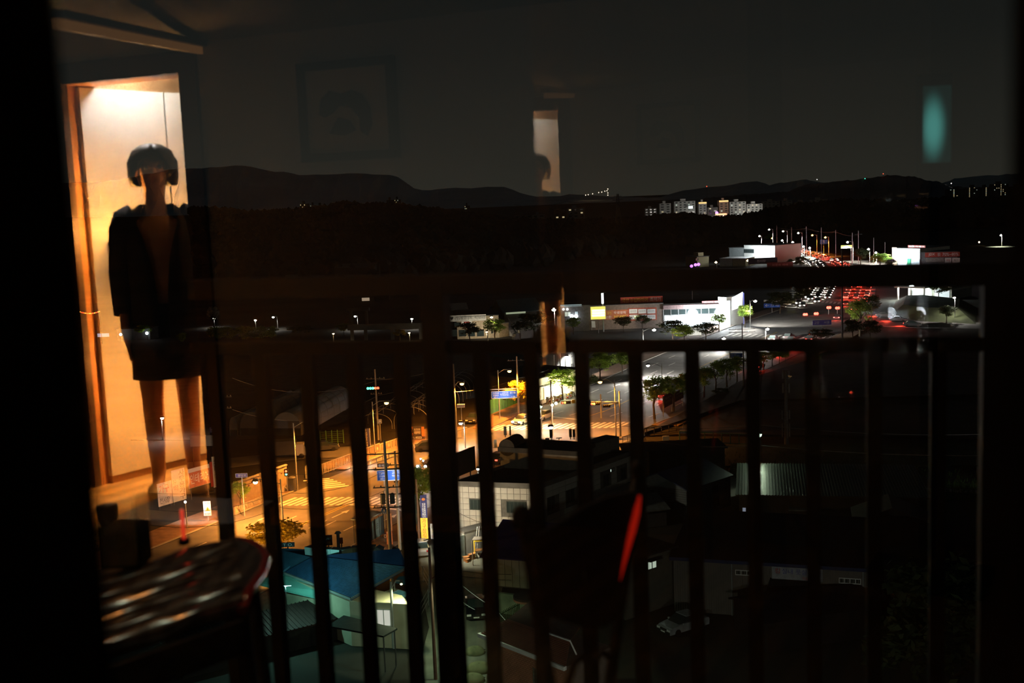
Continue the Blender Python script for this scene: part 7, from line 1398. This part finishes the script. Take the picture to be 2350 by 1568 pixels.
# advertising frames along the avenue
for k, (x0, x1, y0, y1) in enumerate(((1524, 1544, 896, 950), (1549, 1569, 888, 936))):
    t = scrboard('banner_frame', ('nearer steel frame with hanging banners under the avenue trees', 'farther steel frame with hanging banners under the avenue trees')[k], 'frame', x0, y0 + 8, x1, y1 - 18, g((x0 + x1) / 2, y1 + 6).y, mat('dim_banner', (.28, .15, .12), .8), (('현수막', .15, .62, .85, .8, letter_w), ('특가분양', .15, .3, .85, .48, letter_y)), legs=(0, 1), legm=steel, base=0, dY=4)
t = scrboard('notice_board', 'small white notice board beyond the kerb railing', 'sign', 1521, 1001, 1536, 1013, g(1528, 1026).y, white, (), legs=(.5,), legm=steel, base=0)

# ------------------------------------------------------------------ vehicles
def prof_body(pts, w_, inset=0.0):
    mb = MB(); n = len(pts); L_ = [V3((x, -w_ / 2 + (inset if z > .95 else 0), z)) for x, z in pts]; R_2 = [V3((x, w_ / 2 - (inset if z > .95 else 0), z)) for x, z in pts]
    return mb.add(L_ + R_2, [tuple(range(n)), tuple(range(n, 2 * n))[::-1]] + [(i, n + i, n + (i + 1) % n, (i + 1) % n) for i in range(n)])
def make_car(label, paint, loc, rz, on='head', full=True, group=None):
    t = thing('car', label, 'car', loc, rz, group)
    part('body', prof_body([(-2.2, .28), (-2.25, .72), (-2.15, .92), (-1.35, .98), (1.05, .95), (1.95, .82), (2.22, .62), (2.22, .28)], 1.8), paint, t, local=True, fix=True)
    part('cabin', prof_body([(-1.75, .96), (-1.15, 1.42), (.25, 1.46), (1.1, .96)], 1.66, .12), glass_dk, t, local=True, fix=True)
    part('roof', prof_body([(-1.12, 1.40), (-1.05, 1.48), (.2, 1.50), (.28, 1.43)], 1.62, .12), paint, t, local=True, fix=True)
    for x in (-1.35, 1.35):
        for s_ in (-1, 1): part('wheel', MB().tube([(x, s_ * .70, .32), (x, s_ * .92, .32)], .32, 12), rubber, t, local=True)
    for s_ in (-1, 1):
        part('headlight', MB().box((2.2, s_ * .66, .66), (.10, .40, .16)), E_HEAD if on in ('head', 'both') else mat('lamp_glass', (.7, .7, .7), .15), t, local=True)
        part('tail_light', MB().box((-2.23, s_ * .66, .76), (.08, .40, .18)), E_TAIL if on in ('tail', 'both') else mat('red_lens', (.35, .02, .02), .2), t, local=True)
    part('bumper', MB().box((2.24, 0, .42), (.1, 1.7, .22)), black, t, local=True); part('number_plate', MB().box((2.30, 0, .46), (.02, .52, .11)), letter_w, t, local=True); part('grille', MB().box((2.22, 0, .64), (.06, .8, .14)), black, t, local=True)
    for s_ in (-1, 1): part('mirror', MB().box((.75, s_ * .98, 1.0), (.14, .2, .13)), paint, t, local=True)
    return t
pw_, pk_, ps_, pd_, pr_ = mat('car_white', (.62, .62, .60), .25, coat=.5, var=.02), mat('car_black', (.012, .012, .014), .2, coat=.6, var=.02), mat('car_silver', (.40, .41, .42), .25, .4, coat=.4, var=.02), mat('car_dark_grey', (.06, .065, .07), .25, coat=.5, var=.02), mat('car_red', (.30, .02, .02), .25, coat=.5, var=.02)
def hdg(a, b): A, B = g(*a), g(*b); d = B - A; return math.atan2(d.y, d.x)
def head_lamp(t, loc, rz, pw=500): lamp_light(t, loc + V3((math.cos(rz) * 2.6, math.sin(rz) * 2.6, .75)), (1, .93, .76), pw, angle=36, radius=.1, aim=(math.cos(rz), math.sin(rz), -.34), blend=.7)
c1 = g(1092, 1408); make_car('black car parked facing us in the lane, with bright headlamp glints', pk_, c1, hdg((1092, 1380), (1096, 1420)), 'off')
c2 = g(963, 1268); make_car('silver car parked behind the cables at the lane mouth, red tail lights towards us', ps_, c2, hdg((975, 1290), (958, 1255)), 'off')
c3 = g(1568, 1446); make_car('dim pale car parked in the dark yard beside the warehouse', mat('car_pale', (.34, .35, .36), .3, coat=.4), c3, hdg((1600, 1435), (1545, 1452)), 'off')
c4 = g(1199, 972); rz = math.atan2(-dmain.y, -dmain.x); make_car('white taxi with lit headlights waiting at the crosswalk', pw_, c4, rz, 'head'); head_lamp(bpy.data.objects['car.003'], c4, rz, 900)
c5 = g(1247, 962); make_car('white car with lit headlights behind the taxi, right of a railing bar', pw_, c5, rz, 'head'); head_lamp(bpy.data.objects['car.004'], c5, rz, 900)
make_car('dark car parked on the corner pavement left of a railing bar', pd_, g(1087, 968), rz + .3, 'off'); make_car('black car standing in the dark lot beyond the bridge railing', pd_, g(745, 1034), .2, 'off'); make_car('dark red car next to the black one in the dark lot', pr_, g(722, 1030), .3, 'off')
make_car('car leaving the junction with glowing tail lights behind the dark billboard', pd_, g(1148, 1060), math.atan2(dmain.y, dmain.x), 'tail'); make_car('car crossing on the side street with glowing tail lights left of the middle post', pd_, g(985, 1034), 0.15, 'tail'); make_car('white car with lit headlights coming round beside the blue pole', pw_, g(1002, 1062), 3.5, 'head')
# vans, trucks
def truck(label, P, rz, L_=6.0, cargo=white, cab=white):
    t = thing('truck', label, 'truck', P, rz); part('cargo_box', MB().box((-.8, 0, 1.75), (L_ - 2.0, 2.0, 2.1)), cargo, t, local=True); part('cab', prof_body([(L_ / 2 - 1.75, .5), (L_ / 2 - 1.75, 2.2), (L_ / 2 - .65, 2.2), (L_ / 2 - .1, 1.3), (L_ / 2, .5)], 1.9), cab, t, local=True, fix=True)
    part('windscreen', MB().add([(L_ / 2 - .60, -.8, 2.1), (L_ / 2 - .60, .8, 2.1), (L_ / 2 - .07, .8, 1.35), (L_ / 2 - .07, -.8, 1.35)], [(0, 1, 2, 3)]), glass_dk, t, local=True); part('chassis', MB().box((0, 0, .55), (L_ - .3, 1.0, .25)), black, t, local=True)
    for x in (-L_ / 2 + 1.2, L_ / 2 - 1.0):
        for s_ in (-1, 1): part('wheel', MB().tube([(x, s_ * .65, .4), (x, s_ * .95, .4)], .4, 12), rubber, t, local=True)
    return t
truck('white box truck parked right of the butcher shop stair', g(1202, 782), 3.5); truck('white cabbed truck in the dark lot behind the pedestrian signal', g(655, 1052), .1, 7.0, gray_dk)
# the long queue: head lights towards us on the left lanes, tail lights on the right lanes
NC = {}
def traffic(t_, fr, toward, label, group, paint, light=0):
    loc = rd(t_, fr, .03); d = rdir(t_); d = -d if toward else d; rz = math.atan2(d.y, d.x); key = (toward, paint.name)
    if key not in NC: c = make_car(label, paint, loc, rz, 'head' if toward else 'tail', group=group); NC[key] = c
    else: c = dup(NC[key], loc, rz, label, group)
    for k in [k for k in c.children if k.type == 'LIGHT']: bpy.data.objects.remove(k)
    if light and toward: head_lamp(c, loc, rz, light)
    elif light: lamp_light(c, loc - V3((math.cos(rz), math.sin(rz), 0)) * 3.2 + Z * .9, (1, .06, .03), light, 'POINT', radius=.3)
    return c
rnd = random.Random(11); k = 0
t_ = 12.1
lbq = 'car with white headlights in the dense queue coming down the far avenue'; lbt = 'car with red tail lights driving away along the far avenue'
while t_ < 17.6:
    seg = (rd(min(t_ + 1, 18.9), .3) - rd(min(t_, 17.9), .3)).length
    for fr in (.09, .23, .37): traffic(t_ + rnd.uniform(-.04, .04), fr, True, lbq, 'headlight queue on the far avenue', rnd.choice((pw_, pd_, ps_)), 24000)
    for fr in (.62, .76, .90):
        if rnd.random() < .75: traffic(t_ + rnd.uniform(-.05, .05), fr, False, lbt, 'tail light stream on the far avenue', rnd.choice((pd_, ps_)), 800)
    t_ += 8.5 / seg if t_ < 15 else 13.0 / seg
for t_, fr, lb in ((11.55, .10, 'car turning off the queue, nearest the inner kerb of the bend'), (11.35, .20, 'car with white headlights leading the left lane into the junction'), (11.75, .30, 'car with white headlights second in the junction approach'), (11.95, .16, 'car with white headlights waiting behind the red signals')): traffic(t_, fr, True, lb, None, pw_, 20000)
for t_, fr, lb in ((9.15, .62, 'red tail-lit car stopped before the second junction, left'), (9.12, .78, 'red tail-lit car stopped before the second junction, middle'), (9.30, .70, 'red tail-lit car stopped in the second row before the junction'), (9.26, .90, 'red tail-lit car stopped before the second junction, right'), (9.52, .86, 'red tail-lit car moving off into the second junction'), (8.2, .90, 'red tail-lit car passing behind the small avenue trees'), (7.5, .93, 'red tail-lit car passing behind the middle of the avenue trees'), (8.7, .92, 'red tail-lit car behind the last small avenue tree'), (10.6, .80, 'red tail-lit car crossing the second junction'), (11.2, .86, 'red tail-lit car leaving the second junction'), (11.6, .70, 'red tail-lit car leaving the second junction in the middle lane'), (6.4, .70, 'red tail-lit car on the avenue beyond the mast arm')): traffic(t_, fr, False, lb, None, pd_, 300)
for k, (x, y, a) in enumerate(((2030, 728, -.5), (2062, 738, -.5), (2094, 749, -.35))): c = dup(NC[(False, pd_.name)], g(x, y), a, ('tail-lit car entering the slip road at the right', 'tail-lit car in the middle of the slip road', 'tail-lit car at the right end of the slip road')[k])

# ------------------------------------------------------------------ balcony furniture
ZT = ZF + .70
def tp(x, y, z=ZT): return g(x, y, z)
tb_ = thing('slatted_table', 'glossy dark slatted table with a rounded end on the balcony at the lower left', 'table', V3((tp(380, 1360).x, tp(380, 1360).y, ZF - .03)))
slat_m = mat('bronzed_slat', (.34, .27, .21), .20, .85, var=.25, scale=9, spec=.6, kind='wave')
NS = 6
def lrp(a, b, u): return (a[0] + (b[0] - a[0]) * u, a[1] + (b[1] - a[1]) * u)
la, lb_, ra, rb_ = (120, 1368), (215, 1512), (540, 1240), (560, 1392)
for k in range(NS):
    u0, u1 = k / NS, (k + .90) / NS; a0, a1 = tp(*lrp(la, lb_, u0)), tp(*lrp(la, lb_, u1)); b0, b1 = tp(*lrp(ra, rb_, u0)), tp(*lrp(ra, rb_, u1)); mb = MB(); n = 26; m_ = 10; ph = k * 1.7
    for i in range(n + 1):
        s_ = i / n; p, q = a0 + (b0 - a0) * s_, a1 + (b1 - a1) * s_; w_ = .0055 * math.sin(s_ * 7 + ph) + .003 * math.sin(s_ * 15 + ph * 2)
        for j in range(m_ + 1): th_ = math.pi * j / m_; v = .5 - .5 * math.cos(th_); mb.v.append(p + (q - p) * v + Z * (.017 * math.sin(th_) ** .8 + w_ * (v - .5) * 2))
        mb.v.append(q - Z * .016); mb.v.append(p - Z * .016)
    r_ = m_ + 3
    for i in range(n):
        for j in range(r_): mb.f.append((i * r_ + j, i * r_ + (j + 1) % r_, (i + 1) * r_ + (j + 1) % r_, (i + 1) * r_ + j))
    part('slat', mb, slat_m, tb_, smooth=True, fix=True)
pe = [tp(*p) for p in ((540, 1238), (572, 1243), (598, 1258), (611, 1282), (600, 1316), (572, 1352), (558, 1394))]
part('end_board', MB().prism([p + Z * .004 for p in pe], (0, 0, -.022)), slat_m, tb_, fix=True)
part('end_rim', MB().tube([p - Z * .004 for p in pe], .011, 8), mat('rim_red_highlight', (.30, .03, .02), .2, coat=.6), tb_, smooth=True)  # red highlight along the rim is put into its colour
for (a, b) in ((tp(*la), tp(*ra)), (tp(*lb_), tp(*rb_))): part('apron', MB().bar(a - Z * .05, b - Z * .05, .022, .06), blackm, tb_)
for p in ((150, 1385), (225, 1490)): q = tp(*p); part('leg', MB().tube([q - Z * .02, V3((q.x, q.y, ZF - .03))], .017, 8), blackm, tb_)
for p, dx in (((575, 1300), -.03), ((552, 1372), -.05)): q = tp(*p); part('leg', MB().tube([q - Z * .02, q + V3((.012, 0, -.25)), V3((q.x + dx, q.y, ZF - .03))], .014, 8), blackm, tb_, smooth=True)
q = tp(424, 1262); gl_s = thing('light_stick', 'thin glowing red stick standing upright on the slatted table', 'light', q + Z * .012); hh = up_to(q, 1170) - ZT; part('tube', MB().tube([q + Z * .02, q + Z * hh], .0036, 8), glow('red_stick', (1, .04, .015), .75), gl_s); part('base', MB().cyl(q + Z * .012, .012, .012, 10), black, gl_s)
bl_ = V3((-.52, 2.36, HC + .80)); bln = thing('added_balcony_lamp', 'added twin balcony lamp with a warm and a pale bulb above the slatted table', 'lamp', bl_)  # unseen lamp added to draw streaks of light on the slats
part('base', MB().box(bl_ + Z * .01, (.34, .08, .03)), blackm, bln)
for dx_, dz_, c_, pw3, m_ in ((-.13, -.24, (1, .42, .11), 6.0, E_WW), (.13, -.18, (.62, 1, .92), 1.5, E_WB)):
    q = bl_ + V3((dx_, 0, dz_)); part('bulb', MB().ball(q, .016, 8, 6), m_, bln); part('rod', MB().tube([q + Z * .01, bl_ + V3((dx_, 0, 0))], .006, 6), blackm, bln); lamp_light(bln, q - Z * .05, c_, pw3, 'POINT', radius=.028)
q = tp(296, 1312); spk = thing('speaker_box', 'small black speaker box standing on the slatted table left of the red stick', 'speaker', q + Z * .017); w_ = .074; hh = up_to(q, 1142) - q.z
part('cabinet', MB().box((0, 0, hh / 2), (w_, .07, hh)), MATS['matte_black'], spk, local=True); part('grille', MB().box((0, -.038, hh / 2), (w_ * .86, .006, hh * .9)), black, spk, local=True); part('cone', MB().tube([(0, -.040, hh * .35), (0, -.044, hh * .35)], [w_ * .34, w_ * .30], 16), rubber, spk, local=True)
# camp chair
chm = mat('chair_canvas', (.014, .014, .015), .85, var=.15, scale=20)
def cp(x, y, d): return at(x, y, d)
cl0, cl1, cl2 = cp(1198, 1190, 1.52), cp(1216, 1290, 1.50), cp(1262, 1580, 1.42); cr0, cr1, cr2 = cp(1462, 1082, 1.88), cp(1447, 1240, 1.86), cp(1398, 1580, 1.80)
seatz = ZF + .40; base = V3(((cl2.x + cr2.x) / 2, (cl2.y + cr2.y) / 2, ZF - .03)); chr_ = thing('camp_chair', 'black canvas folding chair seen from behind on the balcony, red glow on its right edge', 'chair', base)
def foot_of(a, b): d = (b - a); k = (ZF - .03 - b.z) / d.z; return b + d * k
for (a, b, c) in ((cl0, cl1, cl2), (cr0, cr1, cr2)): part('back_post', MB().tube([a, b, c, foot_of(b, c) ], [.0085, .0085, .0095, .0095], 10), blackm, chr_, smooth=True)
part('knob', MB().ball(cl0, .0155, 10, 8, (1, 1, 1.25)), blackm, chr_, smooth=True); part('knob', MB().ball(cr0, .013, 10, 8, (1, 1, 1.4)), blackm, chr_, smooth=True)
top = [(1214, 1238), (1270, 1204), (1330, 1166), (1395, 1136), (1440, 1128), (1472, 1132)]; bot = [(1238, 1410), (1272, 1420), (1308, 1430), (1346, 1442), (1378, 1438), (1412, 1414)]
mb = MB(); n = 5; rows = 8
for j in range(rows + 1):
    for i in range(n + 1):
        u = i / n; v = j / rows; p = lrp(top[i], bot[i], v); d = 1.50 + .37 * u - .05 * v + .03 * math.sin(math.pi * u) * math.sin(math.pi * v); mb.v.append(cp(p[0], p[1], d))
for j in range(rows):
    for i in range(n): o_ = j * (n + 1) + i; mb.f.append((o_, o_ + 1, o_ + n + 2, o_ + n + 1))
bk_ = part('backrest', mb, chm, chr_, smooth=True); md = bk_.modifiers.new('thick', 'SOLIDIFY'); md.thickness = .008
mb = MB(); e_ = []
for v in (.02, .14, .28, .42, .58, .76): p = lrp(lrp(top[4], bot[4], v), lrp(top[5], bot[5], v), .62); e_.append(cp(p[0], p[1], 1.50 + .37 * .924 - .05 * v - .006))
mb.tube(e_, [.009, .0125, .012, .009, .006, .003], 10); part('lit_edge_glow', mb, glow('red_light_glow', (1, .02, .005), .26), chr_, smooth=True, label='glowing strip standing for red light on the right edge of the backrest')  # emissive strip stands in for red light falling on the chair edge
part('eyelet', MB().ball(cp(1339, 1324, 1.655), .0045, 8, 6, (.7, .5, 1.8)), mat('grey_patch', (.45, .45, .43), .5), chr_, smooth=True)
fwd = V3((cr1.y - cl1.y, -(cr1.x - cl1.x), 0)).normalized(); fwd = -fwd if fwd.y < 0 else fwd
sa, sb = V3((cl2.x, cl2.y, seatz)), V3((cr2.x, cr2.y, seatz)); mb = MB()
for i in range(7):
    for j in range(5): u, v = i / 6, j / 4; p = sa + (sb - sa) * u + fwd * (.40 * v); mb.v.append(p - Z * (.035 * math.sin(math.pi * u)))
for i in range(6):
    for j in range(4): mb.f.append((i * 5 + j, i * 5 + j + 1, (i + 1) * 5 + j + 1, (i + 1) * 5 + j))
st_ = part('seat', mb, chm, chr_, smooth=True); md = st_.modifiers.new('thick', 'SOLIDIFY'); md.thickness = .008
for p in (sa, sb): q = p + fwd * .40; part('front_leg', MB().tube([q + Z * .01, V3((q.x, q.y, ZF - .03))], .0095, 8), blackm, chr_); part('seat_rail', MB().tube([p, q], .0095, 8), blackm, chr_)
part('armrest', MB().tube([cp(1300, 1580, 1.55), cp(1318, 1520, 1.56), cp(1340, 1503, 1.58), cp(1362, 1520, 1.60), cp(1352, 1580, 1.62)], .006, 8), blackm, chr_, smooth=True); part('armrest', MB().tube([cp(1360, 1560, 1.72), cp(1372, 1506, 1.72), cp(1386, 1496, 1.73), cp(1398, 1512, 1.74)], .005, 8), blackm, chr_, smooth=True)
# round dark cap with a pale pennant on the lower rail
q = bp(1262, 792); cpz = V3((q.x, q.y, zm + .014)) - N1 * .0; cap_ = thing('cap', 'round dark cap lying on the lower rail left of a pale pennant', 'cap', cpz); part('crown', MB().ball(cpz + Z * .004, .040, 16, 10, (1, .8, .85)), mat('felt_black', (.012, .012, .012), .9), cap_, smooth=True); part('brim', MB().cyl(cpz, .047, .004, 18), MATS['felt_black'], cap_)
q = bp(1300, 792); z0 = zm + .014; P = V3((q.x, q.y, z0)); pn_ = thing('pennant', 'small pale pointed pennant standing on the lower rail beside the dark cap', 'pennant', P); part('cloth', MB().prism([P + V3((-.009, 0, .0)), P + V3((.0088, 0, .001)), P + V3((.0082, 0, .034)), P + V3((.0, 0, .022)), P + V3((-.007, 0, .008))], (0, .002, 0)), mat('pennant_cloth', (.55, .62, .52), .8, emit=(.5, .6, .48), strength=.0), pn_); part('pin', MB().tube([P + V3((.0092, .001, 0)), P + V3((.0086, .001, .036))], .0008, 6), steel_dk, pn_)
# dark bed across the room in front of the doorway
ba_, bb_ = vg(215, 0, 3.42, 0), vg(1050, 0, 3.12, 0); bd = thing('bed', 'low dark bed standing across the room in front of the bright doorway', 'bed', mir((ba_ + bb_) / 2))
part('base', vbox(MB(), ba_, bb_, 1.5, .12, .30), black, bd, fix=True); part('mattress', vbox(MB(), ba_, bb_, 1.5, .30, .46), mat('dark_blanket', (.03, .03, .032), .9), bd, fix=True)
for u in (.04, .96):
    for v in (.05, 1.4): d_ = (bb_ - ba_); P = ba_ + d_ * u + V3((d_.y, -d_.x, 0)).normalized() * v; part('leg', MB().cyl(mir(P), .03, .12, 8), black, bd)
P = ba_ + (bb_ - ba_) * .6; part('pillow', vbox(MB(), P + V3((0, -.3, 0)), P + (bb_ - ba_) * .3 + V3((0, -.3, 0)), .4, .46, .55), mat('dim_pillow', (.06, .06, .06), .9), bd, fix=True)
